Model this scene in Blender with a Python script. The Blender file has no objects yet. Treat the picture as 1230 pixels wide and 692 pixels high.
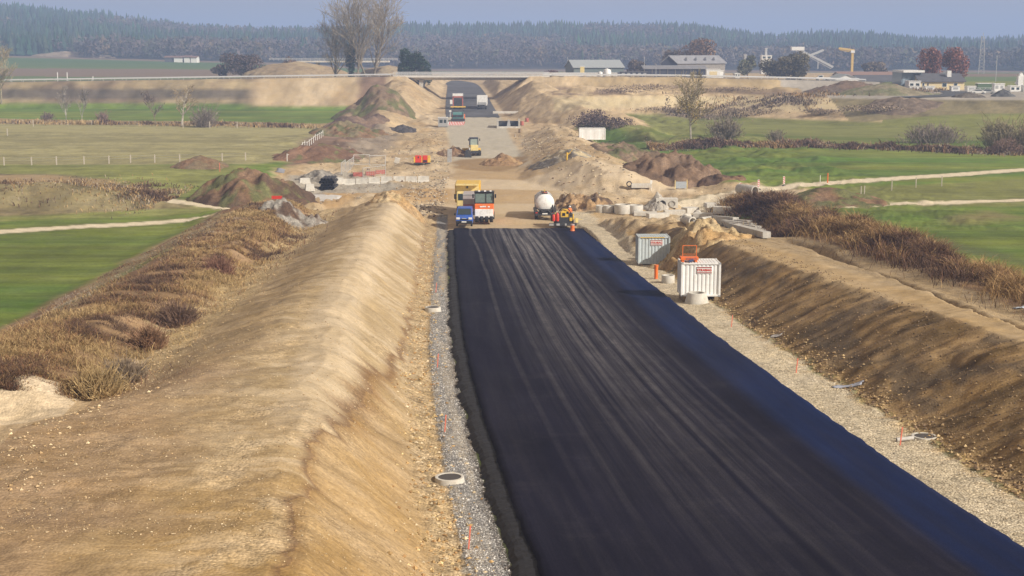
import bpy, bmesh, math, random
import numpy as np
from mathutils import Vector, Matrix
R = math.radians
PI = math.pi
SC = bpy.context.scene
COL = SC.collection
random.seed(7)
rng = np.random.default_rng(11)

# ------------------------------------------------------------------ camera model of the photograph
F = 1700.0; CAMZ = 20.0; PITCH = math.atan((346 - 58) / F)
SP, CP = math.sin(PITCH), math.cos(PITCH)
def ray(u, v):
    xc = (u - 615) / F; yc = (v - 346) / F
    return xc, CP - yc * SP, -SP - yc * CP
def at(u, v, z):
    """point seen at pixel u,v lying at height z"""
    x, y, w = ray(u, v); k = (z - CAMZ) / w
    return x * k, y * k
def atY(u, v, Y):
    x, y, w = ray(u, v); k = Y / y
    return x * k, CAMZ + w * k

# ------------------------------------------------------------------ noise
def _h(ix, iy, s):
    n = (ix.astype(np.int64) * 374761393 + iy.astype(np.int64) * 668265263 + s * 974711) & 0xffffffff
    n = ((n ^ (n >> 13)) * 1274126177) & 0xffffffff
    return ((n ^ (n >> 16)) & 0xffff) / 65535.0
def vn(x, y, s=0):
    x = np.asarray(x, float); y = np.asarray(y, float)
    ix = np.floor(x); iy = np.floor(y); fx = x - ix; fy = y - iy
    fx = fx * fx * fx * (fx * (fx * 6 - 15) + 10); fy = fy * fy * fy * (fy * (fy * 6 - 15) + 10)
    a = _h(ix, iy, s); b = _h(ix + 1, iy, s); c = _h(ix, iy + 1, s); d = _h(ix + 1, iy + 1, s)
    return (a * (1 - fx) + b * fx) * (1 - fy) + (c * (1 - fx) + d * fx) * fy - 0.5
def fbm(x, y, s=0, o=4, g=0.5):
    r = 0; a = 1.0
    for i in range(o):
        r = r + a * vn(x * 2 ** i + i * 17.3, y * 2 ** i - i * 9.1, s + i * 31); a *= g
    return r
def ss(a, b, x):
    t = np.clip((x - a) / (b - a), 0, 1); return t * t * (3 - 2 * t)
def ip(x, xs, ys): return np.interp(x, xs, ys)
def lerp(a, b, t): return a + (b - a) * t

# ------------------------------------------------------------------ carriageway
def zroad(Y):
    return ip(Y, [0, 172, 200, 260, 350, 420, 500, 560, 630, 700], [6.15, -1.76, -2.3, -2.4, -2.0, -0.4, 2.4, 3.6, 4.6, 4.4])
_L = [(692,657.7),(657,641),(625,628),(592,614),(560,604),(525,593.5),(492,581),(460,571.5),(434,565.8),(409,559),(385,556),(360,553.3),(309,547.5),(275,546.3),(262,545),(205,547),(165,538),(150,535),(128,534),(101,537)]
_Rr = [(657.6,1230),(622.4,1167.8),(581,1106.6),(524.4,1030),(498.6,990),(471.4,954),(439.5,912.6),(398.5,854),(363,811),(340,781),(311.6,744.7),(269,695),(262,688),(215,652),(190,630),(165,614),(150,608),(125,592),(101,575)]
def _edge(tab):
    ys, xs = [], []
    for v, u in tab:
        z = 0.0
        for _ in range(60):
            x, y = at(u, v, z); z = 0.5 * z + 0.5 * float(zroad(y))
        ys.append(y); xs.append(x)
    o = np.argsort(ys); ys = np.array(ys)[o]; xs = np.array(xs)[o]
    # smooth resample
    g = np.arange(ys[0], ys[-1], 2.0); gx = np.interp(g, ys, xs)
    for _ in range(12):
        gx[1:-1] = (gx[:-2] + 2 * gx[1:-1] + gx[2:]) / 4
    m = (gx[3] - gx[0]) / (g[3] - g[0]); g = np.concatenate([[g[0] - 40], g]); gx = np.concatenate([[gx[0] - 40 * m], gx])
    return g, gx
_lg, _lx = _edge(_L); _rg, _rx = _edge(_Rr)
def XL(Y): return np.interp(Y, _lg, _lx)
def XR(Y): return np.interp(Y, _rg, _rx)

def zplain(X, Y):
    near = ip(Y, [30, 100, 170, 300, 485, 525, 560, 900], [1.2, 0, -1, -1, 0, 4.5, 7, 7.5])
    un = X / np.maximum(Y, 1) * F + 615          # bearing
    zb = ip(un, [-200, 0, 300, 500, 900, 1230, 1500], [15, 14, 9, 3, 2, 2, 3])   # edge of the woods
    # ridge line
    vt = ip(un, [-300, 0, 60, 150, 230, 300, 390, 470, 560, 700, 830, 880, 920, 960, 1020, 1100, 1180, 1230, 1500],
            [4, 3, 8, 17, 27, 31, 31, 29, 28, 27, 27, 35, 41, 38, 38, 44, 45, 41, 35])
    zr = 20 + (58 - (vt + 16)) * 2100 / F
    far = lerp(zb, zr, ss(1130, 2100, Y))
    far = far - ss(2150, 3400, Y) * (zr + 5)
    z = lerp(near, zb, ss(650, 1130, Y))
    return np.where(Y > 1130, far, z)

# ------------------------------------------------------------------ ridges helper: polyline crest (x,y,z,halfwidth,slope_run)
def seg_ridge(X, Y, pts):
    best = np.full(np.shape(X), -99.0)
    for (x0, y0, z0, w0, s0), (x1, y1, z1, w1, s1) in zip(pts[:-1], pts[1:]):
        dx, dy = x1 - x0, y1 - y0; L2 = dx * dx + dy * dy
        t = np.clip(((X - x0) * dx + (Y - y0) * dy) / L2, 0, 1)
        d = np.hypot(X - (x0 + t * dx), Y - (y0 + t * dy))
        z = lerp(z0, z1, t) - np.maximum(d - lerp(w0, w1, t), 0) / lerp(s0, s1, t)
        best = np.maximum(best, z)
    return best
def line_d(X, Y, pts):
    best = np.full(np.shape(X), 1e9)
    for (x0, y0), (x1, y1) in zip(pts[:-1], pts[1:]):
        dx, dy = x1 - x0, y1 - y0; L2 = dx * dx + dy * dy
        t = np.clip(((X - x0) * dx + (Y - y0) * dy) / L2, 0, 1)
        best = np.minimum(best, np.hypot(X - (x0 + t * dx), Y - (y0 + t * dy)))
    return best
def poly_in(X, Y, pts):
    ins = np.zeros(np.shape(X), bool); n = len(pts)
    for i in range(n):
        x0, y0 = pts[i]; x1, y1 = pts[(i + 1) % n]
        c = ((y0 > Y) != (y1 > Y)) & (X < (x1 - x0) * (Y - y0) / ((y1 - y0) if abs(y1 - y0) > 1e-9 else 1e-9) + x0)
        ins ^= c
    return ins
def W(uv, z=-0.8): return [at(u, v, z) for u, v in uv]
def patch(X, Y, uv, z=-0.8, soft=1.0, wob=1.5):
    """soft mask of a ground area given by its corners"""
    p = W(uv, z)
    xs = [a[0] for a in p]; ys = [a[1] for a in p]
    m = np.zeros(np.shape(X))
    sel = (X > min(xs) - 8) & (X < max(xs) + 8) & (Y > min(ys) - 8) & (Y < max(ys) + 8)
    if not sel.any(): return m
    xx = X[sel] + wob * fbm(X[sel] / 6, Y[sel] / 6, 5, 3); yy = Y[sel] + wob * 1.5 * fbm(X[sel] / 6, Y[sel] / 6, 9, 3)
    d = line_d(xx, yy, p + p[:1]); ins = poly_in(xx, yy, p)
    sd = np.where(ins, d, -d)
    m[sel] = ss(-soft, soft, sd)
    return m

DECKZ = 10.6
def emb_z(X): return ip(X, [-200, -40, 10, 60, 125, 160], [8.0, DECKZ - .25, DECKZ - .25, 10.0, 8.6, 6.0])
def emb_y(X): return ip(X, [-200, -40, 10, 125], [503, 500, 500, 498])

def height(X, Y, fine=True):
    X = np.asarray(X, float); Y = np.asarray(Y, float)
    zp = zplain(X, Y); zr = zroad(Y); xl = XL(Y); xr = XR(Y)
    tl = xl - X; tr = X - xr
    z = zp + 0.25 * fbm(X / 40, Y / 40, 3, 3) * ss(60, 120, np.abs(X) * 2)
    # ---- long low bank with dead grass in the left field
    b = seg_ridge(X, Y, [(*at(-60, 236, -.6), 1.3, 2.5, 2.6), (*at(60, 238, -.6), 1.2, 2.5, 2.6), (*at(140, 240, -.6), .9, 2.0, 2.8), (*at(200, 244, -.8), -.8, 1.0, 3)])
    z = np.maximum(z, b + .5 * fbm(X / 5, Y / 5, 21, 3))
    # ---- working area beyond the end of the pavement
    wa = ss(150, 185, Y) * (1 - ss(470, 500, Y))
    wmid = np.exp(-np.maximum(np.abs(X + 2) - 22, 0) ** 2 / 250)
    z = lerp(z, zr - .1 + 0.35 * fbm(X / 7, Y / 10, 8, 4), wa * wmid * .98)
    # small lumps in the working area
    lump = ss(.12, .5, fbm(X / 9, Y / 13, 44, 3)) * 1.3 + .5 * fbm(X / 3, Y / 4, 45, 3)
    offr = ss(0, 5, np.maximum(tl, tr - 2))
    za = (Y > 165) & (Y < 500)
    zone = np.exp(-np.maximum(np.abs(X - 5) - 45, 0) ** 2 / 200)
    z = z + np.where(za, lump * offr * zone * ss(165, 185, Y) * (1 - ss(440, 495, Y)), 0) * .55
    # ---- embankment of the crossing road
    ez = emb_z(X); ey = emb_y(X)
    emb = ez - np.maximum(np.abs(Y - ey) - 6.5, 0) / 1.9
    emb = emb + .5 * fbm(X / 9, Y / 6, 71, 3) * ss(ez - .2, ez - 1.5, emb) 
    # terraces and ramps of spoil round the bridge
    rp = seg_ridge(X, Y, [(6, 474, 9.0, 3, 1.9), (14, 430, 6.0, 3, 2), (26, 385, 2.6, 3, 2.5), (34, 340, 0, 2, 3)])
    lp = seg_ridge(X, Y, [(-37, 480, 9.5, 3, 1.6), (-37, 440, 5.4, 2.5, 1.7), (-36, 400, 1.6, 2, 2), (-34, 360, -1.5, 1, 3)])
    te = seg_ridge(X, Y, [(14, 440, 6.2, 6, 1.7), (60, 446, 5.4, 5, 1.8), (100, 440, 4.6, 4, 2), (128, 430, 1, 2, 3)])
    te2 = seg_ridge(X, Y, [(24, 452, 7.6, 5, 2.5), (70, 462, 7.4, 6, 2.2), (112, 455, 6.4, 5, 2.5)])
    br = seg_ridge(X, Y, [(-62, 1000, -50, 1, 2), (-62, 1001, -50, 1, 2)])
    e2 = np.maximum(np.maximum(emb, rp), np.maximum(lp, np.maximum(te, te2)))
    e2 = e2 + 1.1 * fbm(X / 8, Y / 8, 72, 4) * ss(1.5, 4, np.abs(Y - ey) - 4)
    # carve the gap for the carriageway
    cx0 = xl - 1.5; cx1 = xr + 1.5
    dgap = np.maximum(cx0 - X, X - cx1)
    carve = zr - .05 + np.maximum(dgap, 0) / 1.45
    e2 = np.where((Y > 330) & (Y < 800), np.minimum(e2, carve), e2)
    z = np.where((Y > 505) & (Y < 760), np.minimum(z, np.maximum(carve, zr - .05)), z)
    yard = seg_ridge(X, Y, [(134, 462, 6.2, 62, 4.0), (330, 462, 6.2, 62, 4.0)])
    e2 = np.maximum(e2, yard)
    z = np.maximum(z, e2)
    # rising road beyond the bridge, cut through its own low embankment
    fr = seg_ridge(X, Y, [(-27, 500, 2.2, 10, 2), (-27, 560, 3.4, 11, 2), (-28, 640, 4.4, 11, 2), (-40, 760, 4.4, 10, 2)])
    z = np.where(Y > 500, np.maximum(z, fr), z)
    # pale mound left of the carriageway, in front of it: sand slope to the right
    m1 = seg_ridge(X, Y, [(*at(668, 152, .4), .3, 2, 2.6), (*at(684, 168, .8), .8, 2, 2.8), (*at(710, 190, 1.2), 1.2, 3, 2.6), (*at(744, 207, .4), .4, 2, 2.6)])
    z = np.maximum(z, m1 + .45 * fbm(X / 3, Y / 4, 61, 4))
    # ---- right-hand side fill in front of the berms, track ramps
    # ---- left berm and its ditch
    inb = 1 - ss(181, 189, Y)
    cr = 2.85 + .4 * fbm(Y / 16, Y * 0, 2, 2)
    valz = np.maximum(zp - .1, zr + ip(Y, [30, 60, 100, 150], [2.0, 1.3, .5, .2]))
    vz = valz - zr
    tt = tl + (.7 * fbm(Y / 9, tl / 14, 12, 3) + .45 * fbm(Y / 2.8, tl / 3, 13, 3)) * ss(3, 6, tl)
    toe = 3.0
    prof = np.where(tt < toe, ip(tt, [-1, 0, .85, 1.1, 2.0, 2.4, 3.0], [-.3, -.3, -.42, -.5, -.44, -.5, -.36]), 0)
    up = -.36 + (cr + .36) * ss(0, 1, 0) 
    s1 = np.clip((tt - toe) / 4.9, 0, 1.0)
    up = lerp(-.36, cr, np.where(s1 < .12, s1 * .5, np.where(s1 > .85, .06 + (.73 * 1.185) + (s1 - .85) * .5, .06 + (s1 - .12) * 1.185)))
    top = np.minimum(up, cr)
    pe = ip(Y, [30, 42, 50, 58, 70, 100, 180], [26, 21, 16, 12.5, 10.4, 9.3, 8.2])
    s2 = np.clip((tt - pe) / (18.0 - np.minimum(pe, 13)), 0, 1)
    s2 = lerp(s2, s2 * s2 * (3 - 2 * s2), .6)
    dn = lerp(cr, vz, s2)
    hb = np.where(tt < toe, prof, np.where(tt < pe, np.where(tt < 8, top, cr), dn))
    hb = hb * 1.0
    # bank left of the ditch
    mh = ip(Y, [30, 58.5, 61.5, 82, 110, 170, 180, 200], [vz_c(4.6), vz_c(4.4), 5.7, 4.3, 2.4, .9, .5, -.8])
    mh = mh + .22 * fbm(X / 2.2, Y / 2.5, 33, 3)
    rise = ss(17.4, 21.5, tt + .9 * fbm(X / 3, Y / 3, 34, 2)); fall = ss(24, 34, tl)
    right_h = hb + zr
    bank = lerp(right_h, np.maximum(mh, zp), rise)
    bank = lerp(bank, zp, fall)
    zL = np.where(tt < 17.4, right_h, bank)
    blend = np.where(Y < 200, inb, 0)
    z = np.where((tl > -1) & (Y < 190), lerp(z, zL, blend * (1 - ss(34, 38, tl))), z)
    # ---- right berm
    trr = tr + (.7 * fbm(Y / 8, tr / 12, 14, 3) + .5 * fbm(Y / 2.5, tr / 3, 15, 3)) * ss(2.4, 5, tr)
    hc = ip(Y, [30, 60, 75, 90, 100, 120, 138, 150], [3.1, 3.1, 3.0, 2.85, 2.8, 2.75, 2.7, 2.5])
    tc = ip(Y, [30, 60, 75, 90, 100, 120, 138, 150], [11.3, 10.8, 10.4, 9.4, 8.6, 7.8, 7.2, 7])
    tw = ip(Y, [30, 75, 100, 150], [2.0, 2.4, 4.2, 4.0])
    a = np.clip((trr - 3.1) / (tc - 3.1), 0, 1)
    a = np.where(a < .08, a * .5, .04 + (a - .08) * (.96 / .92))
    a = np.where(a > .85, .85 + (a - .85) * 1.0, a)
    upz = zr - .25 + (hc + .25) * (a - .06 * ss(.7, 1, a))
    bz = lerp(np.maximum(zr + 1.9, zp), zp, ss(135, 160, Y)); bz = lerp(bz, zp, ss(31, 38, X))
    backz = lerp(zr + hc * .94, bz, ss(0, 1, (trr - tc - tw) / 4.0))
    fl = zr + ip(trr, [-1, 0, 1.5, 2.6, 3.1], [-.3, -.3, -.28, -.26, -.25])
    zR = np.where(trr < 3.1, fl, np.where(trr < tc + tw, upz, backz))
    gul = np.exp(-((X - 27.0 - (Y - 90) * .0 - 1.2 * fbm(Y / 9, Y * 0, 88, 2)) / .55) ** 2) * ss(70, 78, Y) * (1 - ss(128, 140, Y))
    zR = zR - .9 * gul * (trr > tc + tw)
    hx = ip(Y, [50, 100, 180, 200], [35.6, 35.0, 31.5, 30])
    hm = np.exp(-((X - hx - 1) / 3.2) ** 2) * 2.0 * (1 - ss(178, 192, Y))
    zR = np.maximum(zR, zp - .3) + hm * (1 + .5 * fbm(X / 3, Y / 3, 55, 3))
    bR = 1 - ss(143, 160, Y)
    bw = np.where(X > 27, 1 - ss(185, 200, Y), bR)
    z = np.where((tr > -1) & (Y < 200), lerp(z, zR, bw * (1 - ss(42, 48, X))), z)
    # rough tan spoil between the berm end and the tracks
    rough = seg_ridge(X, Y, [(18.8, 138, 2.0, 1.5, 1.9), (17.5, 150, 1.2, 2, 1.9), (15.5, 164, .4, 2, 2.0), (14.2, 176, -1.2, 1.5, 2.4)])
    rough = rough + .9 * fbm(X / 2.0, Y / 2.2, 62, 4)
    z = np.where(tr > 2.2, np.maximum(z, np.minimum(rough, zr + (tr - 2.2) * .9)), z)
    # under the road slab: stay just below it
    onr = (tl < .02) & (tr < .02)
    z = np.where(onr & (Y < 180), zr - .3, z)
    onf = (tl < 0) & (tr < 0) & (Y >= 330) & (Y < 640)
    z = np.where(onf, np.minimum(z, zr - .12), z)
    if fine:
        # downslope rills, strongest on berm flanks
        fl_l = ss(3.0, 4.5, tl) * (1 - ss(15, 18, tl)) * (Y < 190)
        fl_r = ss(3.4, 5, tr) * (1 - ss(14, 17, tr)) * (Y < 150)
        rill = fbm(Y * .8 + 1.6 * fbm(X / 4, Y / 4, 4, 2), X * .22, 91, 3, .6)
        rill = rill * (.5 + 1.2 * np.clip(fbm(X / 6, Y / 6, 92, 2) + .4, 0, 1))
        z = z + .045 * rill * fl_l + .12 * rill * fl_r
        nb = (Y < 260)
        z = z + (.15 * fbm(X / 2.0, Y / 2.4, 89, 3, .6)) * np.maximum(fl_l, fl_r)
        z = z + np.where(nb, .05 * fbm(X * 1.1, Y * .9, 95, 2, .6) * (.4 + 1.6 * np.clip(fbm(X / 4, Y / 4, 96, 3) + .3, 0, 1)) * ss(.8, 1.4, np.maximum(tl, tr)), 0)
        # clods near the toes
        rub = np.exp(-((tl - 3.0) / .7) ** 2) + np.exp(-((tr - 3.4) / .9) ** 2)
        z = z + np.where(Y < 185, rub * .22 * np.maximum(fbm(X * 1.5, Y * 1.2, 97, 2), -.1), 0)
        tum = (X > -40) & (X < 60) & (Y > 165)
        z = z + np.where(tum, (.30 * fbm(X * .7, Y * .5, 99, 4, .6) + .5 * np.maximum(fbm(X / 3.5, Y / 6, 98, 4) - .1, 0)) * zone * offr, 0)
    return z
def vz_c(v): return v
def hz(x, y): return float(height(np.array([x]), np.array([y]), False)[0])

def smooth_noise_mix(a, b, t): return a + (b - a) * t[..., None]

# ------------------------------------------------------------------ materials
def newmat(name):
    m = bpy.data.materials.new(name); m.use_nodes = True
    nt = m.node_tree; nt.nodes.clear()
    out = nt.nodes.new('ShaderNodeOutputMaterial'); bs = nt.nodes.new('ShaderNodeBsdfPrincipled')
    nt.links.new(bs.outputs[0], out.inputs[0])
    return m, nt, bs
def N(nt, t, **k):
    n = nt.nodes.new(t)
    for a, b in k.items():
        if a.startswith('i_'):
            key = a[2:]; key = int(key) if key.isdigit() else key
            n.inputs[key].default_value = b
        else: setattr(n, a, b)
    return n
_mc = {}
def mat(name, col, rough=.6, metal=0, var=.18, scale=3.0, bump=0, spec=.4, dirt=None):
    """plain procedural material: colour with large and small scale mottling and optional grime"""
    if name in _mc: return _mc[name]
    m, nt, bs = newmat(name)
    tc = N(nt, 'ShaderNodeTexCoord')
    n1 = N(nt, 'ShaderNodeTexNoise', i_Scale=scale, i_Detail=6.0, i_Roughness=.65)
    nt.links.new(tc.outputs['Object'], n1.inputs['Vector'])
    mr = N(nt, 'ShaderNodeMapRange'); mr.inputs['From Min'].default_value = .3; mr.inputs['From Max'].default_value = .7
    mr.inputs['To Min'].default_value = 1 - var; mr.inputs['To Max'].default_value = 1 + var * .6
    nt.links.new(n1.outputs[0], mr.inputs[0])
    mx = N(nt, 'ShaderNodeMix', data_type='RGBA', blend_type='MULTIPLY'); mx.inputs[0].default_value = 1
    mx.inputs[6].default_value = (*col, 1); nt.links.new(mr.outputs[0], mx.inputs[7])
    last = mx.outputs[2]
    if dirt:
        n2 = N(nt, 'ShaderNodeTexNoise', i_Scale=scale * .6, i_Detail=8.0, i_Roughness=.7)
        nt.links.new(tc.outputs['Object'], n2.inputs['Vector'])
        r2 = N(nt, 'ShaderNodeMapRange'); r2.inputs['From Min'].default_value = .5; r2.inputs['From Max'].default_value = .72
        r2.inputs['To Max'].default_value = .8
        nt.links.new(n2.outputs[0], r2.inputs[0])
        m2 = N(nt, 'ShaderNodeMix', data_type='RGBA'); nt.links.new(r2.outputs[0], m2.inputs[0])
        nt.links.new(last, m2.inputs[6]); m2.inputs[7].default_value = (*dirt, 1); last = m2.outputs[2]
    nt.links.new(last, bs.inputs['Base Color'])
    bs.inputs['Roughness'].default_value = rough; bs.inputs['Metallic'].default_value = metal
    bs.inputs['Specular IOR Level'].default_value = spec
    if bump:
        bp = N(nt, 'ShaderNodeBump'); bp.inputs['Strength'].default_value = bump; bp.inputs['Distance'].default_value = .05
        nt.links.new(n1.outputs[0], bp.inputs['Height']); nt.links.new(bp.outputs[0], bs.inputs['Normal'])
    _mc[name] = m
    return m

def tag(o, label=None, cat=None, group=None, kind=None):
    if label: o['label'] = label
    if cat: o['category'] = cat
    if group: o['group'] = group
    if kind: o['kind'] = kind
    return o
def np_mesh(name, V, Fq, m=None, smooth=True, cols=None, colname='Col', parent=None):
    """V (n,3), Fq (k,3|4)"""
    me = bpy.data.meshes.new(name)
    V = np.asarray(V, np.float32); Fq = np.asarray(Fq, np.int32); k, w = Fq.shape
    me.vertices.add(len(V)); me.vertices.foreach_set('co', V.ravel())
    me.loops.add(k * w); me.loops.foreach_set('vertex_index', Fq.ravel())
    me.polygons.add(k); me.polygons.foreach_set('loop_start', np.arange(0, k * w, w, dtype=np.int32))
    me.polygons.foreach_set('use_smooth', np.full(k, smooth))
    me.update(calc_edges=True)
    if cols is not None:
        for cn, c in (cols.items() if isinstance(cols, dict) else [(colname, cols)]):
            at_ = me.color_attributes.new(cn, 'FLOAT_COLOR', 'POINT')
            cc = np.ones((len(V), 4), np.float32); cc[:, :3] = c; at_.data.foreach_set('color', cc.ravel())
    if m: me.materials.append(m)
    o = bpy.data.objects.new(name, me); COL.objects.link(o)
    if parent: o.parent = parent
    return o
def grid_faces(nr, nc):
    i = np.arange((nr - 1) * nc).reshape(nr - 1, nc)[:, :-1].ravel()
    return np.stack([i, i + 1, i + nc + 1, i + nc], 1)
# ------------------------------------------------------------------ ground sheet
def C3(r, g, b): return np.array([r, g, b])
SAND = C3(.485, .372, .228); SANDP = C3(.55, .445, .305); SANDB = C3(.36, .245, .125); GRAV = C3(.36, .34, .31)
GRASS = C3(.138, .188, .038); GRASS2 = C3(.205, .215, .068); MEAD = C3(.28, .255, .125); DEAD = C3(.30, .215, .12)
BROWN = C3(.19, .115, .065); SOIL = C3(.16, .10, .06); PALE = C3(.62, .54, .40)
TRACKS = [([(-90, 281), (0, 277), (100, 270), (200, 264), (300, 259)], 3.6, -.8), ([(196, 238), (230, 242), (300, 247), (345, 247)], 3.2, -.9),
          ([(820, 236), (860, 228), (950, 222), (1100, 212), (1330, 197)], 4.6, -.9), ([(985, 248), (1100, 244), (1330, 236)], 3.0, -.9)]
def ground_cols(X, Y, Z):
    n = X.shape; tl = XL(Y) - X; tr = X - XR(Y)
    c = np.empty(n + (3,)); c[:] = GRASS
    flow = np.zeros(n); stone = np.zeros(n); grass = np.ones(n)
    big = fbm(X / 30, Y / 45, 101, 4)[..., None]; med = fbm(X / 4, Y / 6, 103, 4)[..., None]; sm = fbm(X * 1.3, Y * 1.3, 105, 4)[..., None]
    rows = fbm(X / 30, Y / 2.2, 107, 4, .65)[..., None]; rows2 = fbm(X / 60 + Y / 300, Y / 7, 108, 3)[..., None]
    c = c * (1 + .35 * big + .22 * med + .30 * rows) * (1 + C3(.55, .2, .3) * rows2)
    def put(mask, col, g=None, s=None, f=None):
        nonlocal c, grass, stone, flow
        m = mask[..., None]; c = c * (1 - m) + col * m
        if g is not None: grass = grass * (1 - mask) + g * mask
        if s is not None: stone = stone * (1 - mask) + s * mask
        if f is not None: flow = flow * (1 - mask) + f * mask
    def P(uv, col, g=1, s=0, f=0, z=-.8, soft=1.0, wob=1.5, amt=1):
        put(patch(X, Y, uv, z, soft, wob) * amt, col, g, s, f)
    # distant country beyond the crossing road
    far = ss(540, 600, Y)
    un = X / Y * F + 615
    strips = fbm(X / 900 + 3, Y / 90, 120, 2)
    un = X / Y * F + 615
    bnd = ip(Y, [540, 640, 700, 760, 850, 900, 1010, 1060, 1150, 1200, 1300], [0, 0, 1, 1, 0, 0, 0, 1, 1, 1, 1]) + .5 * strips + .12 * np.sin(un / 130)
    fc = np.where((bnd > .55)[..., None], C3(.20, .15, .11), np.where((bnd < .12)[..., None], C3(.10, .15, .06), C3(.12, .165, .065)))
    put(far, fc)
    put(far * ss(900, 960, Y) * (1 - ss(1010, 1100, Y)) * (un < 300), C3(.085, .14, .05))
    put(ss(1150, 1200, Y), C3(.05, .045, .035))
    # left fields
    P([(-150, 146), (200, 149), (400, 151), (355, 190), (300, 196), (-150, 198)], MEAD * (1 + .3 * med + .2 * sm + .25 * rows), soft=2)
    P([(-150, 150), (380, 156), (370, 162), (-150, 158)], MEAD * 1.18, soft=2.5, amt=.7)
    P([(-150, 165), (330, 168), (330, 172), (-150, 168)], MEAD * .75, soft=2.5, amt=.6)
    P([(-150, 142), (-150, 148), (200, 152), (390, 153), (400, 150), (200, 147)], DEAD * 1.0, soft=1.5, amt=.8)
    P([(-150, 198), (300, 197), (250, 215), (215, 236), (330, 250), (-100, 268), (-150, 268)], GRASS2 * 1.0 * (1 + .4 * med + .2 * sm + .3 * rows), soft=2)
    P([(-150, 208), (60, 208), (130, 214), (190, 226), (232, 246), (150, 250), (60, 255), (-150, 262)], C3(.215, .18, .095) * (1 + .6 * med + .4 * sm), g=.8, soft=1.5)
    P([(-150, 210), (60, 210), (130, 216), (120, 222), (50, 224), (-150, 224)], DEAD * 1.15, g=.8, soft=1.2, amt=.8)
    # right fields
    P([(740, 130), (1400, 118), (1400, 168), (800, 172), (735, 158)], GRASS2 * .9 * (1 + .2 * med + .25 * rows), soft=2)
    P([(800, 165), (960, 166), (1100, 172), (1200, 178), (1400, 184), (1400, 176), (1100, 166), (900, 162), (740, 162)], GRASS * .7, soft=2, amt=.7)
    P([(860, 245), (990, 226), (1400, 204), (1400, 244), (990, 247)], GRASS2 * .85 * (1 + .3 * med + .3 * rows), soft=1.5)
    P([(1140, 258), (1190, 252), (1230, 258), (1200, 264), (1150, 268)], DEAD, soft=3, amt=.5)
    P([(1000, 275), (1060, 281), (1140, 290), (1290, 330), (1290, 335), (1130, 298), (990, 282)], C3(.10, .11, .05), soft=1, amt=.6)
    # verges at the toe of the crossing road's embankment
    emb = (Y > 440) & (Y < 520) & (X < -45)
    k = ss(1.2, 2.2, Z - zplain(X, Y)) * emb
    kk = ss(-.1, .25, fbm(X / 14, Y / 14, 131, 3))[..., None]
    put(k, (C3(.20, .15, .10) * (1 - kk) + C3(.31, .245, .145) * kk) * (1 + .5 * med), .6, 0, 0)
    k = (1 - ss(1.0, 2.2, np.abs(Z - 4.6))) * emb * (X < -70)
    put(k * .85, C3(.10, .085, .07) * (1 + .5 * med), .6)
    k = ss(.4, 1.5, Z - zplain(X, Y)) * emb * ss(-92, -84, X)
    put(k, SAND * .9 * (1 + .3 * med), .2, .2)
    # working area: bare sand
    P([(478, 98), (440, 118), (455, 132), (405, 158), (383, 186), (330, 202), (352, 232), (345, 250), (372, 262), (420, 300), (560, 300), (800, 300), (880, 262), (905, 240), (1000, 226), (880, 219), (760, 205), (742, 176), (700, 160), (690, 148), (735, 130), (930, 140), (1000, 131), (1015, 98)],
      SAND * .88 * (1 + .3 * med + .35 * sm), g=0, s=.5, soft=1.5, wob=3)
    # lumps lighter and darker
    w = (Y > 175) & (Y < 520) & (X > -75) & (X < 130)
    ll = ss(.05, .3, fbm(X / 11, Y / 16, 140, 4)) * w * (1 - grass)
    put(ll * .6, SANDP * .92 * (1 + .3 * sm)); 
    ll = ss(.08, .3, fbm(X / 8, Y / 12, 141, 4)) * w * (1 - grass)
    put(ll * .45, SANDB * .95 * (1 + .3 * sm))
    # terraces right of the bridge, darker rank growth on ledges
    tz = w * (X > 12) * (Y > 400)
    k = tz * ss(.0, .2, fbm(X / 16, Y / 7, 145, 3)) * ss(0, .6, 1 - np.abs(Z - 6.6))
    tzz = ss(.3, 1.0, Z - ip(Y, [30, 485], [-1, 0])) * (X > 5) * (X < 100) * (Y > 360) * (Y < 500); put(tzz, SAND * .95 * (1 + .3 * med + .3 * sm), 0, .3)
    put(k * .8, C3(.16, .11, .08))
    put(tz * ss(450, 458, Y) * ss(20, 30, X) * .55, C3(.33, .25, .13) * (1 + .4 * med))
    k = tz * (1 - ss(.4, 1.8, Z - zplain(X, Y))) * ss(40, 52, X) * ss(410, 420, Y)
    put(k * .85, C3(.17, .125, .095) * (1 + .5 * med), .4)
    put(tz * ss(1.8, 2.8, Z) * (1 - ss(5.0, 6.2, Z)) * (Y < 446) * .75, C3(.50, .42, .26) * (1 + .3 * med))
    yk = (X > 92) * (Y > 385) * (Y < 530); put(yk * ss(.3, 1.0, Z - ip(Y, [30, 485], [-1, 0])), C3(.19, .16, .09) * (1 + .5 * med + .3 * sm), .7, .1); put(yk * ss(5.5, 6.0, Z), C3(.34, .31, .27) * (1 + .3 * med), 0, .4)
    # haul road, formation
    fm = (1 - ss(-.8, .6, np.maximum(tl, tr))) * ss(168, 172, Y) * (1 - ss(430, 436, Y))
    tyre = .5 + .5 * fbm(X * 1.6, Y / 14, 150, 3)[..., None]
    put(fm, (SAND * .86) * (1 + .1 * med + .10 * tyre), 0, .25, 0)
    put(fm * ss(268, 274, Y), C3(.42, .38, .30) * (1 + .15 * sm), 0, .3)
    k = fm * ss(196, 200, Y) * (1 - ss(262, 268, Y)); put(k * .5, SANDB * 1.05 * (1 + .15 * med))
    P([(548, 190), (626, 186), (634, 197), (600, 203), (545, 200)], SANDB * .8, g=0, s=.4, z=-2, soft=1.0, wob=2)
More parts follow.
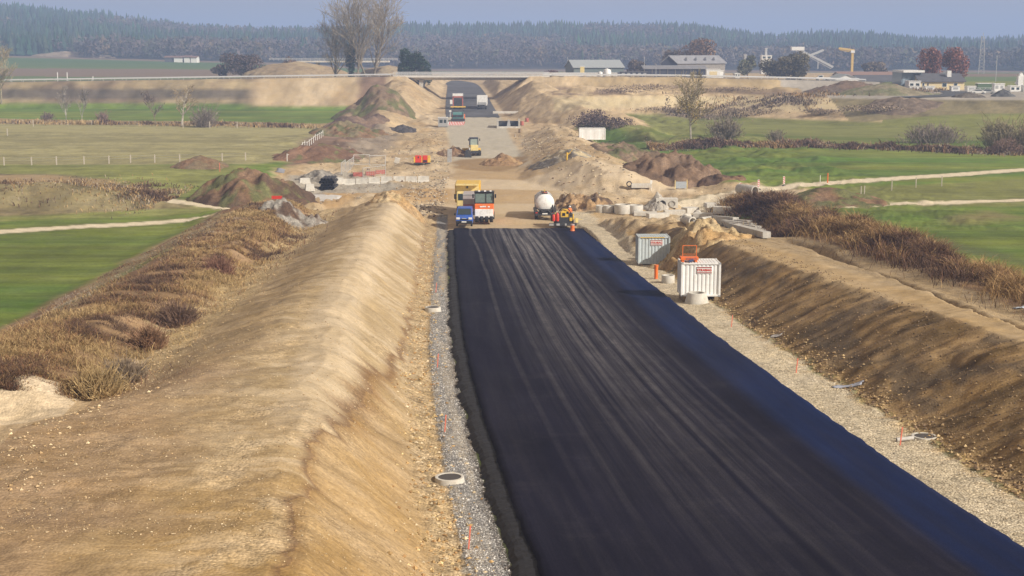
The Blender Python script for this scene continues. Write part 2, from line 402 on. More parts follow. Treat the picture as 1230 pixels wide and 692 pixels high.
    P([(515, 214), (560, 212), (700, 216), (830, 222), (835, 232), (700, 227), (560, 224), (515, 224)], SANDP * .95 * (1 + .1 * sm), g=0, s=.2, z=-2, soft=1, wob=1)
    P([(405, 226), (545, 224), (545, 236), (500, 240), (440, 236), (400, 250), (380, 245)], SANDB * 1.15 * (1 + .1 * sm), g=0, s=.2, z=-2, soft=1, wob=1)
    P([(500, 243), (700, 240), (705, 253), (500, 260)], SANDP * .9, g=0, s=.15, z=-2, soft=1.2, wob=1, amt=.8)
    P([(828, 238), (870, 226), (890, 232), (868, 252), (880, 262), (850, 268), (808, 262), (815, 250)], PALE * .92, g=0, s=.3, z=-1, soft=1)
    P([(352, 206), (430, 203), (480, 214), (470, 222), (400, 226), (370, 240), (330, 225)], C3(.33, .31, .27), g=0, s=.8, z=-1, soft=1.2, amt=.8)
    P([(455, 185), (400, 190), (415, 160), (450, 150), (480, 165)], C3(.24, .2, .16) * (1 + .4 * med), g=.2, s=.4, z=-1.5, soft=2, amt=.8)
    P([(430, 165), (400, 190), (345, 197), (365, 170), (410, 145), (450, 122), (470, 130)], C3(.20, .135, .095) * (1 + .6 * med), g=.7, s=.2, z=-1, soft=2)
    P([(715, 262), (790, 250), (840, 268), (862, 290), (800, 290), (760, 285)], SAND * .85 * (1 + .45 * sm), g=0, s=.8, z=0, soft=1, amt=.8)
    # tracks
    for pts, wd, z in TRACKS:
        d = line_d(X, Y, W(pts, z)) + .5 * fbm(X / 3, Y / 3, 160, 2)
        put((1 - ss(wd / 2 + .4, wd / 2 + 1.1, d)) * .6, C3(.20, .18, .10))
        put(1 - ss(wd / 2 - .3, wd / 2 + .3, d), PALE * 1.0 * (1 + .15 * sm), 0, .3)
    # ---------------- left berm
    nb = (Y < 192)
    nz = fbm(X / 5, Y / 5, 170, 4)
    strk = fbm(Y * .8 + 1.2 * fbm(X / 5, Y / 5, 172, 2), tl * .22 + .1 * Y, 171, 5, .65) * (.45 + 1.3 * np.clip(fbm(X / 7, Y / 7, 173, 3) + .35, 0, 1))
    sl = nb * ss(2.6, 3.3, tl) * (1 - ss(17.5, 19.5, tl + 1.5 * nz)) * (Y < 188)
    warm = ss(60, 35, Y + 12 * nz)[..., None]
    bc = C3(.375, .285, .168) * (1 - warm) + C3(.365, .255, .128) * warm
    bc = bc * (1 + .28 * strk[..., None] + .12 * sm)
    bc = bc + (SANDP * .88 - bc) * (ss(.0, .35, strk + .4 * nz) * .7)[..., None] * (1 - warm * .5)
    put(sl, bc, 0, .22, 1); put(sl * ss(6.5, 8, tl) * ss(80, 62, Y) * .999, bc, 0, .35, .3)
    peb = sl * ss(.08, .3, fbm(X / 2.2, Y / 3.2, 182, 4, .6)) * ss(110, 70, Y); put(peb * .55, C3(.48, .37, .23) * (1 + .5 * fbm(X * 5, Y * 4, 183, 2)[..., None]), 0, .9, .1)
    dmp = sl * ss(.12, .35, fbm(X / 5, Y / 2.2, 184, 4)) * ss(90, 60, Y) * ss(9, 12, tl); put(dmp * .5, C3(.27, .18, .11), 0, .2, .1)
    ch = sl * ss(5.6, 6.6, tl + .7 * nz) * (1 - ss(8.3, 9.2, tl + nz)) * ss(40, 60, Y)
    put(ch * .75, SANDP * .90 * (1 + .15 * strk[..., None]), 0, .15, .8)  # sunlit crest: the light is put into a paler sand colour
    lf = sl * ss(9.6, 11.4, tl + 1.2 * nz)
    put(lf * (.45 + .4 * ss(58, 72, Y)), (C3(.30, .22, .125) * (1 + .35 * strk[..., None])), 0, .3, .8)  # left flank browner, with its shade painted into the soil colour
    k = sl * ss(14, 16, tl + 1.0 * nz) * ss(66, 76, Y); put(k * .8, C3(.47, .36, .2) * (1 + .5 * sm), 0, .9, 0)
    k = sl * ss(10.5, 14, tl + 2 * nz) * (1 - ss(60, 68, Y)); put(k * .5, C3(.31, .205, .125) * (1 + .2 * strk[..., None] + .3 * sm), 0, .5, .3)
    # damp seam running down the flank
    sx = ip(Y, [30, 44, 52, 60, 70, 84, 98], [7.6, 7.2, 6.4, 5.6, 4.6, 4.0, 3.4]) + .5 * fbm(Y / 2.5, Y * 0, 175, 3) + .25 * fbm(Y * 1.4, Y * 0, 179, 3)
    k = sl * np.exp(-((tl - sx) / (.24 + .45 * ss(49, 55, Y) * (1 - ss(60, 78, Y)) * (1 + 1.5 * fbm(Y, Y * 0, 178, 2)))) ** 2); put(k * .95, C3(.20, .125, .068))
    k = sl * (tl < sx) * (Y < 98) * (1 - ss(52, 78, Y)); put(k * .6, C3(.355, .235, .108) * (1 + .3 * strk[..., None]), 0, .4, 1)
    # toe rubble, gravel, shoulder
    rub = nb * ss(1.9, 2.3, tl + .3 * fbm(X * 2, Y * 2, 176, 2)) * (1 - ss(3.0, 3.9, tl + .6 * nz))
    put(rub, C3(.39, .295, .175) * (1 + .5 * sm), 0, 1, 0)
    gr = nb * ss(.7, .95, tl) * (1 - ss(2.1, 2.4, tl + .3 * fbm(X * 2, Y * 2, 176, 2)))
    gz = ss(-.15, .25, fbm(tl * 2.2, Y / 5, 177, 3))[..., None]
    put(gr, C3(.36, .32, .26) * gz + C3(.22, .215, .21) * (1 - gz), 0, 1.0, 0)
    # hedge bank on the left
    hb = nb * ss(17.8, 19.2, tl + 1.5 * nz) * (1 - ss(-1.2, 1.2, -36.7 - X + 1.0 * nz)) * (Y > 60)
    n2 = fbm(X / 2.5, Y / 7, 180, 4)[..., None]
    put(hb, (C3(.25, .165, .09) * (1 + .7 * n2)), .8, 0, 0)
    out = hb * ss(24, 27, tl + 2 * nz); n3 = ss(-.1, .2, fbm((X + Y * .03) / 1.6, Y / 18, 181, 3))[..., None]
    put(out, (C3(.19, .115, .07) * n3 + C3(.27, .215, .12) * (1 - n3)) * (1 + .4 * n2), .8)
    k = out * np.exp(-((X + 32.3 + 1.0 * nz) / .9) ** 2) * (1 - ss(120, 140, Y)); put(k * .7, GRASS * .95)
    k = nb * (tl > 17.5) * (Y < 62) * (tl < 40) * 1.0; put(k, C3(.44, .33, .2) * (1 + .25 * sm), .1, .4, .2)
    k = nb * (tl > 18.2) * (Y < 62.5) * (Y > 57.5) * (tl < 40) * 1.0; put(k, SANDP * (1 + .35 * fbm(X * 1.2, Y * 3, 185, 3)[..., None]), .1, .4, .2)
    # ---------------- right berm
    mr_ = (Y < 156)
    nzr = fbm(X / 4, Y / 4, 190, 4)
    st2 = fbm(Y * 1.2, tr * .22, 191, 4, .6)
    gr = nb * ss(-.1, .1, tr) * (1 - ss(2.9, 3.5, tr + .6 * nzr)); put(gr, (C3(.50, .43, .31)) * (1 + .25 * sm + .15 * med), 0, .9, 0)
    slr = mr_ * ss(3.0, 3.6, tr + .5 * nzr) * (X < 33)
    tcr = ip(Y, [30, 60, 75, 90, 100, 120, 138, 150], [11.3, 10.8, 10.4, 9.4, 8.6, 7.8, 7.2, 7])
    put(slr, (C3(.235, .160, .080) * (1 + .9 * st2[..., None] + .25 * sm)), 0, .3, 1)
    k = slr * ss(.06, .3, fbm(Y / 3.5, tr / 1.8, 193, 4)); put(k * .6, C3(.105, .085, .065), 0, .3, 1)
    k = slr * ss(-.6, .7, tr - tcr + .8 * nzr); put(k, SAND * .80 * (1 + .2 * st2[..., None] + .15 * sm), 0, .2, .6)
    k = slr * ss(-.2, .4, tr - tcr + .4 * nzr) * (1 - ss(2.5, 4, tr - tcr)) ; put(k * .5, C3(.36, .25, .125))
    k = slr * ss(3.2, 4.6, tr - tcr); put(k * .9, C3(.28, .21, .125) * (1 + .3 * med + .4 * sm), .1, .7, 0)
    rr = nb * np.exp(-((tr - 3.3) / .7) ** 2) * ss(-.1, .2, fbm(X * 1.4, Y * 1.4, 195, 2)); put(rr * .7, C3(.48, .34, .17), 0, 1, 0)
    hx = ip(Y, [50, 100, 180, 200], [35.6, 35.0, 29.5, 28])
    k = (Y < 172) * ss(-4.2, -3.2, X - hx + 1.2 * nzr) * (1 - ss(3.2, 4.2, X - hx + 1.2 * nzr)); put(k, C3(.20, .13, .075) * (1 + .5 * n2), .8)
    return np.clip(c, .01, .9), np.stack([flow, stone, grass], -1)

def ground_material():
    m, nt, bs = newmat('ground'); L = nt.links.new
    ca = N(nt, 'ShaderNodeVertexColor', layer_name='Col'); ma = N(nt, 'ShaderNodeVertexColor', layer_name='msk')
    sp = N(nt, 'ShaderNodeSeparateColor'); L(ma.outputs[0], sp.inputs[0])
    tc = N(nt, 'ShaderNodeTexCoord')
    def noise(scale, vec=None, det=6, ro=.65):
        n = N(nt, 'ShaderNodeTexNoise', i_Scale=scale, i_Detail=float(det), i_Roughness=ro)
        L(vec or tc.outputs['Object'], n.inputs['Vector']); return n.outputs[0]
    mp = N(nt, 'ShaderNodeMapping'); mp.inputs['Scale'].default_value = (.35, 3.2, .35); mp.inputs['Rotation'].default_value = (0, 0, R(4)); L(tc.outputs['Object'], mp.inputs[0])
    streak = noise(1.5, mp.outputs[0], 7, .7)
    fine = noise(2.6, None, 9, .75)
    mp2 = N(nt, 'ShaderNodeMapping'); mp2.inputs['Scale'].default_value = (.25, 1.0, 1.0); L(tc.outputs['Object'], mp2.inputs[0])
    gn = noise(.8, mp2.outputs[0], 9, .78)
    vor = N(nt, 'ShaderNodeTexVoronoi', i_Scale=9.0, feature='F1'); L(tc.outputs['Object'], vor.inputs['Vector'])
    def M(op, a, b=None, c=None, cl=False):
        n = N(nt, 'ShaderNodeMath', operation=op, use_clamp=cl)
        for i, q in enumerate((a, b, c)):
            if q is None: continue
            if isinstance(q, (int, float)): n.inputs[i].default_value = q
            else: L(q, n.inputs[i])
        return n.outputs[0]
    # factor = 1 + sum w*(noise-.5)
    f = M('MULTIPLY_ADD', M('MULTIPLY', sp.outputs[0], M('SUBTRACT', streak, .5)), .7, 1.0)
    f = M('MULTIPLY_ADD', M('MULTIPLY', M('SUBTRACT', fine, .5), M('MULTIPLY_ADD', M('MAXIMUM', sp.outputs[1], sp.outputs[2]), .6, .5)), 1.0, f)
    f = M('MULTIPLY_ADD', M('MULTIPLY', sp.outputs[2], M('SUBTRACT', gn, .5)), 1.3, f)
    hsv = N(nt, 'ShaderNodeSeparateColor'); L(vor.outputs['Color'], hsv.inputs[0])
    f = M('MULTIPLY_ADD', M('MULTIPLY', sp.outputs[1], M('SUBTRACT', hsv.outputs[0], .5)), .85, f)
    f = M('MAXIMUM', f, .25)
    mx = N(nt, 'ShaderNodeMix', data_type='RGBA', blend_type='MULTIPLY'); mx.inputs[0].default_value = 1
    L(ca.outputs[0], mx.inputs[6]); L(f, mx.inputs[7])
    # slight hue drift
    h = N(nt, 'ShaderNodeHueSaturation'); L(mx.outputs[2], h.inputs['Color'])
    L(M('MULTIPLY_ADD', M('SUBTRACT', noise(.35), .5), .5, 1.0), h.inputs['Saturation'])
    L(h.outputs[0], bs.inputs['Base Color'])
    bs.inputs['Roughness'].default_value = .95; bs.inputs['Specular IOR Level'].default_value = .12
    hgt = M('ADD', M('MULTIPLY', fine, .22), M('MULTIPLY', M('MULTIPLY', vor.outputs[0], sp.outputs[1]), -.9))
    hgt = M('ADD', hgt, M('MULTIPLY', M('MULTIPLY', streak, sp.outputs[0]), .4))
    hgt = M('ADD', hgt, M('MULTIPLY', M('MULTIPLY', gn, sp.outputs[2]), .8))
    bp = N(nt, 'ShaderNodeBump'); bp.inputs['Strength'].default_value = .6; bp.inputs['Distance'].default_value = .11
    L(hgt, bp.inputs['Height']); L(bp.outputs[0], bs.inputs['Normal'])
    return m

def build_ground():
    ys = [26.0]
    while ys[-1] < 4200:
        y = ys[-1]; st = max(.085, y * y / 24000.0)
        if y < 560: st = min(st, 1.25)
        elif y < 1300: st = min(max(y * y / 60000, 3), 12)
        else: st = 22
        ys.append(y + st)
    ys = np.array(ys)
    a = np.concatenate([-np.geomspace(.39, 1.2, 40)[::-1][:-1], np.arange(-.39, .39, .00115), np.geomspace(.39, 1.2, 40)])
    A, Yg = np.meshgrid(a, ys)
    Xg = A * Yg
    Z = height(Xg, Yg)
    c, mk = ground_cols(Xg, Yg, Z)
    V = np.stack([Xg, Yg, Z], -1).reshape(-1, 3)
    o = np_mesh('ground', V, grid_faces(len(ys), len(a)), ground_material(), True, {'Col': c.reshape(-1, 3), 'msk': mk.reshape(-1, 3)})
    # the rest of the land, to the horizon behind and around
    tag(o, kind='structure')
    print('ground', len(V))
    return o
build_ground()

# land behind and beside the viewpoint and beyond the hills
def outer_land():
    V = []; Fc = []
    ring = [(-5500, -1500), (5500, -1500), (5500, 9000), (-5500, 9000)]
    m = mat('outer_land', (.09, .11, .04), .95, var=.3, scale=.01)
    bm = bmesh.new()
    def quad(p):
        bm.faces.new([bm.verts.new(q) for q in p])
    y0 = 26.2; w = 1.2 * y0; z = -1.6
    quad([(-5500, -1500, z), (5500, -1500, z), (5500, 24, z), (-5500, 24, z)])
    zf = -12
    quad([(-5500, 24, z), (-30, 24, z), (-5040, 4200, zf), (-5500, 4200, zf)])
    quad([(30, 24, z), (5500, 24, z), (5500, 4200, zf), (5040, 4200, zf)])
    quad([(-5500, 4190, zf), (5500, 4190, zf), (5500, 9000, zf), (-5500, 9000, zf)])
    me = bpy.data.meshes.new('outer_ground'); bm.to_mesh(me); bm.free(); me.materials.append(m)
    o = bpy.data.objects.new('outer_ground', me); COL.objects.link(o); tag(o, kind='structure')
outer_land()

# ------------------------------------------------------------------ asphalt
def road_material(name, fresh):
    m, nt, bs = newmat(name); L = nt.links.new
    uv = N(nt, 'ShaderNodeUVMap', uv_map='lane'); tc = N(nt, 'ShaderNodeTexCoord')
    def M(op, a, b=None, c=None, cl=False):
        n = N(nt, 'ShaderNodeMath', operation=op, use_clamp=cl)
        for i, q in enumerate((a, b, c)):
            if q is None: continue
            if isinstance(q, (int, float)): n.inputs[i].default_value = q
            else: L(q, n.inputs[i])
        return n.outputs[0]
    def MR(x, a, b, c=0.0, d=1.0, sm=True):
        n = N(nt, 'ShaderNodeMapRange', interpolation_type='SMOOTHSTEP' if sm else 'LINEAR'); L(x, n.inputs[0])
        for i, q in zip((1, 2, 3, 4), (a, b, c, d)): n.inputs[i].default_value = q
        return n.outputs[0]
    def noise(sx, sy, sc=1.0, det=5, ro=.6, off=0, dist=0.0):
        mp = N(nt, 'ShaderNodeMapping'); mp.inputs['Scale'].default_value = (sx, sy, 1); mp.inputs['Location'].default_value = (off, off * .7, 0)
        L(uv.outputs[0], mp.inputs[0])
        n = N(nt, 'ShaderNodeTexNoise', i_Scale=sc, i_Detail=float(det), i_Roughness=ro, i_Distortion=dist); L(mp.outputs[0], n.inputs['Vector']); return n.outputs[0]
    sx = N(nt, 'ShaderNodeSeparateXYZ'); L(uv.outputs[0], sx.inputs[0]); S, A = sx.outputs[0], sx.outputs[1]
    # S metres from the left edge, A metres along
    wob = M('MULTIPLY_ADD', M('SUBTRACT', noise(.0, .045, 1, 3), .5), 2.5, S)
    wamp = MR(A, 105, 165, .5, 3.4)
    def track(center, width, amt, fr, seed):
        w = M('ADD', M('MULTIPLY', M('SUBTRACT', noise(.02, fr * .7, 1, 2, .5, seed), .5), wamp), S)
        d = M('ABSOLUTE', M('SUBTRACT', w, center)); return M('MULTIPLY', MR(d, width * .3, width, 1, 0), amt)
    dust = noise(3.6, .018, 1, 7, .75, 3)
    dust = MR(dust, .42, .78, 0, 1, False)
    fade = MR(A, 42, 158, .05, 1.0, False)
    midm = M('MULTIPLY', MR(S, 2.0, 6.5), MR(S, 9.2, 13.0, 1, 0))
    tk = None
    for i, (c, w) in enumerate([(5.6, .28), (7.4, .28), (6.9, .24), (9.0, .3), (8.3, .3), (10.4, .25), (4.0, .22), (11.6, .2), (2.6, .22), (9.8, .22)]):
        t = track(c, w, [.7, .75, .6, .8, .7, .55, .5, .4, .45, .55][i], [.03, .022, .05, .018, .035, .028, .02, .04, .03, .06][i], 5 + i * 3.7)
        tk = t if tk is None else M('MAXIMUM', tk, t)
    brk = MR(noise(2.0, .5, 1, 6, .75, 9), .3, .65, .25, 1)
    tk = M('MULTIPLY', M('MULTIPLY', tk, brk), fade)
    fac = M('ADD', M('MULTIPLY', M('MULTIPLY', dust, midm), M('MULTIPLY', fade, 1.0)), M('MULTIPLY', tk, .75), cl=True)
    fac = M('ADD', fac, M('MULTIPLY', MR(noise(.9, .03, 1, 7, .75, 21), .42, .75), .07), cl=True)
    fac = M('ADD', fac, M('MULTIPLY', MR(noise(.35, .35, 1, 6, .7, 71), .5, .75), .05), cl=True)
    seams = MR(M('ABSOLUTE', M('SUBTRACT', noise(.01, .25, 1, 2, .5, 31), .5)), 0, .01, .12, 0)
    base = (.0125, .0120, .0225); dustc = (.19, .18, .18); sheenc = (.0085, .0165, .060)
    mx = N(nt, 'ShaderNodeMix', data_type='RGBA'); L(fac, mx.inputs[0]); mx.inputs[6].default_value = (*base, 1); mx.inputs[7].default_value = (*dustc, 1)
    last = mx.outputs[2]
    # freshly laid strip on the right, blue sky sheen painted into its colour
    fb = M('MULTIPLY', MR(M('ADD', S, M('MULTIPLY', M('SUBTRACT', noise(.5, .5, 1, 5), .5), .5)), 12.6, 13.8), MR(A, 171, 166, 0, 1))
    m2 = N(nt, 'ShaderNodeMix', data_type='RGBA'); L(M('MULTIPLY', fb, MR(noise(.8, .06, 1, 5, .6, 41), .3, .65, .5, 1.0)), m2.inputs[0]); L(last, m2.inputs[6])
    m2.inputs[7].default_value = (*sheenc, 1); last = m2.outputs[2]
    gran = N(nt, 'ShaderNodeTexNoise', i_Scale=22.0, i_Detail=5.0, i_Roughness=.8); L(tc.outputs['Object'], gran.inputs['Vector'])
    gm = MR(gran.outputs[0], .3, .7, .45, 1.6, False)
    pat = MR(noise(.5, .12, 1, 4, .6, 61), .3, .7, .82, 1.2, False)
    m3 = N(nt, 'ShaderNodeMix', data_type='RGBA', blend_type='MULTIPLY'); m3.inputs[0].default_value = 1; L(last, m3.inputs[6]); L(M('MULTIPLY', gm, pat), m3.inputs[7])
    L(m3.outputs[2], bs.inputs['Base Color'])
    L(M('ADD', M('MULTIPLY', fb, -.18), M('MULTIPLY_ADD', fac, .25, MR(noise(.7, .03, 1, 5, .6, 51), .3, .7, .72, .85)) ), bs.inputs['Roughness'])
    bs.inputs['Specular IOR Level'].default_value = .03
    bp = N(nt, 'ShaderNodeBump'); bp.inputs['Strength'].default_value = .35; bp.inputs['Distance'].default_value = .012
    L(gran.outputs[0], bp.inputs['Height']); L(bp.outputs[0], bs.inputs['Normal'])
    return m
def build_road():
    ys = np.concatenate([np.arange(26, 60, .2), np.arange(60, 172.4, .35)])
    ns = 64
    S = np.linspace(0, 1, ns)
    xl = XL(ys); xr = XR(ys)
    jl = .10 * fbm(ys * .7, ys * 0, 201, 3); jr = .10 * fbm(ys * .8, ys * 0, 202, 4, .6)
    X = xl[:, None] * (1 - S) + xr[:, None] * S
    X[:, 0] += jl; X[:, -1] += jr
    Y = np.repeat(ys[:, None], ns, 1)
    Y = Y + np.where(Y > 170, .8 * fbm(X * .8, Y * 0, 203, 3), 0)
    Z = zroad(Y) + .012 * fbm(X / 2, Y / 4, 204, 3)
    V = np.stack([X, Y, Z], -1).reshape(-1, 3)
    Fq = grid_faces(len(ys), ns)
    # skirts
    sk = []
    base = len(V)
    L0 = V.reshape(len(ys), ns, 3)
    lo = L0[:, 0].copy(); lo[:, 2] -= .12; lo[:, 0] -= .12; ro = L0[:, -1].copy(); ro[:, 2] -= .24; ro[:, 0] += .12 + .05 * fbm(ys * 2, ys * 0, 207, 3)
    V = np.concatenate([V, lo, ro])
    n = len(ys); i = np.arange(n - 1)
    fl = np.stack([base + i, i * ns, (i + 1) * ns, base + i + 1], 1)
    fr = np.stack([i * ns + ns - 1, base + n + i, base + n + i + 1, (i + 1) * ns + ns - 1], 1)
    o = np_mesh('road', V, np.concatenate([Fq, fl, fr]), road_material('asphalt', True), True)
    me = o.data; uvl = me.uv_layers.new(name='lane')
    li = np.empty(len(me.loops), np.int32); me.loops.foreach_get('vertex_index', li)
    Sx = (X - xl[:, None]); Au = Y
    UV = np.concatenate([np.stack([Sx.ravel(), Au.ravel()], 1), np.stack([Sx[:, 0], ys], 1), np.stack([Sx[:, -1], ys], 1)])
    uvl.data.foreach_set('uv', UV[li].astype(np.float32).ravel())
    tag(o, kind='structure')
    # ragged lower course showing along the left edge
    ts = np.array([-.02, .0, .12, .3, .5, .68, .8, .95])
    w = 1 + .25 * fbm(ys / 3.0, ys * 0, 208, 4)
    Xs = xl[:, None] + jl[:, None] + .05 - ts[None] * w[:, None]
    zs = zroad(ys)[:, None] + np.array([-.06, -.07, -.16, -.17, -.19, -.24, -.33, -.47])[None]
    zs = zs + .05 * fbm(Xs * 3, ys[:, None] * 3 + Xs * 0, 209, 3) * (ts > .05)
    Xs = Xs + .10 * fbm(ys[:, None] * 2.2 + Xs * 0, Xs * 2, 210, 3) * (ts > .5)
    Vs = np.stack([Xs, np.repeat(ys[:, None], len(ts), 1), zs], -1).reshape(-1, 3)
    m = mat('asphalt_base', (.014, .014, .018), .8, var=.5, scale=5, bump=.8)
    o = np_mesh('road_shoulder', Vs, grid_faces(len(ys), len(ts))[:, ::-1], m, False); tag(o, kind='structure')
    # far carriageway under and beyond the bridge
    ys = np.arange(425, 700, 2.0); S = np.linspace(0, 1, 30); xl = XL(ys) + .3; xr = XR(ys) - .3
    xl = np.where(ys > 600, xl - (ys - 600) ** 2 / 900, xl); xr = np.where(ys > 600, xr - (ys - 600) ** 2 / 900, xr)
    X = xl[:, None] * (1 - S) + xr[:, None] * S; Y = np.repeat(ys[:, None], 30, 1); Y = Y + (Y < 426) * 3 * fbm(X, Y, 211, 3)
    Z = zroad(Y)
    m = mat('asphalt_far', (.10, .10, .108), .85, var=.45, scale=.12, spec=.2)
    o = np_mesh('far_road', np.stack([X, Y, Z], -1).reshape(-1, 3), grid_faces(len(ys), 30), m, True); tag(o, kind='structure')
build_road()
# ------------------------------------------------------------------ mesh builder
class MB:
    def __init__(s): s.v = []; s.f = []; s.n = 0
    def add(s, V, Fc):
        V = [tuple(float(c) for c in p) for p in V]
        s.v += V; s.f += [tuple(i + s.n for i in f) for f in Fc]; s.n += len(V); return s
    def box(s, c, d, rz=0, rx=0, ry=0, top=None):
        """centre, full size; top=(sx,sy) scales the upper face"""
        tx, ty = top or (1, 1); M = Matrix.Rotation(rz, 3, 'Z') @ Matrix.Rotation(ry, 3, 'Y') @ Matrix.Rotation(rx, 3, 'X')
        V = []
        for z, kx, ky in ((-.5, 1, 1), (.5, tx, ty)):
            for x, y in ((-.5, -.5), (.5, -.5), (.5, .5), (-.5, .5)):
                V.append(Vector(c) + M @ Vector((x * d[0] * kx, y * d[1] * ky, z * d[2])))
        return s.add(V, [(3, 2, 1, 0), (4, 5, 6, 7), (0, 1, 5, 4), (1, 2, 6, 5), (2, 3, 7, 6), (3, 0, 4, 7)])
    def bb(s, x0, x1, y0, y1, z0, z1, **k): return s.box(((x0 + x1) / 2, (y0 + y1) / 2, (z0 + z1) / 2), (x1 - x0, y1 - y0, z1 - z0), **k)
    def tube(s, p0, p1, r0, r1=None, n=12, cap=True, inner=0):
        p0 = Vector(p0); p1 = Vector(p1); r1 = r0 if r1 is None else r1
        d = (p1 - p0).normalized(); a = d.orthogonal().normalized(); b = d.cross(a)
        rings = [(p0, r0), (p1, r1)]
        if inner: rings += [(p1, inner * r1), (p0, inner * r0)]
        V = []
        for p, r in rings:
            for i in range(n):
                t = 2 * PI * i / n; V.append(p + (a * math.cos(t) + b * math.sin(t)) * r)
        Fc = []
        for k in range(len(rings) - 1):
            for i in range(n): Fc.append((k * n + i, k * n + (i + 1) % n, (k + 1) * n + (i + 1) % n, (k + 1) * n + i))
        if inner:
            k = 3
            for i in range(n): Fc.append((k * n + i, k * n + (i + 1) % n, (i + 1) % n, i))
        elif cap: Fc += [tuple(range(n))[::-1], tuple(range(n, 2 * n))]
        return s.add(V, Fc)
    def bar(s, p0, p1, w=.05, n=4): return s.tube(p0, p1, w / 2 * 1.3, None, n)
    def path(s, pts, w=.05, n=5):
        for a, b in zip(pts[:-1], pts[1:]): s.tube(a, b, w / 2, None, n)
        return s
    def lathe(s, prof, n=20, c=(0, 0, 0), axis='Z', sx=1, sy=1):
        V = []
        for r, h in prof:
            for i in range(n):
                t = 2 * PI * i / n; x, y, z = r * math.cos(t) * sx, r * math.sin(t) * sy, h
                if axis == 'Y': x, y, z = r * math.cos(t) * sx, h, r * math.sin(t) * sy
                if axis == 'X': x, y, z = h, r * math.cos(t) * sx, r * math.sin(t) * sy
                V.append((c[0] + x, c[1] + y, c[2] + z))
        Fc = [(k * n + i, k * n + (i + 1) % n, (k + 1) * n + (i + 1) % n, (k + 1) * n + i) for k in range(len(prof) - 1) for i in range(n)]
        return s.add(V, Fc)
    def prism(s, pts, a0, a1, plane='YZ'):
        """outline in a plane, extruded along the third axis"""
        def P(p, a):
            return {'YZ': (a, p[0], p[1]), 'XZ': (p[0], a, p[1]), 'XY': (p[0], p[1], a)}[plane]
        n = len(pts); V = [P(p, a0) for p in pts] + [P(p, a1) for p in pts]
        Fc = [tuple(range(n))[::-1], tuple(range(n, 2 * n))] + [(i, (i + 1) % n, n + (i + 1) % n, n + i) for i in range(n)]
        return s.add(V, Fc)
    def mesh(s, name, m, bevel=0, smooth=False, seg=2):
        me = bpy.data.meshes.new(name); me.from_pydata(s.v, [], s.f); me.update()
        bm = bmesh.new(); bm.from_mesh(me)
        bmesh.ops.recalc_face_normals(bm, faces=bm.faces)
        if bevel:
            es = [e for e in bm.edges if len(e.link_faces) == 2 and e.calc_face_angle(0) > .5]
            bmesh.ops.bevel(bm, geom=es, offset=bevel, segments=seg, affect='EDGES', profile=.6, clamp_overlap=True)
        if smooth:
            for f in bm.faces: f.smooth = True
            for e in bm.edges:
                if len(e.link_faces) == 2 and e.calc_face_angle(0) > .7: e.smooth = False
        bm.to_mesh(me); bm.free(); me.materials.append(m)
        return me
    def build(s, name, m, parent=None, bevel=0, smooth=False, loc=None, rz=0):
        o = bpy.data.objects.new(name, s.mesh(name, m, bevel, smooth)); COL.objects.link(o)
        if parent: o.parent = parent
        if loc is not None: o.location = loc; o.rotation_euler = (0, 0, rz)
        return o
def thing(name, label, cat, loc=(0, 0, 0), rz=0, group=None, sc=1):
    o = bpy.data.objects.new(name, None); COL.objects.link(o); o.empty_display_size = .3
    o.location = loc; o.rotation_euler = (0, 0, rz); o.scale = (sc, sc, sc); return tag(o, label, cat, group)
def part(mb, name, m, parent, bevel=0, smooth=False): return mb.build(name, m, parent, bevel, smooth)
def copy_tree(o, parent=None):
    c = o.copy(); COL.objects.link(c); c.parent = parent
    for ch in o.children: copy_tree(ch, c)
    return c
def text_mesh(s, size, name, m, parent, loc, rot, bold=.0):
    cu = bpy.data.curves.new(name, 'FONT'); cu.body = s; cu.size = size; cu.extrude = .004; cu.align_x = 'CENTER'; cu.align_y = 'CENTER'; cu.offset = bold
    t = bpy.data.objects.new(name, cu); COL.objects.link(t)
    dg = bpy.context.evaluated_depsgraph_get(); me = bpy.data.meshes.new_from_object(t.evaluated_get(dg)); me.name = name
    COL.objects.unlink(t); bpy.data.objects.remove(t)
    me.materials.clear(); me.materials.append(m)
    o = bpy.data.objects.new(name, me); COL.objects.link(o); o.parent = parent; o.location = loc; o.rotation_euler = rot; return o
def G(u, v, y0=30, y1=1400):
    """ground point seen at pixel"""
    x, y, w = ray(u, v)
    Ys = np.geomspace(y0, y1, 1500); X = x / y * Ys; Zr = CAMZ + w / y * Ys
    Hh = height(X, Ys, False); b = np.nonzero(Zr < Hh)[0]
    if len(b) == 0: return (X[-1], Ys[-1], Hh[-1])
    i = b[0]
    return (float(X[i]), float(Ys[i]), float(Hh[i]))
def onY(u, Y, dz=0):
    x, y, w = ray(u, 120); X = x / y * Y
    return (X, Y, hz(X, Y) + dz)

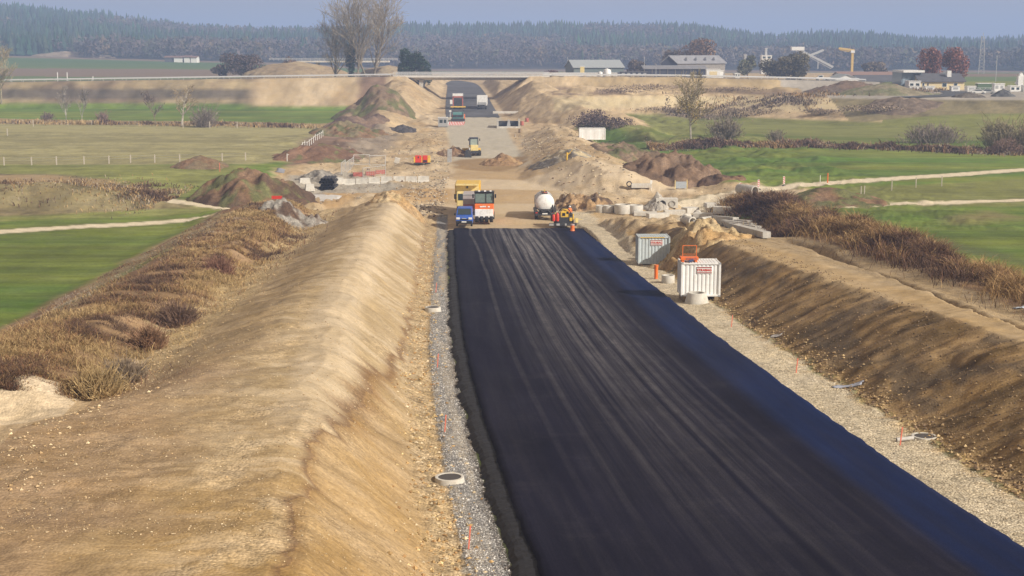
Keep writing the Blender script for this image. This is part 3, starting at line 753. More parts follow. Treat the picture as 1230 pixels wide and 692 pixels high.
# ------------------------------------------------------------------ vegetation
def vc_mat(name, rough=.9, trans=.0, var=.3, scale=1.5):
    m, nt, bs = newmat(name); L = nt.links.new
    ca = N(nt, 'ShaderNodeVertexColor', layer_name='Col'); tc = N(nt, 'ShaderNodeTexCoord')
    n1 = N(nt, 'ShaderNodeTexNoise', i_Scale=scale, i_Detail=4.0); L(tc.outputs['Object'], n1.inputs['Vector'])
    mr = N(nt, 'ShaderNodeMapRange'); mr.inputs['From Min'].default_value = .3; mr.inputs['From Max'].default_value = .7; mr.inputs['To Min'].default_value = 1 - var; mr.inputs['To Max'].default_value = 1 + var
    L(n1.outputs[0], mr.inputs[0])
    mx = N(nt, 'ShaderNodeMix', data_type='RGBA', blend_type='MULTIPLY'); mx.inputs[0].default_value = 1; L(ca.outputs[0], mx.inputs[6]); L(mr.outputs[0], mx.inputs[7])
    L(mx.outputs[2], bs.inputs['Base Color']); bs.inputs['Roughness'].default_value = rough; bs.inputs['Specular IOR Level'].default_value = .15
    return m
VEG = vc_mat('plant', .9)
def blades(name, P, Hh, Wd, lean, cols, seed=1, m=None, parent=None, bend=.35):
    """many thin curved stalks: P (n,3) bases"""
    r = np.random.default_rng(seed); n = len(P)
    a = r.uniform(0, 2 * PI, n); d = np.stack([np.cos(a), np.sin(a), np.zeros(n)], 1)
    b = r.uniform(0, 2 * PI, n); s = np.stack([np.cos(b), np.sin(b), np.zeros(n)], 1) * Wd[:, None] / 2
    up = np.zeros((n, 3)); up[:, 2] = 1
    l = lean * r.uniform(.3, 1.4, n)
    mid = P + (up * .55 + d * (l * .35)[:, None]) * Hh[:, None]
    tip = P + (up * (1 - bend * l)[:, None] + d * (l)[:, None]) * Hh[:, None]
    V = np.stack([P - s, P + s, mid + s * .8, mid - s * .8, tip + s * .35, tip - s * .35], 1).reshape(-1, 3)
    i = np.arange(n)[:, None] * 6
    Fq = np.concatenate([i + np.array([0, 1, 2, 3]), i + np.array([3, 2, 4, 5])])
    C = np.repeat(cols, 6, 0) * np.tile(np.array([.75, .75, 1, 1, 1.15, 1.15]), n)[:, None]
    return np_mesh(name, V, Fq, m or VEG, False, C, parent=parent)
def veg_strip(name, label, cat, n, fx, cols, hr, wd, lean, seed, tuft=1.4, kind='stuff'):
    """fx(r,n)->X,Y scatter"""
    r = np.random.default_rng(seed)
    X, Y = fx(r, n)
    Z = height(X, Y, False) - .05
    k = fbm(X / tuft, Y / tuft, seed, 3) + .5 * fbm(X / 7, Y / 9, seed + 3, 2)
    keep = r.uniform(-.55, .5, n) < k
    X, Y, Z, k = X[keep], Y[keep], Z[keep], k[keep]; n = len(X)
    Hh = (hr[0] + (hr[1] - hr[0]) * np.clip(k + .45, 0, 1)) * r.uniform(.5, 1.25, n)
    cc = np.array(cols); w = fbm(X / 4.5, Y / 7, seed + 5, 3) * 1.5 + r.normal(0, .22, n) + .5
    idx = np.clip((w * len(cc)).astype(int), 0, len(cc) - 1)
    C = cc[idx] * r.uniform(.7, 1.3, (n, 1))
    sc = np.maximum(1, Y / 80)
    o = blades(name, np.stack([X, Y, Z], 1), Hh, wd * r.uniform(.6, 1.3, n) * sc, lean, C, seed)
    return tag(o, label, cat, kind=kind)
STRAW = (.37, .265, .13); TAN = (.29, .185, .085); RUST = (.20, .105, .06); DK = (.115, .072, .05); GRY = (.30, .25, .19); OLV = (.14, .15, .05)

def fx_left(r, n):
    Y = 60.5 + (184 - 60.5) * r.uniform(0, 1, n) ** 1.5; t = r.normal(21.5, 2.2, n); return XL(Y) - t, Y
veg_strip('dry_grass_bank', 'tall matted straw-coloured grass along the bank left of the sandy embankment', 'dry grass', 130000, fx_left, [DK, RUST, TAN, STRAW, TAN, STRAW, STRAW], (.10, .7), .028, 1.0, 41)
def fx_left2(r, n):
    Y = 62 + 115 * r.uniform(0, 1, n) ** 1.3; X = r.uniform(-37, 0, n) * 0 - 27 - 9.5 * r.uniform(0, 1, n); return X, Y
veg_strip('dead_weeds', 'flattened rust-brown weeds between the bank and the green field', 'weeds', 34000, fx_left2, [DK, RUST, (.20, .13, .08), TAN, GRY], (.06, .3), .03, .9, 42)
def fx_right(r, n):
    Y = 66 + 122 * r.uniform(0, 1, n) ** 1.15; hx = np.interp(Y, [50, 100, 180, 200], [35.6, 35.0, 31.5, 30]); return hx + r.normal(0.4, 2.0, n), Y
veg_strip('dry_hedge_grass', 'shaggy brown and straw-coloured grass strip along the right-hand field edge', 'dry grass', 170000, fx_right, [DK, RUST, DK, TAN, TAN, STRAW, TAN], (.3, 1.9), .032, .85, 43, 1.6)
def fx_bankL(r, n):
    u = r.uniform(-60, 195, n); p = np.array([at(a, 219 + 9 * (a > 110) * (a - 110) / 90, -.4 + 1.2) for a in u]); return p[:, 0], p[:, 1] + r.normal(4, 7, n)
veg_strip('bank_grass', 'pale feathery dead grass on the low bank in the left meadow', 'dry grass', 40000, fx_bankL, [DK, TAN, GRY, STRAW], (.15, .8), .05, .6, 44, 3)
def fx_hL(r, n):
    u = r.uniform(-80, 400, n); p = np.array([at(a, 145 + 5 * (a + 0) / 380, 0) for a in u]); return p[:, 0], p[:, 1] + r.normal(0, 3, n)
veg_strip('field_margin', 'thin pale reedy margin between the green and the olive field on the left', 'reeds', 12000, fx_hL, [DK, TAN, GRY, STRAW], (.2, 1.3), .05, .3, 45, 4)
def fx_hR(r, n):
    u = r.uniform(780, 1330, n); v = np.interp(u, [780, 960, 1100, 1230, 1330], [174, 174, 178, 184, 188]); p = np.array([at(a, b, -.7) for a, b in zip(u, v)]); return p[:, 0], p[:, 1] + r.normal(0, 3.0, n)
veg_strip('ditch_hedge', 'long low brown bramble hedge between the two right-hand fields', 'hedge', 42000, fx_hR, [DK, (.18, .12, .085), RUST, GRY, TAN], (.4, 1.7), .05, .6, 46, 3)
def fx_eR(r, n):
    u = r.uniform(800, 1130, n); v = np.interp(u, [800, 960, 1130], [138, 140, 130]); p = np.array([at(a, b, .2) for a, b in zip(u, v)]); return p[:, 0], p[:, 1] + r.normal(0, 7, n)
veg_strip('scrub_margin', 'grey-brown scrub at the foot of the sandy terraces on the right', 'scrub', 9000, fx_eR, [(.22, .17, .13), (.26, .2, .15), GRY, TAN], (.3, 1.5), .07, .5, 47, 5)

def tree_segs(H, spread, seed, lv=4, kids=(9, 6, 5, 4), base_r=None, first=.25, up=.7, droop=0, trunks=1):
    """recursive limbs: arrays p0,p1,r0,r1,level"""
    r = np.random.default_rng(seed); out = []
    def grow(p, d, L, rad, lev):
        nseg = 4 if lev < 2 else 2; pts = [p]; q = p.copy(); dd = d.copy()
        for i in range(nseg):
            dd = dd + r.normal(0, .10 + .05 * lev, 3); dd[2] += (.10 - droop) * (1 if lev else 0); dd /= np.linalg.norm(dd)
            q = q + dd * L / nseg; pts.append(q)
        for i in range(nseg):
            a = rad * (1 - .8 * i / nseg); b = rad * (1 - .8 * (i + 1) / nseg)
            out.append((pts[i], pts[i + 1], a, b, lev))
        if lev + 1 >= lv: return
        for k in range(kids[min(lev, len(kids) - 1)]):
            f = r.uniform(first if lev == 0 else .25, 1.0); j = min(int(f * nseg), nseg - 1); q = pts[j] + (pts[j + 1] - pts[j]) * (f * nseg - j)
            az = r.uniform(0, 2 * PI); side = np.array([math.cos(az), math.sin(az), 0]); side -= dd * side.dot(dd); side /= np.linalg.norm(side) + 1e-6
            nd = d * up + side * spread * r.uniform(.7, 1.2); nd[2] += .12; nd /= np.linalg.norm(nd)
            grow(q, nd, L * r.uniform(.38, .6) * (1 - .45 * (f - .3) if lev == 0 else 1), rad * (1 - .75 * f) * .62 + .004, lev + 1)
    for t in range(trunks):
        a = r.uniform(0, 2 * PI); o = np.array([math.cos(a), math.sin(a), 0]) * (H * .03 if trunks > 1 else 0)
        d0 = np.array([math.cos(a) * .22, math.sin(a) * .22, 1.0]) if trunks > 1 else np.array([r.normal(0, .03), r.normal(0, .03), 1.0])
        grow(o, d0 / np.linalg.norm(d0), H * r.uniform(.85, 1), base_r or H * .022, 0)
    return out
def segs_mesh(name, segs, col, parent, minr=.02, n=4, seed=0, fade=1.0):
    r = np.random.default_rng(seed + 5)
    A = np.array([s[0] for s in segs]); B = np.array([s[1] for s in segs]); ra = np.maximum([s[2] for s in segs], minr); rb = np.maximum([s[3] for s in segs], minr * .8)
    d = B - A; d /= np.linalg.norm(d, axis=1)[:, None] + 1e-9
    ref = np.where(np.abs(d[:, 2:3]) > .9, np.array([[1., 0, 0]]), np.array([[0, 0, 1.]])); a = np.cross(d, ref); a /= np.linalg.norm(a, axis=1)[:, None]; b = np.cross(d, a)
    th = np.arange(n) * 2 * PI / n; V = []
    for P, rr in ((A, ra), (B, rb)):
        V.append(P[:, None] + (a[:, None] * np.cos(th)[None, :, None] + b[:, None] * np.sin(th)[None, :, None]) * rr[:, None, None])
    V = np.concatenate(V, 1).reshape(-1, 3); i = np.arange(len(segs))[:, None] * 2 * n; j = np.arange(n); k = (j + 1) % n
    Fq = np.stack([i + j, i + k, i + n + k, i + n + j], -1).reshape(-1, 4)
    C = np.repeat(np.array([col]) * r.uniform(.75, 1.25, (len(segs), 1)), 2 * n, 0)
    return np_mesh(name, V, Fq, VEG, False, C, parent=parent)
def bare_tree(name, label, cat, loc, H, spread, seed, trunk=(.22, .18, .13), twig=(.25, .19, .14), minr=.03, group=None, **k):
    t = thing(name, label, cat, loc, 0, group)
    sg = tree_segs(H, spread, seed, **k)
    segs_mesh('trunk', [s for s in sg if s[4] <= 1], trunk, t, minr * 1.3, 5, seed)
    segs_mesh('crown', [s for s in sg if s[4] > 1], twig, t, minr, 3, seed + 1)
    return t
def leafcloud(n, rx, ry, rz, size, cols, seed, lumps=9, hollow=.35, cz=None, flat=0):
    """many small faces spread through lumpy clumps; returns V,F,C"""
    r = np.random.default_rng(seed)
    lc = r.normal(0, 1, (lumps, 3)); lc /= np.linalg.norm(lc, axis=1)[:, None]; lc *= r.uniform(.25, .68, (lumps, 1)); lr = r.uniform(.28, .5, lumps); lcol = r.uniform(.7, 1.3, lumps)
    k = r.integers(0, lumps, n); p = r.normal(0, 1, (n, 3)); p /= np.linalg.norm(p, axis=1)[:, None]; p *= (r.uniform(hollow, 1, n) ** .5 * lr[k])[:, None]; p = (p + lc[k])
    p[:, 2] = np.maximum(p[:, 2], -.85 + .1 * r.uniform(0, 1, n))
    P = p * np.array([rx, ry, rz]); P[:, 2] += (cz if cz is not None else rz * .9)
    a = r.normal(0, 1, (n, 3)); a /= np.linalg.norm(a, axis=1)[:, None]; b = r.normal(0, 1, (n, 3)); b -= a * (a * b).sum(1)[:, None]; b /= np.linalg.norm(b, axis=1)[:, None]
    s = (size * r.uniform(.5, 1.4, n))[:, None]
    V = np.stack([P - a * s, P + b * s * .6, P + a * s, P - b * s * .6], 1).reshape(-1, 3); Fq = np.arange(4 * n).reshape(n, 4)
    cc = np.array(cols)[r.integers(0, len(cols), n)] * (lcol[k] * r.uniform(.75, 1.25, n))[:, None]
    return V, Fq, np.repeat(cc, 4, 0)
def leafy(name, label, cat, loc, rx, ry, H, size, cols, seed, n=2500, trunk=(.12, .09, .07), group=None, lumps=9, stem=.25, **k):
    t = thing(name, label, cat, loc, 0, group)
    V, Fq, C = leafcloud(n, rx, ry, H * (1 - stem) / 1.75, size, cols, seed, lumps, cz=H * stem + H * (1 - stem) * .5, **k)
    sg = tree_segs(H * .8, .8, seed, lv=3, kids=(8, 5), first=.1 if stem < .1 else .3)
    segs_mesh('trunk', sg, trunk, t, .03, 4, seed)
    np_mesh('crown', V, Fq, VEG, False, C, parent=t)
    return t
def shrub(name, label, cat, loc, rx, H, seed, cols, n=260, minr=.025, leaves=500, lsize=.08, group=None, ry=None):
    """leafless thicket: stems fanning from the ground plus fine twigs"""
    t = thing(name, label, cat, loc, 0, group); r = np.random.default_rng(seed); ry = ry or rx; sg = []
    for i in range(n):
        bx, by = r.normal(0, .35, 2); p = np.array([bx * rx, by * ry, 0]); d = np.array([bx * .9 + r.normal(0, .35), by * .9 + r.normal(0, .35), 1.0]); d /= np.linalg.norm(d)
        edge = math.exp(-(bx * bx + by * by) * 1.2); L = H * edge * r.uniform(.6, 1.05)
        q = p + d * L * .55; e = q + (d + r.normal(0, .25, 3)) * L * .45; sg += [(p, q, .03, .02, 0), (q, e, .02, .01, 1)]
        for j in range(3):
            f = r.uniform(.3, .95); w = p + (e - p) * f; x = d + r.normal(0, .6, 3); x[2] = abs(x[2]); x /= np.linalg.norm(x); sg.append((w, w + x * L * r.uniform(.12, .3), .012, .006, 2))
    segs_mesh('stems', sg, cols[0], t, minr, 3, seed)
    if leaves:
        V, Fq, C = leafcloud(leaves, rx, ry, H * .5, lsize, cols, seed, 8, cz=H * .45); V[:, 2] = np.maximum(V[:, 2], 0); np_mesh('foliage', V, Fq, VEG, False, C, parent=t)
    return t

# forest on the hills
def forest():
    r = np.random.default_rng(77); Vs, Fs, Cs = [], [], []; base = 0
    N1 = 26000
    Y = 1140 + 1150 * r.uniform(0, 1, N1) ** 1.25; un = r.uniform(-260, 1490, N1); X = (un - 615) / F * Y
    Z = height(X, Y, False)
    # edge meanders; clearings
    edge = 1175 + 110 * fbm(un / 90, un * 0, 301, 4); keep = Y > edge
    X, Y, Z, un = X[keep], Y[keep], Z[keep], un[keep]; n = len(X)
    dec = (fbm(X / 150, Y / 220, 303, 3) + ss(1600, 1180, Y) * .42 - .12 + r.normal(0, .07, n)) > 0
    nf = 0
    # conifers: three stacked ragged cones
    ci = np.nonzero(~dec)[0]; m = len(ci); H = r.uniform(11, 21, m) * (1 + .35 * fbm(X[ci] / 90, Y[ci] / 90, 306, 2)); Rr = H * r.uniform(.17, .27, m); th0 = r.uniform(0, 6, m); K = 6
    col = np.stack([r.uniform(.028, .05, m), r.uniform(.052, .082, m), r.uniform(.034, .05, m)], 1) * (1 + .7 * fbm(X[ci] / 60, Y[ci] / 60, 305, 2))[:, None]
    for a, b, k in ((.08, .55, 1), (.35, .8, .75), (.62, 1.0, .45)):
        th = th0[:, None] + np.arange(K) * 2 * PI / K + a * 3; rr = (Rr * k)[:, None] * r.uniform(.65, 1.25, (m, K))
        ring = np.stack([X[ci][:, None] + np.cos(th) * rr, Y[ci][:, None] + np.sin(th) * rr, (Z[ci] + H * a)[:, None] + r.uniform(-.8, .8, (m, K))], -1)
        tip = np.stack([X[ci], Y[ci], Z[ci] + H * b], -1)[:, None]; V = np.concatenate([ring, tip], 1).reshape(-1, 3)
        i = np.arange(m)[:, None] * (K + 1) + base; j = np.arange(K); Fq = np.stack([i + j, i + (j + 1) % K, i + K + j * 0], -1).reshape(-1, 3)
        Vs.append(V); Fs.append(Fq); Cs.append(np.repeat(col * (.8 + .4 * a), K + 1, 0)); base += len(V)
    # broadleaves, bare: clumps of small facets
    di = np.nonzero(dec)[0]; m = len(di); K = 26; H = r.uniform(11, 19, m)
    p = r.normal(0, 1, (m, K, 3)); p /= np.linalg.norm(p, axis=2)[..., None]; p *= r.uniform(.55, 1, (m, K, 1)); sc = np.stack([H * .30, H * .30, H * .42], 1)[:, None]
    c = np.stack([X[di], Y[di], Z[di] + H * .56], 1)[:, None] + p * sc
    q = r.normal(0, 1, (m, K, 3, 3)) * (H * .075)[:, None, None, None]; V = (c[:, :, None] + q).reshape(-1, 3)
    pal = np.array([(.10, .078, .078), (.125, .095, .09), (.095, .085, .09), (.15, .11, .07), (.085, .09, .06), (.13, .11, .10)])
    col = pal[r.integers(0, 6, m)] * r.uniform(.75, 1.25, (m, 1)); Fq = (np.arange(m * K * 3).reshape(-1, 3) + base)
    Vs.append(V); Fs.append(Fq); Cs.append(np.repeat(col, K * 3, 0))
    o = np_mesh('forest', np.concatenate(Vs), np.concatenate(Fs), VEG, False, np.concatenate(Cs)); tag(o, 'hazy mixed forest of conifers and bare broadleaves covering the hills', 'forest', kind='stuff')
forest()

# ------------------------------------------------------------------ spoil heaps
def heap(label, uv, rx, ry, h, cols, seed, rough=.35, name='soil_heap', cat='soil heap', group=None, rz=0, sharp=1.0, at_xy=None, stony=.6, n=70):
    x0, y0, z0 = G(*uv) if at_xy is None else (*at_xy, hz(*at_xy))
    g = np.linspace(-1.12, 1.12, n); gx, gy = np.meshgrid(g, g); x = gx * rx; y = gy * ry
    wob = .28 * fbm(gx * 1.6, gy * 1.6, seed, 3); rad = np.hypot(gx, gy) * (1 + wob)
    pro = np.clip(1 - rad, 0, 1) ** sharp; prof = pro * h
    prof = prof + rough * h * fbm(x / (rx * .3), y / (ry * .3) , seed + 2, 4, .6) * ss(0, .35, pro) + .10 * fbm(x * 1.5, y * 1.5, seed + 4, 4, .65) * ss(0, .1, pro)
    c, s = math.cos(rz), math.sin(rz); wx = x0 + x * c - y * s; wy = y0 + x * s + y * c
    gz = height(wx, wy, False); z = gz - z0 + prof - .35 * (1 - ss(0, .12, pro))
    V = np.stack([wx - x0, wy - y0, z], -1).reshape(-1, 3)
    k = fbm(x / (rx * .35), y / (ry * .35), seed + 6, 4) + .5; ca, cb = np.array(cols[0]), np.array(cols[1])
    C = ca + (cb - ca) * ss(.25, .75, k)[..., None]
    if len(cols) > 2: C = C + (np.array(cols[2]) - C) * (ss(.55, .8, fbm(x / (rx * .25), y / (ry * .25), seed + 8, 3) + .5) )[..., None]
    C = C * (1 + .4 * fbm(x * 1.3, y * 1.3, seed + 9, 3)[..., None])
    ok = (pro.reshape(-1) > -.1)
    o = np_mesh(name, V, grid_faces(n, n), HEAPM, True, {'Col': np.clip(C.reshape(-1, 3), .01, 1), 'msk': np.tile([.2, stony, .2], (n * n, 1))}); o.location = (x0, y0, z0)
    return tag(o, label, cat, group)
HEAPM = bpy.data.materials['ground']
BR = (.20, .125, .075); DB = (.10, .065, .045); TN = (.44, .34, .20); GN = (.125, .125, .055); OC = (.36, .24, .12); GY = (.27, .25, .22); PP = (.53, .44, .28)
heap('large brown earth heap with a green weedy face beside the left track', (302, 243), 9.5, 9, 5.2, [BR, DB, GN], 1, .3)
heap('small rounded brown heap standing alone in the left meadow', (240, 201), 5.5, 5, 2.2, [BR, (.17, .13, .08)], 2, .15)
heap('ragged pile of broken turf and roots at the end of the left bank', (350, 262), 4.5, 5, 1.7, [DB, GY], 3, .6)
heap('heap of grey rubble beside the black pipes', (386, 217), 4.5, 5, 1.6, [GY, (.2, .18, .15)], 4, .5)
heap('loose ochre heap dumped on the far tip of the sandy embankment', (466, 238), 4.2, 4, 1.5, [OC, TN], 5, .6, at_xy=(-14.8, 180))
heap('conical heap with green grass on its crest left of the bridge', (448, 130), 13, 13, 6.5, [(.23, .17, .11), (.17, .12, .08), GN], 6, .2)
heap('large brown earth heap with a dark shaded flank in the right field', (812, 219), 8.5, 9, 5.2, [(.22, .15, .10), (.13, .085, .055)], 7, .35)
heap('grassy brown heap behind the white site cabin', (758, 196), 8.5, 13, 3.6, [(.23, .165, .11), (.14, .10, .065), GN], 8, .35)
heap('dark low earth heap reaching into the right-hand green field', (855, 220), 6, 6, 1.5, [DB, BR], 9, .4)
heap('freshly tipped brown heap right of the bulldozer', (603, 197), 4.6, 3.2, 2.0, [(.33, .225, .125), (.24, .15, .08)], 10, .3, rz=.1)
heap('brown spoil heap left of the bulldozer', (545, 186), 4, 5, 1.8, [BR, (.3, .22, .14)], 11, .4)
heap('tiny black heap of road base on the sandy bank', (484, 157), 4.0, 4, 1.5, [(.06, .055, .055), (.09, .08, .08)], 12, .2)
heap('dug-out brown mound with a dark hollow behind the paver', (696, 251), 4.5, 5, 2.2, [(.36, .24, .13), (.12, .085, .06)], 13, .6)
heap('tan mound with dark earth slumped on its left side near the site cabin', (672, 192), 4.2, 11, 1.6, [PP, GY], 14, .45, rz=.5)
heap('weedy mound topped with green beside the large concrete pipe', (990, 244), 9, 7, 2.0, [BR, GN, (.17, .11, .07)], 15, .35)
heap('brown earth heap on the right end of the crossing embankment', (1025, 112), 17, 8, 4.0, [(.17, .12, .09), (.13, .10, .08)], 16, .3)
heap('grey-green pyramid heap next to the orange container', (1062, 114), 15, 9, 3.9, [(.22, .19, .13), (.16, .16, .09)], 17, .12)
heap('dark scrubby mound below the curved new road', (1080, 128), 11, 8, 2.6, [(.15, .115, .09), (.2, .15, .11)], 18, .35)
heap('small charcoal gravel heap at the right edge of the yard', (1205, 116), 4, 3, 2.2, [(.08, .08, .085), (.11, .11, .11)], 19, .15)
heap('flat heap of dark stones between the yard and the fields', (1163, 117), 5, 4, 1.6, [(.10, .09, .085), (.14, .12, .1)], 20, .3)
heap('pale conical heap of grit beside the concrete parts', (789, 249), 2.2, 2.5, 1.9, [(.42, .39, .34), (.36, .33, .29)], 21, .2)
heap('clods of tan clay heaped behind the grey container', (835, 292), 5, 6, 1.7, [TN, OC], 22, .8)
heap('green-brown grassed heap at the left edge of the haul road', (415, 160), 10, 14, 2.6, [BR, (.2, .17, .1), GN], 23, .5)
heap('reddish brown ridge of topsoil left of the mesh fence', (385, 190), 8, 15, 3.0, [(.21, .125, .08), (.15, .09, .06), GN], 24, .4, rz=-.45)
heap('dark brown topsoil ridge running towards the bridge', (425, 150), 7, 17, 2.8, [(.2, .14, .1), (.12, .085, .07)], 25, .4, rz=-.35)
# ------------------------------------------------------------------ vehicles and site equipment
YEL = mat('yellow_paint', (.72, .46, .05), .45, dirt=(.35, .28, .17)); PYEL = mat('pale_yellow_paint', (.75, .60, .25), .45, dirt=(.4, .34, .2))
ORG = mat('orange_paint', (.78, .17, .03), .45, dirt=(.3, .2, .12)); BLU = mat('blue_paint', (.03, .10, .42), .3, dirt=(.12, .12, .14)); WHT = mat('white_paint', (.78, .78, .76), .45, dirt=(.5, .46, .38))
GRYM = mat('grey_metal', (.42, .43, .44), .5, .3, dirt=(.3, .26, .2)); DKM = mat('dark_metal', (.045, .045, .05), .55, .2, dirt=(.14, .12, .09)); RUB = mat('tyre_rubber', (.022, .022, .024), .85, dirt=(.13, .11, .08))
GLS = mat('dark_glass', (.03, .045, .05), .12, 0, var=.1, spec=.8); CON = mat('concrete', (.46, .44, .40), .9, var=.3, scale=2, dirt=(.3, .26, .2)); CONL = mat('pale_concrete', (.58, .555, .50), .9, var=.25, scale=1.5, dirt=(.36, .3, .22))
RED = mat('red_paint', (.62, .05, .03), .45); BLK = mat('black_plastic', (.018, .018, .02), .5); LMP = mat('lamp_glass', (.85, .85, .85), .2); SIL = mat('galvanised_steel', (.60, .62, .63), .4, .5); WDM = mat('wood', (.30, .22, .13), .85)
TEAL = mat('teal_paint', (.10, .26, .26), .5, dirt=(.25, .25, .2)); PINKG = mat('dusty_grey_paint', (.40, .36, .36), .5, dirt=(.42, .34, .28)); SKIN = mat('skin', (.45, .26, .18), .7); NAVY = mat('navy_cloth', (.03, .035, .06), .9); HIV = mat('orange_cloth', (.85, .22, .05), .8)
RSTR = mat('dull_red_paint', (.40, .12, .09), .6)
def wheel(parent, x, y, r, w, n=22, name='wheel'):
    wh = MB().lathe([(r * .55, -w / 2), (r * .93, -w / 2), (r, -w * .36), (r, w * .36), (r * .93, w / 2), (r * .55, w / 2)], n, (x, y, r), 'X').build(name, RUB, parent, 0, True)
    MB().lathe([(.02, -w * .42), (r * .35, -w * .42), (r * .57, -w * .5), (r * .57, w * .5), (r * .35, w * .42), (.02, w * .42)], n, (x, y, r), 'X').build('rim', GRYM, wh, 0, True)
    return wh
def place(uv, rz=0, dz=0): x, y, z = G(*uv); return (x, y, z + dz)
def on_road(u, v, dz=0):
    z = 0.
    for _ in range(60):
        x, y = at(u, v, z); z = .5 * z + .5 * float(zroad(y))
    return (x, y, z + dz)
SLOPE = math.atan(-.046)
def road_thing(name, label, cat, loc, rz=0, sc=1, tilt=True, group=None):
    t = thing(name, label, cat, loc, rz, group, sc)
    if tilt: t.rotation_euler = (SLOPE if abs(rz) < 1 else -SLOPE, 0, rz)
    return t
# ---- blue van, nose towards the camera (-Y)
def blue_van():
    t = road_thing('van', 'blue panel van facing the camera at the left edge of the fresh asphalt', 'van', on_road(557.5, 272.5), 0, 1.05)
    b = MB().prism([(-.1, .42), (0, .95), (.25, 1.12), (1.0, 1.28), (1.75, 2.05), (2.0, 2.15), (4.9, 2.15), (5.05, 1.9), (5.05, .42)], -.98, .98)
    for i, p in enumerate(b.v):
        if p[2] > 1.3: b.v[i] = (p[0] * .88, p[1], p[2])
    part(b, 'body', BLU, t, .05, True)
    ws = MB().add([(-.80, 1.06, 1.335), (.80, 1.06, 1.335), (.74, 1.72, 2.015), (-.74, 1.72, 2.015)], [(0, 1, 2, 3)]); ws.v = [(x, y - .03, z + .03) for x, y, z in ws.v]; ws.add([(-.80, 1.08, 1.33), (.80, 1.08, 1.33), (.74, 1.74, 2.01), (-.74, 1.74, 2.01)], [(3, 2, 1, 0)]); part(ws, 'windscreen', GLS, t)
    for s in (-1, 1):
        g = MB().add([(s * .985, 1.35, 1.32), (s * .985, 2.4, 1.32), (s * .885, 2.4, 1.95), (s * .885, 1.85, 1.95)], [(0, 1, 2, 3)]); g.add([(s * .965, 1.35, 1.32), (s * .965, 2.4, 1.32), (s * .865, 2.4, 1.95), (s * .865, 1.85, 1.95)], [(0, 1, 2, 3)]); part(g, 'side_window', GLS, t)
        part(MB().box((s * .72, -.0, .98), (.42, .22, .2), rx=.25), 'headlight', LMP, t, .03)
        part(MB().box((s * 1.12, 1.15, 1.42), (.2, .12, .26)), 'mirror', BLK, t, .03)
        for y in (.85, 4.1): wheel(t, s * .86, y, .34, .22)
    part(MB().box((0, -.1, .55), (1.9, .24, .32)), 'bumper', BLK, t, .04)
    part(MB().box((0, -.03, .86), (1.0, .1, .12)), 'grille', BLK, t, .01)
    part(MB().box((0, -.235, .60), (.56, .02, .13)), 'number_plate', WHT, t)
    part(MB().box((0, -.03, .99), (.5, .1, .07)), 'trim', SIL, t)
blue_van()
# ---- pneumatic tyred roller
def tyre_roller():
    t = road_thing('tyre_roller', 'orange and white rubber-tyred road roller with a tall glass cab beside the blue van', 'road roller', on_road(581.5, 267.5), 0, 1.17)
    b = MB().prism([(0, .55), (0, 1.45), (.9, 1.55), (.9, .55)], -1.0, 1.0); part(b, 'front_tank', WHT, t, .05)
    part(MB().prism([(.15, 1.5), (.15, 1.92), (.5, 2.02), (4.2, 2.02), (4.4, 1.6), (4.4, .8), (.15, .8)], -1.02, 1.02), 'body', ORG, t, .05)
    part(MB().box((-.35, .13, 1.72), (.22, .06, .12)), 'headlight', LMP, t); part(MB().box((.5, .13, 1.72), (.22, .06, .12)), 'headlight', LMP, t)
    part(MB().box((0, .14, 1.74), (.42, .03, .14)), 'badge', WHT, t)
    c = MB()
    for x in (-1.02, 1.02):
        for y in (.95, 2.6): c.box((x, y, 2.62), (.09, .09, 1.25))
    c.box((0, .95, 2.06), (2.1, .1, .12)); c.box((0, .95, 3.2), (2.1, .1, .1)); c.box((.2, .95, 2.6), (.06, .08, 1.2)); c.bb(-1.05, 1.05, 2.55, 2.65, 3.1, 3.2); c.bb(-1.05, -.98, .95, 2.65, 3.1, 3.2); c.bb(.98, 1.05, .95, 2.65, 3.1, 3.2); part(c, 'cab_frame', BLK, t, .01)
    part(MB().bb(-.98, .98, .98, 2.56, 2.05, 3.18), 'cab_glass', mat('cab_glass', (.16, .22, .20), .1, spec=.8, var=.2), t)
    part(MB().box((0, 1.75, 3.3), (2.2, 1.9, .12)), 'cab_roof', DKM, t, .04)
    
    for xx in (-.55, .1, .7): part(MB().box((xx, .85, 3.4), (.22, .12, .12)), 'work_light', LMP, t)
    for s in (-1, 1):
        part(MB().box((s * 1.22, .75, 2.85), (.18, .1, .42)).bar((s * 1.0, .9, 3.1), (s * 1.0, .75, 3.0), .04), 'mirror', BLK, t)
    part(MB().bb(-.25, .25, 1.9, 2.2, 2.05, 2.75), 'seat', BLK, t, .05)
    for x in (-.78, -.27, .27, .78): wheel(t, x, .45, .5, .4)
    for x in (-.9, -.45, 0, .45, .9): wheel(t, x, 3.7, .5, .36)
tyre_roller()
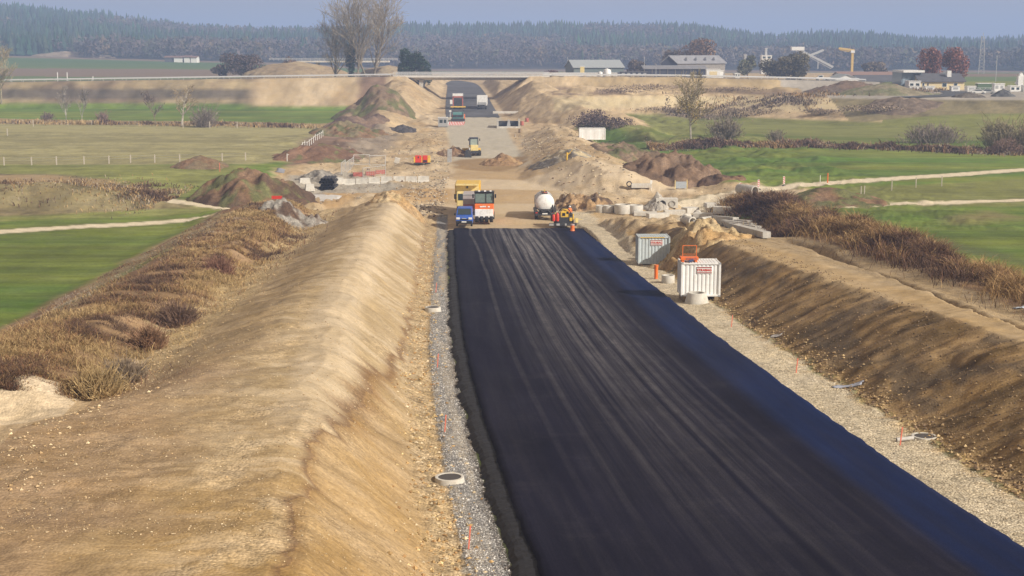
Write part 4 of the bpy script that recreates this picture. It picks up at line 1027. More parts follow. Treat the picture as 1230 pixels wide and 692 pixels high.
# ---- yellow tipper
def tipper():
    loc = on_road(560, 262); loc = (loc[0], 184, float(zroad(184)))
    Yt = 190; x0 = (560.5 - 615) / F * Yt; t = road_thing('tipper_lorry', 'yellow tipper lorry with a tall pale yellow body behind the blue van', 'lorry', (x0, Yt, float(zroad(Yt)) - .05), 0, 1.1, False)
    part(MB().bb(-1.25, 1.25, .2, 2.0, 1.0, 2.75), 'cab', PYEL, t, .1)
    part(MB().bb(-1.08, 1.08, .17, .25, 1.75, 2.55), 'windscreen', GLS, t, .03)
    part(MB().bb(-1.25, 1.25, .05, .3, .45, 1.0), 'bumper', DKM, t, .04)
    for s in (-1, 1): part(MB().bb(s * .95 - .2, s * .95 + .2, .02, .06, .6, .82), 'headlight', LMP, t); part(MB().bb(s * 1.45 - .12, s * 1.45 + .12, .3, .4, 1.9, 2.5).bar((s * 1.2, .4, 2.4), (s * 1.4, .35, 2.4), .05), 'mirror', BLK, t)
    d = MB().prism([(2.2, 1.25), (2.1, 3.55), (7.8, 3.55), (8.1, 1.25)], -1.5, 1.5); part(d, 'tipper_body', YEL, t, .05)
    rb = MB().bb(-1.42, 1.42, 1.25, 2.14, 3.45, 3.6); rb.bb(-1.42, 1.42, 2.08, 2.14, 1.3, 3.45); part(rb, 'headboard', PYEL, t, .02)
    part(MB().bb(-.1, .1, 2.0, 2.07, 3.05, 3.35), 'emblem', DKM, t)
    for s in (-1, 1):
        rr = MB()
        for y in np.arange(2.6, 7.7, .7): rr.bb(s * 1.5 - .05, s * 1.5 + .05, y, y + .1, 1.35, 3.5)
        part(rr, 'body_rib', YEL, t)
        for y in (1.1, 2.9, 5.6, 6.9): wheel(t, s * 1.0, y, .52, .34)
    part(MB().bb(-.5, .5, .4, 8, .7, 1.0), 'chassis', DKM, t)
tipper()
def box_lorry():
    Y = 183.5; t = thing('box_lorry', 'dusty grey lorry with a red stripe squeezed between the yellow tipper and the roller', 'lorry', ((565.5 - 615) / F * Y, Y, float(zroad(Y)) - .02))
    part(MB().bb(-1.05, 1.05, 0, 3.6, 1.0, 3.35), 'box', PINKG, t, .04)
    part(MB().bb(-1.0, 1.0, -.03, .0, 1.55, 1.95), 'stripe', RSTR, t); part(MB().bb(-1.06, 1.06, -.04, .02, 3.15, 3.3), 'door_frame', GRYM, t); part(MB().bb(-1.06, 1.06, -.04, .02, 1.0, 1.1), 'door_sill', GRYM, t)
    part(MB().bb(-.9, .9, 3.7, 5.3, .8, 2.5), 'cab', GRYM, t, .1); part(MB().bb(-.4, .4, .1, 5.2, .6, 1.0), 'chassis', DKM, t)
    for s in (-1, 1):
        wheel(t, s * .85, .8, .42, .28); wheel(t, s * .85, 4.5, .42, .28); part(MB().bb(s * .85 - .1, s * .85 + .1, -.05, .0, .78, .92), 'tail_lamp', RED, t)
box_lorry()
# ---- tanker, rear towards the camera
def tanker():
    t = road_thing('tanker_lorry', 'white bitumen tanker lorry seen from the rear with a round tank end', 'tanker', on_road(654.5, 264.5), 0, 1.06)
    prof = [(.02, -.28), (.35, -.25), (.7, -.16), (1.02, -.02), (1.16, .2), (1.16, 7.2), (.9, 7.5), (.02, 7.6)]
    part(MB().lathe(prof, 32, (0, .3, 2.05), 'Y'), 'tank', WHT, t, 0, True)
    
    for y in (.55, 2.6, 4.7, 6.8): rings = MB(); rings.lathe([(1.165, y - .06), (1.2, y - .06), (1.2, y + .06), (1.165, y + .06)], 32, (0, .3, 2.05), 'Y'); part(rings, 'tank_band', GRYM, t)
    part(MB().bb(-.35, .35, .4, 6.4, 3.2, 3.28), 'walkway', DKM, t); part(MB().tube((0, .8, 3.1), (0, .8, 3.38), .3, .3), 'manhole', RSTR, t)
    part(MB().tube((-.05, .55, 3.2), (-.05, .55, 3.75), .03).tube((-.3, .55, 3.55), (.2, .55, 3.55), .03), 'handrail', YEL, t)
    part(MB().bb(-1.2, 1.2, .0, .35, .55, 1.05).bb(-.45, .45, 0, 9.6, .7, 1.0).bb(-.7, .8, -.1, .4, 1.0, 1.35), 'chassis', DKM, t, .02)
    hs = MB().path([(-.6, -.12, 1.3), (-.2, -.25, 1.0), (.3, -.2, 1.25), (.7, -.1, .9)], .12, 8).tube((-.3, -.1, 1.15), (-.3, .3, 1.15), .16).tube((.25, -.1, 1.2), (.25, .3, 1.2), .12); part(hs, 'hose', DKM, t)
    part(MB().bb(-.32, .32, -.06, -.03, .72, .86), 'number_plate', WHT, t)
    for s in (-1, 1):
        part(MB().prism([(-.1, .95), (-.1, 1.3), (.1, 1.4), (2.8, 1.4), (3.0, 1.1), (2.9, 1.3), (0, 1.28)], s * 1.18 - .2, s * 1.18 + .2), 'mudguard', DKM, t)
        part(MB().bb(s * 1.05 - .14, s * 1.05 + .14, -.04, .01, .85, 1.0), 'tail_lamp', RED, t)
        for y in (.9, 2.2, 8.4): wheel(t, s * 1.02, y, .52, .38)
    part(MB().bb(-1.12, 1.12, 7.9, 9.7, .9, 2.6), 'cab', GRYM, t, .1); part(MB().tube((.95, 0, 1.3), (.95, .35, 1.9), .08).box((1.18, .1, 1.55), (.16, .3, .5)), 'tool_box', DKM, t)
    part(MB().tube((1.25, .3, .5), (1.25, .3, 1.4), .03), 'hose_rack', SIL, t)
tanker()
# ---- small paver / joint machine
def paver_small():
    t = road_thing('road_paver', 'small asphalt paver with yellow engine and dark screed at the end of the bluish strip', 'road paver', on_road(677.5, 272), .05, 1.05)
    sc = MB().bb(-1.75, 1.5, 0, .45, .06, .38); part(sc, 'screed', DKM, t, .02)
    part(MB().bb(-1.75, -1.25, -.05, -.01, .1, .34).bb(-.9, -.5, -.05, -.01, .1, .34).bb(.1, .3, -.05, -.01, .1, .34), 'screed_plate', GRYM, t)
    part(MB().bb(-1.0, 1.2, .5, 2.7, .3, 1.05), 'chassis', DKM, t, .05)
    part(MB().bb(-.35, .65, .6, 1.7, 1.0, 1.75).bb(-.2, .5, .7, 1.4, 1.7, 2.0), 'engine', YEL, t, .06); part(MB().bb(-.15, .2, .56, .6, 1.2, 1.55).bb(.35, .6, .56, .6, 1.45, 1.7), 'engine_vent', BLK, t)
    hoop = [(.1 + .72 * math.cos(a), .45, 1.45 + .72 * math.sin(a)) for a in np.linspace(-.4, PI + .6, 16)]; part(MB().path(hoop, .1, 7), 'hose', BLK, t)
    part(MB().box((-1.0, .55, 1.15), (.12, .12, .9)).box((1.15, .55, 1.05), (.14, .12, .8)).box((.85, .5, .8), (.3, .2, .4)), 'control_post', YEL, t, .01)
    part(MB().lathe([(.02, .6), (.18, .6), (.2, .75), (.2, 1.4), (.14, 1.52), (.05, 1.55), (.05, 1.65)], 14, (-.75, .4, 0)).lathe([(.02, .6), (.16, .6), (.18, .75), (.18, 1.25), (.1, 1.4)], 14, (-1.2, .45, 0)), 'gas_bottle', RED, t, 0, True)
    part(MB().bb(1.35, 1.7, .2, .7, .4, .95).bb(1.5, 2.2, .4, .5, .75, .82), 'side_box', PYEL, t, .02)
    for s in (-1, 1):
        part(MB().prism([(.6, .15), (.45, .4), (.6, .62), (2.5, .62), (2.7, .4), (2.5, .05), (.7, .05)], s * .85 - .17, s * .85 + .17), 'crawler_track', RUB, t, .03)
    part(MB().prism([(2.6, .4), (2.6, 1.3), (4.0, 1.35), (4.0, .4)], -1.3, 1.3), 'hopper', DKM, t, .03)
paver_small()
def person(label, loc, rz, cloth, legs, sc=1):
    me = bpy.data.meshes.new('person'); 
    V = [(0, 0, .95), (0, .01, 1.2), (0, .02, 1.42), (0, .0, 1.54), (0, -.01, 1.66), (.11, 0, .9), (.13, -.03, .5), (.14, .02, .08), (.14, -.12, .04), (-.11, 0, .9), (-.12, .03, .5), (-.14, .06, .08), (-.14, -.08, .04),
         (.19, .02, 1.42), (.25, -.02, 1.16), (.2, -.22, 1.02), (-.19, .02, 1.42), (-.27, .02, 1.16), (-.24, -.16, .98)]
    E = [(0, 1), (1, 2), (2, 3), (3, 4), (0, 5), (5, 6), (6, 7), (7, 8), (0, 9), (9, 10), (10, 11), (11, 12), (2, 13), (13, 14), (14, 15), (2, 16), (16, 17), (17, 18)]
    rad = [.15, .145, .15, .06, .095, .095, .065, .05, .045, .095, .065, .05, .045, .065, .05, .04, .065, .05, .04]
    me.from_pydata(V, E, []); o = bpy.data.objects.new('body', me); COL.objects.link(o)
    md = o.modifiers.new('s', 'SKIN'); sv = me.skin_vertices[0].data
    for i, r in enumerate(rad): sv[i].radius = (r, r * (.75 if i in (0, 1, 2) else 1))
    sv[0].use_root = True; md2 = o.modifiers.new('u', 'SUBSURF'); md2.levels = 2; md2.render_levels = 2
    dg = bpy.context.evaluated_depsgraph_get(); m2 = bpy.data.meshes.new_from_object(o.evaluated_get(dg)); bpy.data.objects.remove(o); m2.name = 'person'
    m2.materials.clear()
    for q in (cloth, legs, SKIN): m2.materials.append(q)
    for p in m2.polygons:
        p.use_smooth = True; z = p.center.z; p.material_index = 2 if z > 1.53 or (z < 1.03 and abs(p.center.x) > .18 and z > .85) else (0 if z > .93 else 1)
    t = bpy.data.objects.new('person', m2); COL.objects.link(t); t.location = loc; t.rotation_euler = (0, 0, rz); t.scale = (sc,) * 3
    tag(t, label, 'person')
    MB().lathe([(.125, 1.66), (.12, 1.72), (.08, 1.78), (.01, 1.8)], 14, (0, -.01, 0)).build('helmet', WHT, t, 0, True)
    return t
p = on_road(683, 270); person('worker in an orange jacket and white helmet standing behind the small paver', (p[0] + .35, p[1] + 5.2, p[2] - .15), .3, HIV, NAVY, 1.1)
# ---- barrel
def barrel():
    t = thing('warning_barrel', 'small orange drum with a pale band in front of the paver', 'barrel', on_road(687.5, 277.5))
    part(MB().lathe([(.01, 0), (.28, 0), (.3, .04), (.26, .12), (.25, .42), (.24, .66), (.22, .82), (.01, .84)], 18), 'drum', ORG, t, 0, True); part(MB().lathe([(.262, .7), (.262, .8), (.24, .84)], 18), 'band', PINKG, t, 0, True)
barrel()
# ---- site containers
def container(label, loc, rz, col, L_=2.99, D=2.44, H=2.59, sign=True, name='shipping_container', n=9, door=False, cat='container', group=None, sc=1):
    t = thing(name, label, cat, loc, rz, group, sc)
    m = col
    # corrugated panels
    w = MB(); k = 11; 
    pts = []; x = -L_ / 2 + .12; st = (L_ - .24) / (n * 4)
    for i in range(n):
        for dx, dy in ((0, .07), (1, .07), (1.6, .11), (2.6, .11), (3.4, .07)): pts.append((x + (i * 4 + dx) * st, dy))
    pts.append((L_ / 2 - .12, .07)); F_ = [(p[0], p[1]) for p in pts]
    def panel(F_, mirror):
        pl = [(a, b if not mirror else D - b) for a, b in F_]; q = MB(); V = [(a, b, .14) for a, b in pl] + [(a, b, H - .1) for a, b in pl]; nn = len(pl)
        q.add(V, [(i, i + 1, nn + i + 1, nn + i) for i in range(nn - 1)]); return q
    part(panel(F_, False), 'wall_panel', m, t); part(panel(F_, True), 'wall_panel', m, t)
    sd = MB(); nn = 8
    for s in (-1, 1):
        sd = MB()
        for i in range(nn): y = .12 + (D - .24) * i / nn; sd.bb(s * (L_ / 2 - .07) - .02, s * (L_ / 2 - .07) + .02, y, y + (D - .24) / nn * .6, .14, H - .1)
        sd.bb(s * (L_ / 2 - .10) - .015, s * (L_ / 2 - .10) + .015, .1, D - .1, .14, H - .1)
        part(sd, 'end_panel', m, t)
    fr = MB()
    for x in (-L_ / 2 + .07, L_ / 2 - .07):
        for y in (.07, D - .07): fr.box((x, y, H / 2), (.15, .15, H))
    for y in (.055, D - .055): fr.bb(-L_ / 2 + .14, L_ / 2 - .14, y - .045, y + .045, .02, .16).bb(-L_ / 2 + .14, L_ / 2 - .14, y - .045, y + .045, H - .12, H - .02)
    for x in (-L_ / 2 + .055, L_ / 2 - .055): fr.bb(x - .045, x + .045, .14, D - .14, .02, .16).bb(x - .045, x + .045, .14, D - .14, H - .12, H - .02)
    part(fr, 'frame', m, t, .01)
    ca = MB()
    for x in (-L_ / 2 + .08, L_ / 2 - .08):
        for y in (.08, D - .08):
            for z in (.06, H - .06): ca.box((x, y, z), (.18, .18, .13))
    part(ca, 'corner_casting', GRYM, t, .01)
    rf = MB().bb(-L_ / 2 + .1, L_ / 2 - .1, .1, D - .1, H - .09, H - .05)
    for i in range(12): xx = -L_ / 2 + .2 + (L_ - .4) * i / 12; rf.bb(xx, xx + .12, .12, D - .12, H - .05, H - .025)
    part(rf, 'roof', m, t)
    if sign:
        s = part(MB().bb(-.58, .58, .035, .06, 0, .54), 'sign_board', WHT, t); s.location = (sign, 0, H - .82)
        part(MB().bb(-.56, .56, .02, .033, .44, .50).bb(-.56, .56, .02, .033, .04, .10), 'stripe', DKR, s)
        text_mesh('STRABAG', .26, 'lettering', RED, s, (0, .018, .265), (PI / 2, 0, 0), .006)
    return t
DKR = mat('dark_red_paint', (.32, .03, .03), .5)
CW = mat('container_white', (.80, .80, .79), .5, var=.1, scale=1.2, dirt=(.62, .58, .50)); CG = mat('container_grey', (.50, .56, .58), .5, var=.15, scale=1.5, dirt=(.42, .42, .36))
yw = float(on_road(780, 357)[1])
x, y = at(841.5, 356.5, 1.42); wz = 1.42
cont_w = container('white ten-foot steel container with an orange rack on its roof beside the asphalt', (x, y, wz), .0, CW, sign=.25)
gx_, gy_, gz_ = G(785.5, 319); cont_g = container('pale blue-grey steel container with a yellow top edge, farther of the two beside the asphalt', (gx_, gy_, gz_ + .12), .02, CG, sign=.22)
part(MB().bb(-1.3, .95, -.005, .01, 2.5, 2.57), 'edge_strip', YEL, cont_g)
# supports under the containers
for k_, (c, nm) in enumerate(((cont_w, 'white'), (cont_g, 'grey'))):
    for s in (-1, 1):
        X_, Y_ = c.location.x + s * 1.2, c.location.y + 1.2; zb = hz(X_, Y_); zt = c.location.z
        if zt - zb > .05:
            o = MB().bb(-.15, .15, -1.2, 1.2, 0, max(zt - zb + .25, .1)).build('timber_block', WDM, None, .01, loc=(X_, Y_, zb - .25)); tag(o, 'thick timber bearer under the %s end of the %s container' % ('left' if s < 0 else 'right', nm), 'timber')
def rack():
    t = thing('roof_rack', 'orange tubular frame with a tray standing on the white container', 'rack', (x - .82, y + .65, wz + 2.575))
    b = MB()
    for a in (-.52, .52): b.bar((a, 0, .0), (a, 0, 1.25), .06)
    b.bar((-.52, 0, 1.25), (.52, 0, 1.25), .06); b.bar((-.52, 0, .6), (.52, 0, .6), .03); part(b, 'frame', ORG, t)
    part(MB().bb(-.68, .68, -.15, .75, .16, .36).bb(-.6, -.4, -.1, .7, 0, .16).bb(.4, .6, -.1, .7, 0, .16), 'tray', ORG, t, .02); part(MB().bb(-.3, .55, -.16, -.14, .2, .33), 'tray_label', RSTR, t)
    o = MB().tube((0, 0, .02), (.35, 0, .02 + .12), .11, .08).build('cable_coil', mat('dark_blue', (.05, .07, .16), .6), None, .01, loc=(x - .9, y + .3, wz + 2.64)); tag(o, 'small dark blue bundle lying on the white container roof below the orange rack', 'bundle')
rack()
def ring(label, uv, r, h, m=CON, inner=.8, name='concrete_ring', taper=1.0, tilt=0, dz=0, n=24, cat='concrete ring', group=None, loc=None):
    L0 = loc or G(*uv); o = MB().tube((0, 0, 0), (0, 0, h), r, r * taper, n, inner=inner).build(name, m, None, .01, True, loc=(L0[0], L0[1], L0[2] + dz)); o.rotation_euler = (tilt, 0, .3)
    return tag(o, label, cat, group)
ring('flared concrete shaft ring in front of the white container', None, .95, .85, CONL, .75, taper=.72, loc=(x - .35, y - .55, hz(x - .35, y - .55) - .05), name='shaft_ring')
gp = G(802.5, 340); ring('short concrete ring standing right of the orange pipe', None, .55, .72, CONL, .78, loc=(gp[0], gp[1], gp[2] - .05))
gp = G(788, 335.5); o = MB().tube((0, 0, 0), (0, 0, 1.25), .16, .16, 16, inner=.85).tube((0, 0, 1.15), (0, 0, 1.28), .19, .19, 16).build('orange_pipe', ORG, None, 0, True, loc=(gp[0], gp[1], gp[2] - .05)); tag(o, 'upright orange plastic pipe in front of the grey container', 'pipe')
# manhole frames beside the road
def shaft_cover(label, uv, r, dz=.0):
    gx, gy, gz = G(*uv); t = thing('manhole_shaft', label, 'manhole', (gx, gy, gz + dz))
    part(MB().tube((0, 0, -.1), (0, 0, .32), r * 1.0, r * .92, 28, inner=.8), 'ring', CONL, t, .01, True); part(MB().tube((0, 0, .24), (0, 0, .30), r * .74, r * .74, 24), 'cover', mat('cast_iron', (.10, .09, .085), .6, .4), t)
    return t
shaft_cover('concrete manhole shaft with a dark cover on the gravel beside the near left slope', (540, 579), .62, -.12); shaft_cover('second concrete manhole shaft farther up beside the embankment toe', (520, 374), .62)
shaft_cover('low concrete manhole shaft half buried in clods on the right verge', (1110, 527), .6, -.22)
# survey stakes
stakes = [(564, 660, 'pink survey stake leaning in the rubble at the bottom left of the asphalt'), (535, 520, 'pink survey stake on the gravel below the long damp seam'), (526, 442, 'short pink survey stake between the two left manholes'), (524, 352, 'tiny pink survey stake beyond the farther left manhole'),
          (1082, 535, 'red survey stake beside the right-hand manhole'), (957, 448, 'pink survey stake in the middle of the right gravel verge'), (879, 393, 'pink survey stake on the right verge near the white container')]
for u, v, lb in stakes:
    gx, gy, gz = G(u, v); o = MB().box((0, 0, .38), (.05, .04, .85), ry=.08).build('survey_stake', mat('pink_wood', (.75, .20, .13), .7), None, .005, loc=(gx, gy, gz)); tag(o, lb, 'stake', 'survey stakes')
gx, gy, gz = G(1077, 531); o = MB().tube((0, 0, .1), (.75, .1, .16), .09, .09, 12, inner=.8).build('plastic_pipe', mat('pipe_grey', (.5, .48, .45), .6), None, 0, True, loc=(gx, gy, gz)); tag(o, 'short grey pipe end lying beside the red stake on the right verge', 'pipe')
def scrap(label, uv, w, h, col, seed, rz=0):
    gx, gy, gz = G(*uv); n = 12; g = np.linspace(-.5, .5, n); a, b = np.meshgrid(g, g); z = .05 + .12 * fbm(a * 3, b * 3, seed, 3)
    x2 = a * w * (1 + .3 * fbm(b * 3, a, seed + 1, 2)); y2 = b * h; X2 = gx + x2 * math.cos(rz) - y2 * math.sin(rz); Y2 = gy + x2 * math.sin(rz) + y2 * math.cos(rz)
    zz = height(X2, Y2, False) - gz + z; V = np.stack([X2 - gx, Y2 - gy, zz], -1).reshape(-1, 3)
    o = np_mesh('plastic_sheet', V, grid_faces(n, n), mat('sheet_%d' % seed, col, .4), True); o.location = (gx, gy, gz); md = o.modifiers.new('t', 'SOLIDIFY'); md.thickness = .02; return tag(o, label, 'plastic sheet')
scrap('crumpled pale blue plastic sheet at the foot of the right slope', (1018, 465), 1.5, .6, (.42, .45, .54), 401, -.6); scrap('small crumpled whitish sheet farther up the foot of the right slope', (932, 405), .8, .45, (.5, .48, .46), 402, -.6)
scrap('scrap of pale blue plastic caught in the grass at the right edge', (1226, 370), .9, .6, (.5, .56, .65), 403); scrap('white plastic sheet spread beside the left track end', (382, 239), 6.5, 4, (.55, .53, .5), 404); scrap('dark blue-grey sheet by the muddy place left of the mesh fence', (352, 208), 6, 3, (.25, .26, .30), 405)
# ---- bulldozer
def dozer():
    t = thing('bulldozer', 'yellow bulldozer with a dark-framed cab pushing soil on the haul road', 'bulldozer', place((570, 188)), .12, None, 1.15)
    for s in (-1, 1):
        tr = part(MB().prism([(.1, .35), (.0, .6), (.25, .95), (3.2, .95), (3.5, .6), (3.2, .05), (.5, .05)], s * .95 - .28, s * .95 + .28), 'crawler_track', RUB, t, .04)
        part(MB().bb(s * .95 - .3, s * .95 + .3, .5, 3.0, .35, .65), 'track_frame', DKM, tr)
    part(MB().bb(-.7, .7, .0, 1.1, .95, 2.0), 'rear_tank', PYEL, t, .06); part(MB().bb(-.66, .66, 1.9, 3.6, .9, 1.9), 'bonnet', YEL, t, .06)
    c = MB()
    for a in (-.72, .72):
        for b in (.75, 2.1): c.box((a, b, 2.55), (.1, .1, 1.3))
    c.bb(-.78, .78, .65, 2.2, 3.15, 3.3); part(c, 'cab_frame', mat('cab_navy', (.03, .035, .07), .4), t, .01); part(MB().bb(-.69, .69, .78, 2.07, 1.95, 3.14), 'cab_glass', mat('cab_glass2', (.30, .36, .33), .1, spec=.8), t); part(MB().bb(-.25, .25, 1.0, 1.3, 2.0, 2.7), 'seat', BLK, t)
    for s in (-1, 1): part(MB().box((s * 1.02, .7, 2.95), (.16, .1, .42)), 'mirror', BLK, t)
    part(MB().bb(-.95, -.68, .1, 1.2, 1.0, 1.5), 'side_tank', WHT, t, .05); part(MB().tube((.45, 2.9, 1.9), (.45, 2.9, 2.8), .06), 'exhaust_pipe', DKM, t)
    part(MB().prism([(3.9, .05), (3.8, .5), (3.9, 1.15), (4.05, 1.2), (3.97, .5), (4.05, .05)], -1.9, 1.5), 'blade', YEL, t); part(MB().bar((-1.3, 1.5, .5), (-1.3, 3.9, .4), .14).bar((1.3, 1.5, .5), (1.3, 3.9, .4), .14), 'push_arm', YEL, t)
    part(MB().box((0, -.2, .75), (1.3, .35, .5)), 'rear_hitch', DKM, t, .03)
dozer()
o = MB().prism([(0, 0), (.2, 1.4), (.9, 1.6), (1.3, 1.2), (1.5, 0)], -.9, .9, 'XZ').build('excavator_bucket', DKM, None, .05, loc=place((558, 189))); tag(o, 'dark digging bucket lying left of the bulldozer', 'bucket')
# ---- far paving train
def far_paver():
    t = thing('asphalt_paver', 'large asphalt paver with a yellow roof and teal body on the far carriageway', 'road paver', place((550, 147)), 0, None, 1.25)
    part(MB().bb(-1.6, 1.6, 0, .6, .2, .8), 'screed', DKM, t, .02); part(MB().bb(-1.25, 1.25, .7, 3.6, .5, 1.5).bb(-1.25, 1.25, .9, 2.8, 1.5, 2.2), 'body', TEAL, t, .05)
    part(MB().bb(-1.2, 1.2, .6, .68, 1.1, 1.6), 'rear_panel', DKM, t); part(MB().bb(-1.7, 1.7, .6, 2.8, 3.3, 3.5), 'canopy', YEL, t, .04)
    c = MB()
    for a in (-1.2, 1.2):
        for b in (.8, 2.6): c.bar((a, b, 1.5), (a, b, 3.3), .08)
    part(c, 'canopy_post', DKM, t)
    for s in (-1, 1): part(MB().prism([(.8, .1), (.6, .4), (.8, .8), (3.4, .8), (3.6, .4), (3.4, .02)], s * 1.0 - .2, s * 1.0 + .2), 'crawler_track', RUB, t)
    part(MB().prism([(3.6, .5), (3.6, 1.5), (5.2, 1.6), (5.2, .5)], -1.5, 1.5), 'hopper', ORG, t, .03)
    part(MB().bar((-1.75, .3, .8), (-1.75, .3, 2.4), .12).box((-1.75, .3, 2.5), (.5, .3, .3)), 'side_post', WHT, t)
far_paver()
def feeder():
    x1, y1, z1 = place((550, 132)); t = thing('material_feeder', 'orange and white feeder machine behind the yellow-roofed paver on the far carriageway', 'feeder', (x1, y1, z1), 0, None, 1.2)
    part(MB().bb(-1.4, 1.4, 0, .3, 3.6, 4.3), 'top_beam', WHT, t, .03); part(MB().bb(-1.4, -1.1, 0, .3, .8, 3.6).bb(1.1, 1.4, 0, .3, .8, 3.6).bb(-1.3, 1.3, 0, .3, 3.2, 3.6), 'frame', RSTR, t, .02)
    part(MB().prism([(0, .6), (.1, 2.6), (4.2, 3.4), (5, 1.0), (5, .6)], -1.08, 1.08), 'conveyor', DKM, t, .05)
    part(MB().bb(-2.1, -1.45, 0, .8, 1.5, 2.6), 'side_tank', WHT, t, .04)
    for s in (-1, 1): part(MB().prism([(.3, .1), (.2, .4), (.4, .8), (4, .8), (4.2, .4), (4, .02)], s * 1.1 - .2, s * 1.1 + .2), 'crawler_track', RUB, t)
feeder()
def white_truck():
    t = thing('white_lorry', 'white box lorry on the right side of the far carriageway', 'lorry', place((579, 132)), 0, None, 1.25)
    part(MB().bb(-1.3, 1.3, 0, 6.5, 1.2, 3.5), 'box', WHT, t, .04); part(MB().bb(-1.1, 1.1, -.03, .0, 1.25, 1.9), 'tailboard', GRYM, t); part(MB().bb(-1.15, 1.15, 6.8, 8.6, .7, 3.0), 'cab', WHT, t, .1); part(MB().bb(-.45, .45, 0, 8.4, .7, 1.1).bb(-1.2, 1.2, -.02, .15, .5, .8), 'chassis', DKM, t)
    for s in (-1, 1):
        for y_ in (1.0, 2.3, 7.6): wheel(t, s * 1.0, y_, .5, .35)
white_truck()
# cross barrier, hut, beam, culvert
def striped(label, p, L_, h, nstr, post=.4, cat='barrier', rz=0, name='barrier_board'):
    t = thing(name, label, cat, p, rz); pl = part(MB().bb(-L_ / 2, L_ / 2, -.02, .02, post, post + h), 'board', WHT, t)
    st = MB()
    for i in range(nstr): a = -L_ / 2 + (i + .25) * L_ / nstr; q = L_ / nstr * .5; st.prism([(a, post + .01), (a + q, post + .01), (a + q + h * .3, post + h - .01), (a + h * .3, post + h - .01)], -.032, -.024, 'XZ')
    part(st, 'stripes', RED, pl); part(MB().bb(-L_ / 2 + .1, -L_ / 2 + .16, -.02, .04, 0, post + .1).bb(L_ / 2 - .16, L_ / 2 - .1, -.02, .04, 0, post + .1), 'post', SIL, t); return t
px, py, pz = place((548, 152)); striped('long red and white striped barrier board across the haul road', (px, py, pz), 4.4, 1.0, 10, .3)
def hut(label, uv, w, d, h, m, name='site_hut', cat='hut', dz=0, rz=0):
    t = thing(name, label, cat, place(uv), rz); part(MB().bb(-w / 2, w / 2, 0, d, .15, h), 'wall', m, t, .04); part(MB().bb(-w / 2 - .08, w / 2 + .08, -.08, d + .08, h, h + .1), 'roof', WHT, t)
    part(MB().bb(-w * .35, -w * .02, -.03, .02, h * .45, h * .8).bb(w * .1, w * .36, -.03, .02, h * .45, h * .8), 'window', GLS, t); part(MB().bb(-w / 2 + .05, w / 2 - .05, .1, d - .1, 0, .15), 'skid', DKM, t); return t
hut('small grey-white site hut left of the striped barrier', (532, 153), 2.6, 2.2, 2.6, GRYM)
px, py, pz = place((617, 137)); o = MB().box((0, 0, .45), (12.5, .8, .7), rz=.03).build('concrete_beam', CONL, None, .05, loc=(px, py, pz)); tag(o, 'long pale concrete beam lying across the right shoulder', 'beam')
def culvert():
    px, py, pz = place((611, 154)); t = thing('culvert_box', 'open concrete culvert box with dark inside on the right side of the haul road', 'culvert', (px, py, pz - .1))
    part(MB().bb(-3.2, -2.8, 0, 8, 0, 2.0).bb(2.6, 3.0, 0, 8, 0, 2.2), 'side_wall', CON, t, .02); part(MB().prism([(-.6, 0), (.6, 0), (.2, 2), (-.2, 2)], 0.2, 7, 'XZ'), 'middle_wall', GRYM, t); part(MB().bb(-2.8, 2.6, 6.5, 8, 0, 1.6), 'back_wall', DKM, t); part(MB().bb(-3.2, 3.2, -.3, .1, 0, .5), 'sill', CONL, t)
culvert()
for i, (u, v, c, lb) in enumerate([(633, 147, RSTR, 'rust-red drum right of the culvert'), (627, 151, RSTR, 'rust-red drum nearest the culvert'), (625, 160, WDM, 'brown drum below the culvert')]):
    o = MB().tube((0, 0, 0), (0, 0, 1.1), .5, .5, 14).build('drum', c, None, .03, True, loc=place((u, v))); tag(o, lb, 'drum', 'drums beside the culvert')
# compressor
def compressor():
    t = thing('compressor', 'red and yellow compressor unit on the sandy bank', 'compressor', place((507, 199)), .05, None, 1.05)
    part(MB().bb(-1.5, 1.5, 0, 1.4, .3, .5), 'chassis', DKM, t); part(MB().bb(-1.25, -.1, .02, 1.3, .5, 1.75).bb(.1, 1.0, .02, 1.3, .5, 1.75), 'housing', RED, t, .04); part(MB().bb(-.1, .1, .1, 1.2, .5, 1.5), 'middle_panel', YEL, t); part(MB().bb(1.0, 1.5, 0, 1.4, .5, 1.7).bb(-1.5, -1.25, 0, 1.4, .5, 1.5), 'end_cover', YEL, t, .03)
    part(MB().bb(.2, .9, -.02, .02, .6, .95), 'vent', BLK, t); part(MB().bb(-.75, -.55, -.02, .02, 1.3, 1.6), 'vent', BLK, t)
    for s in (-1, 1): wheel(t, s * .6, .7, .3, .2)
compressor()
def slab():
    o = MB().box((0, 0, 1.3), (.85, 1.2, 2.6), ry=.03).build('concrete_pillar', GRYM, None, .04, loc=place((540, 195))); tag(o, 'upright grey concrete slab at the left edge of the haul road', 'concrete slab')
    o = MB().box((0, 0, .5), (1.0, .9, 1.1), ry=.3).build('concrete_block', CONL, None, .05, loc=place((477, 196))); tag(o, 'small tilted white block left of the red compressor', 'concrete block')
slab()
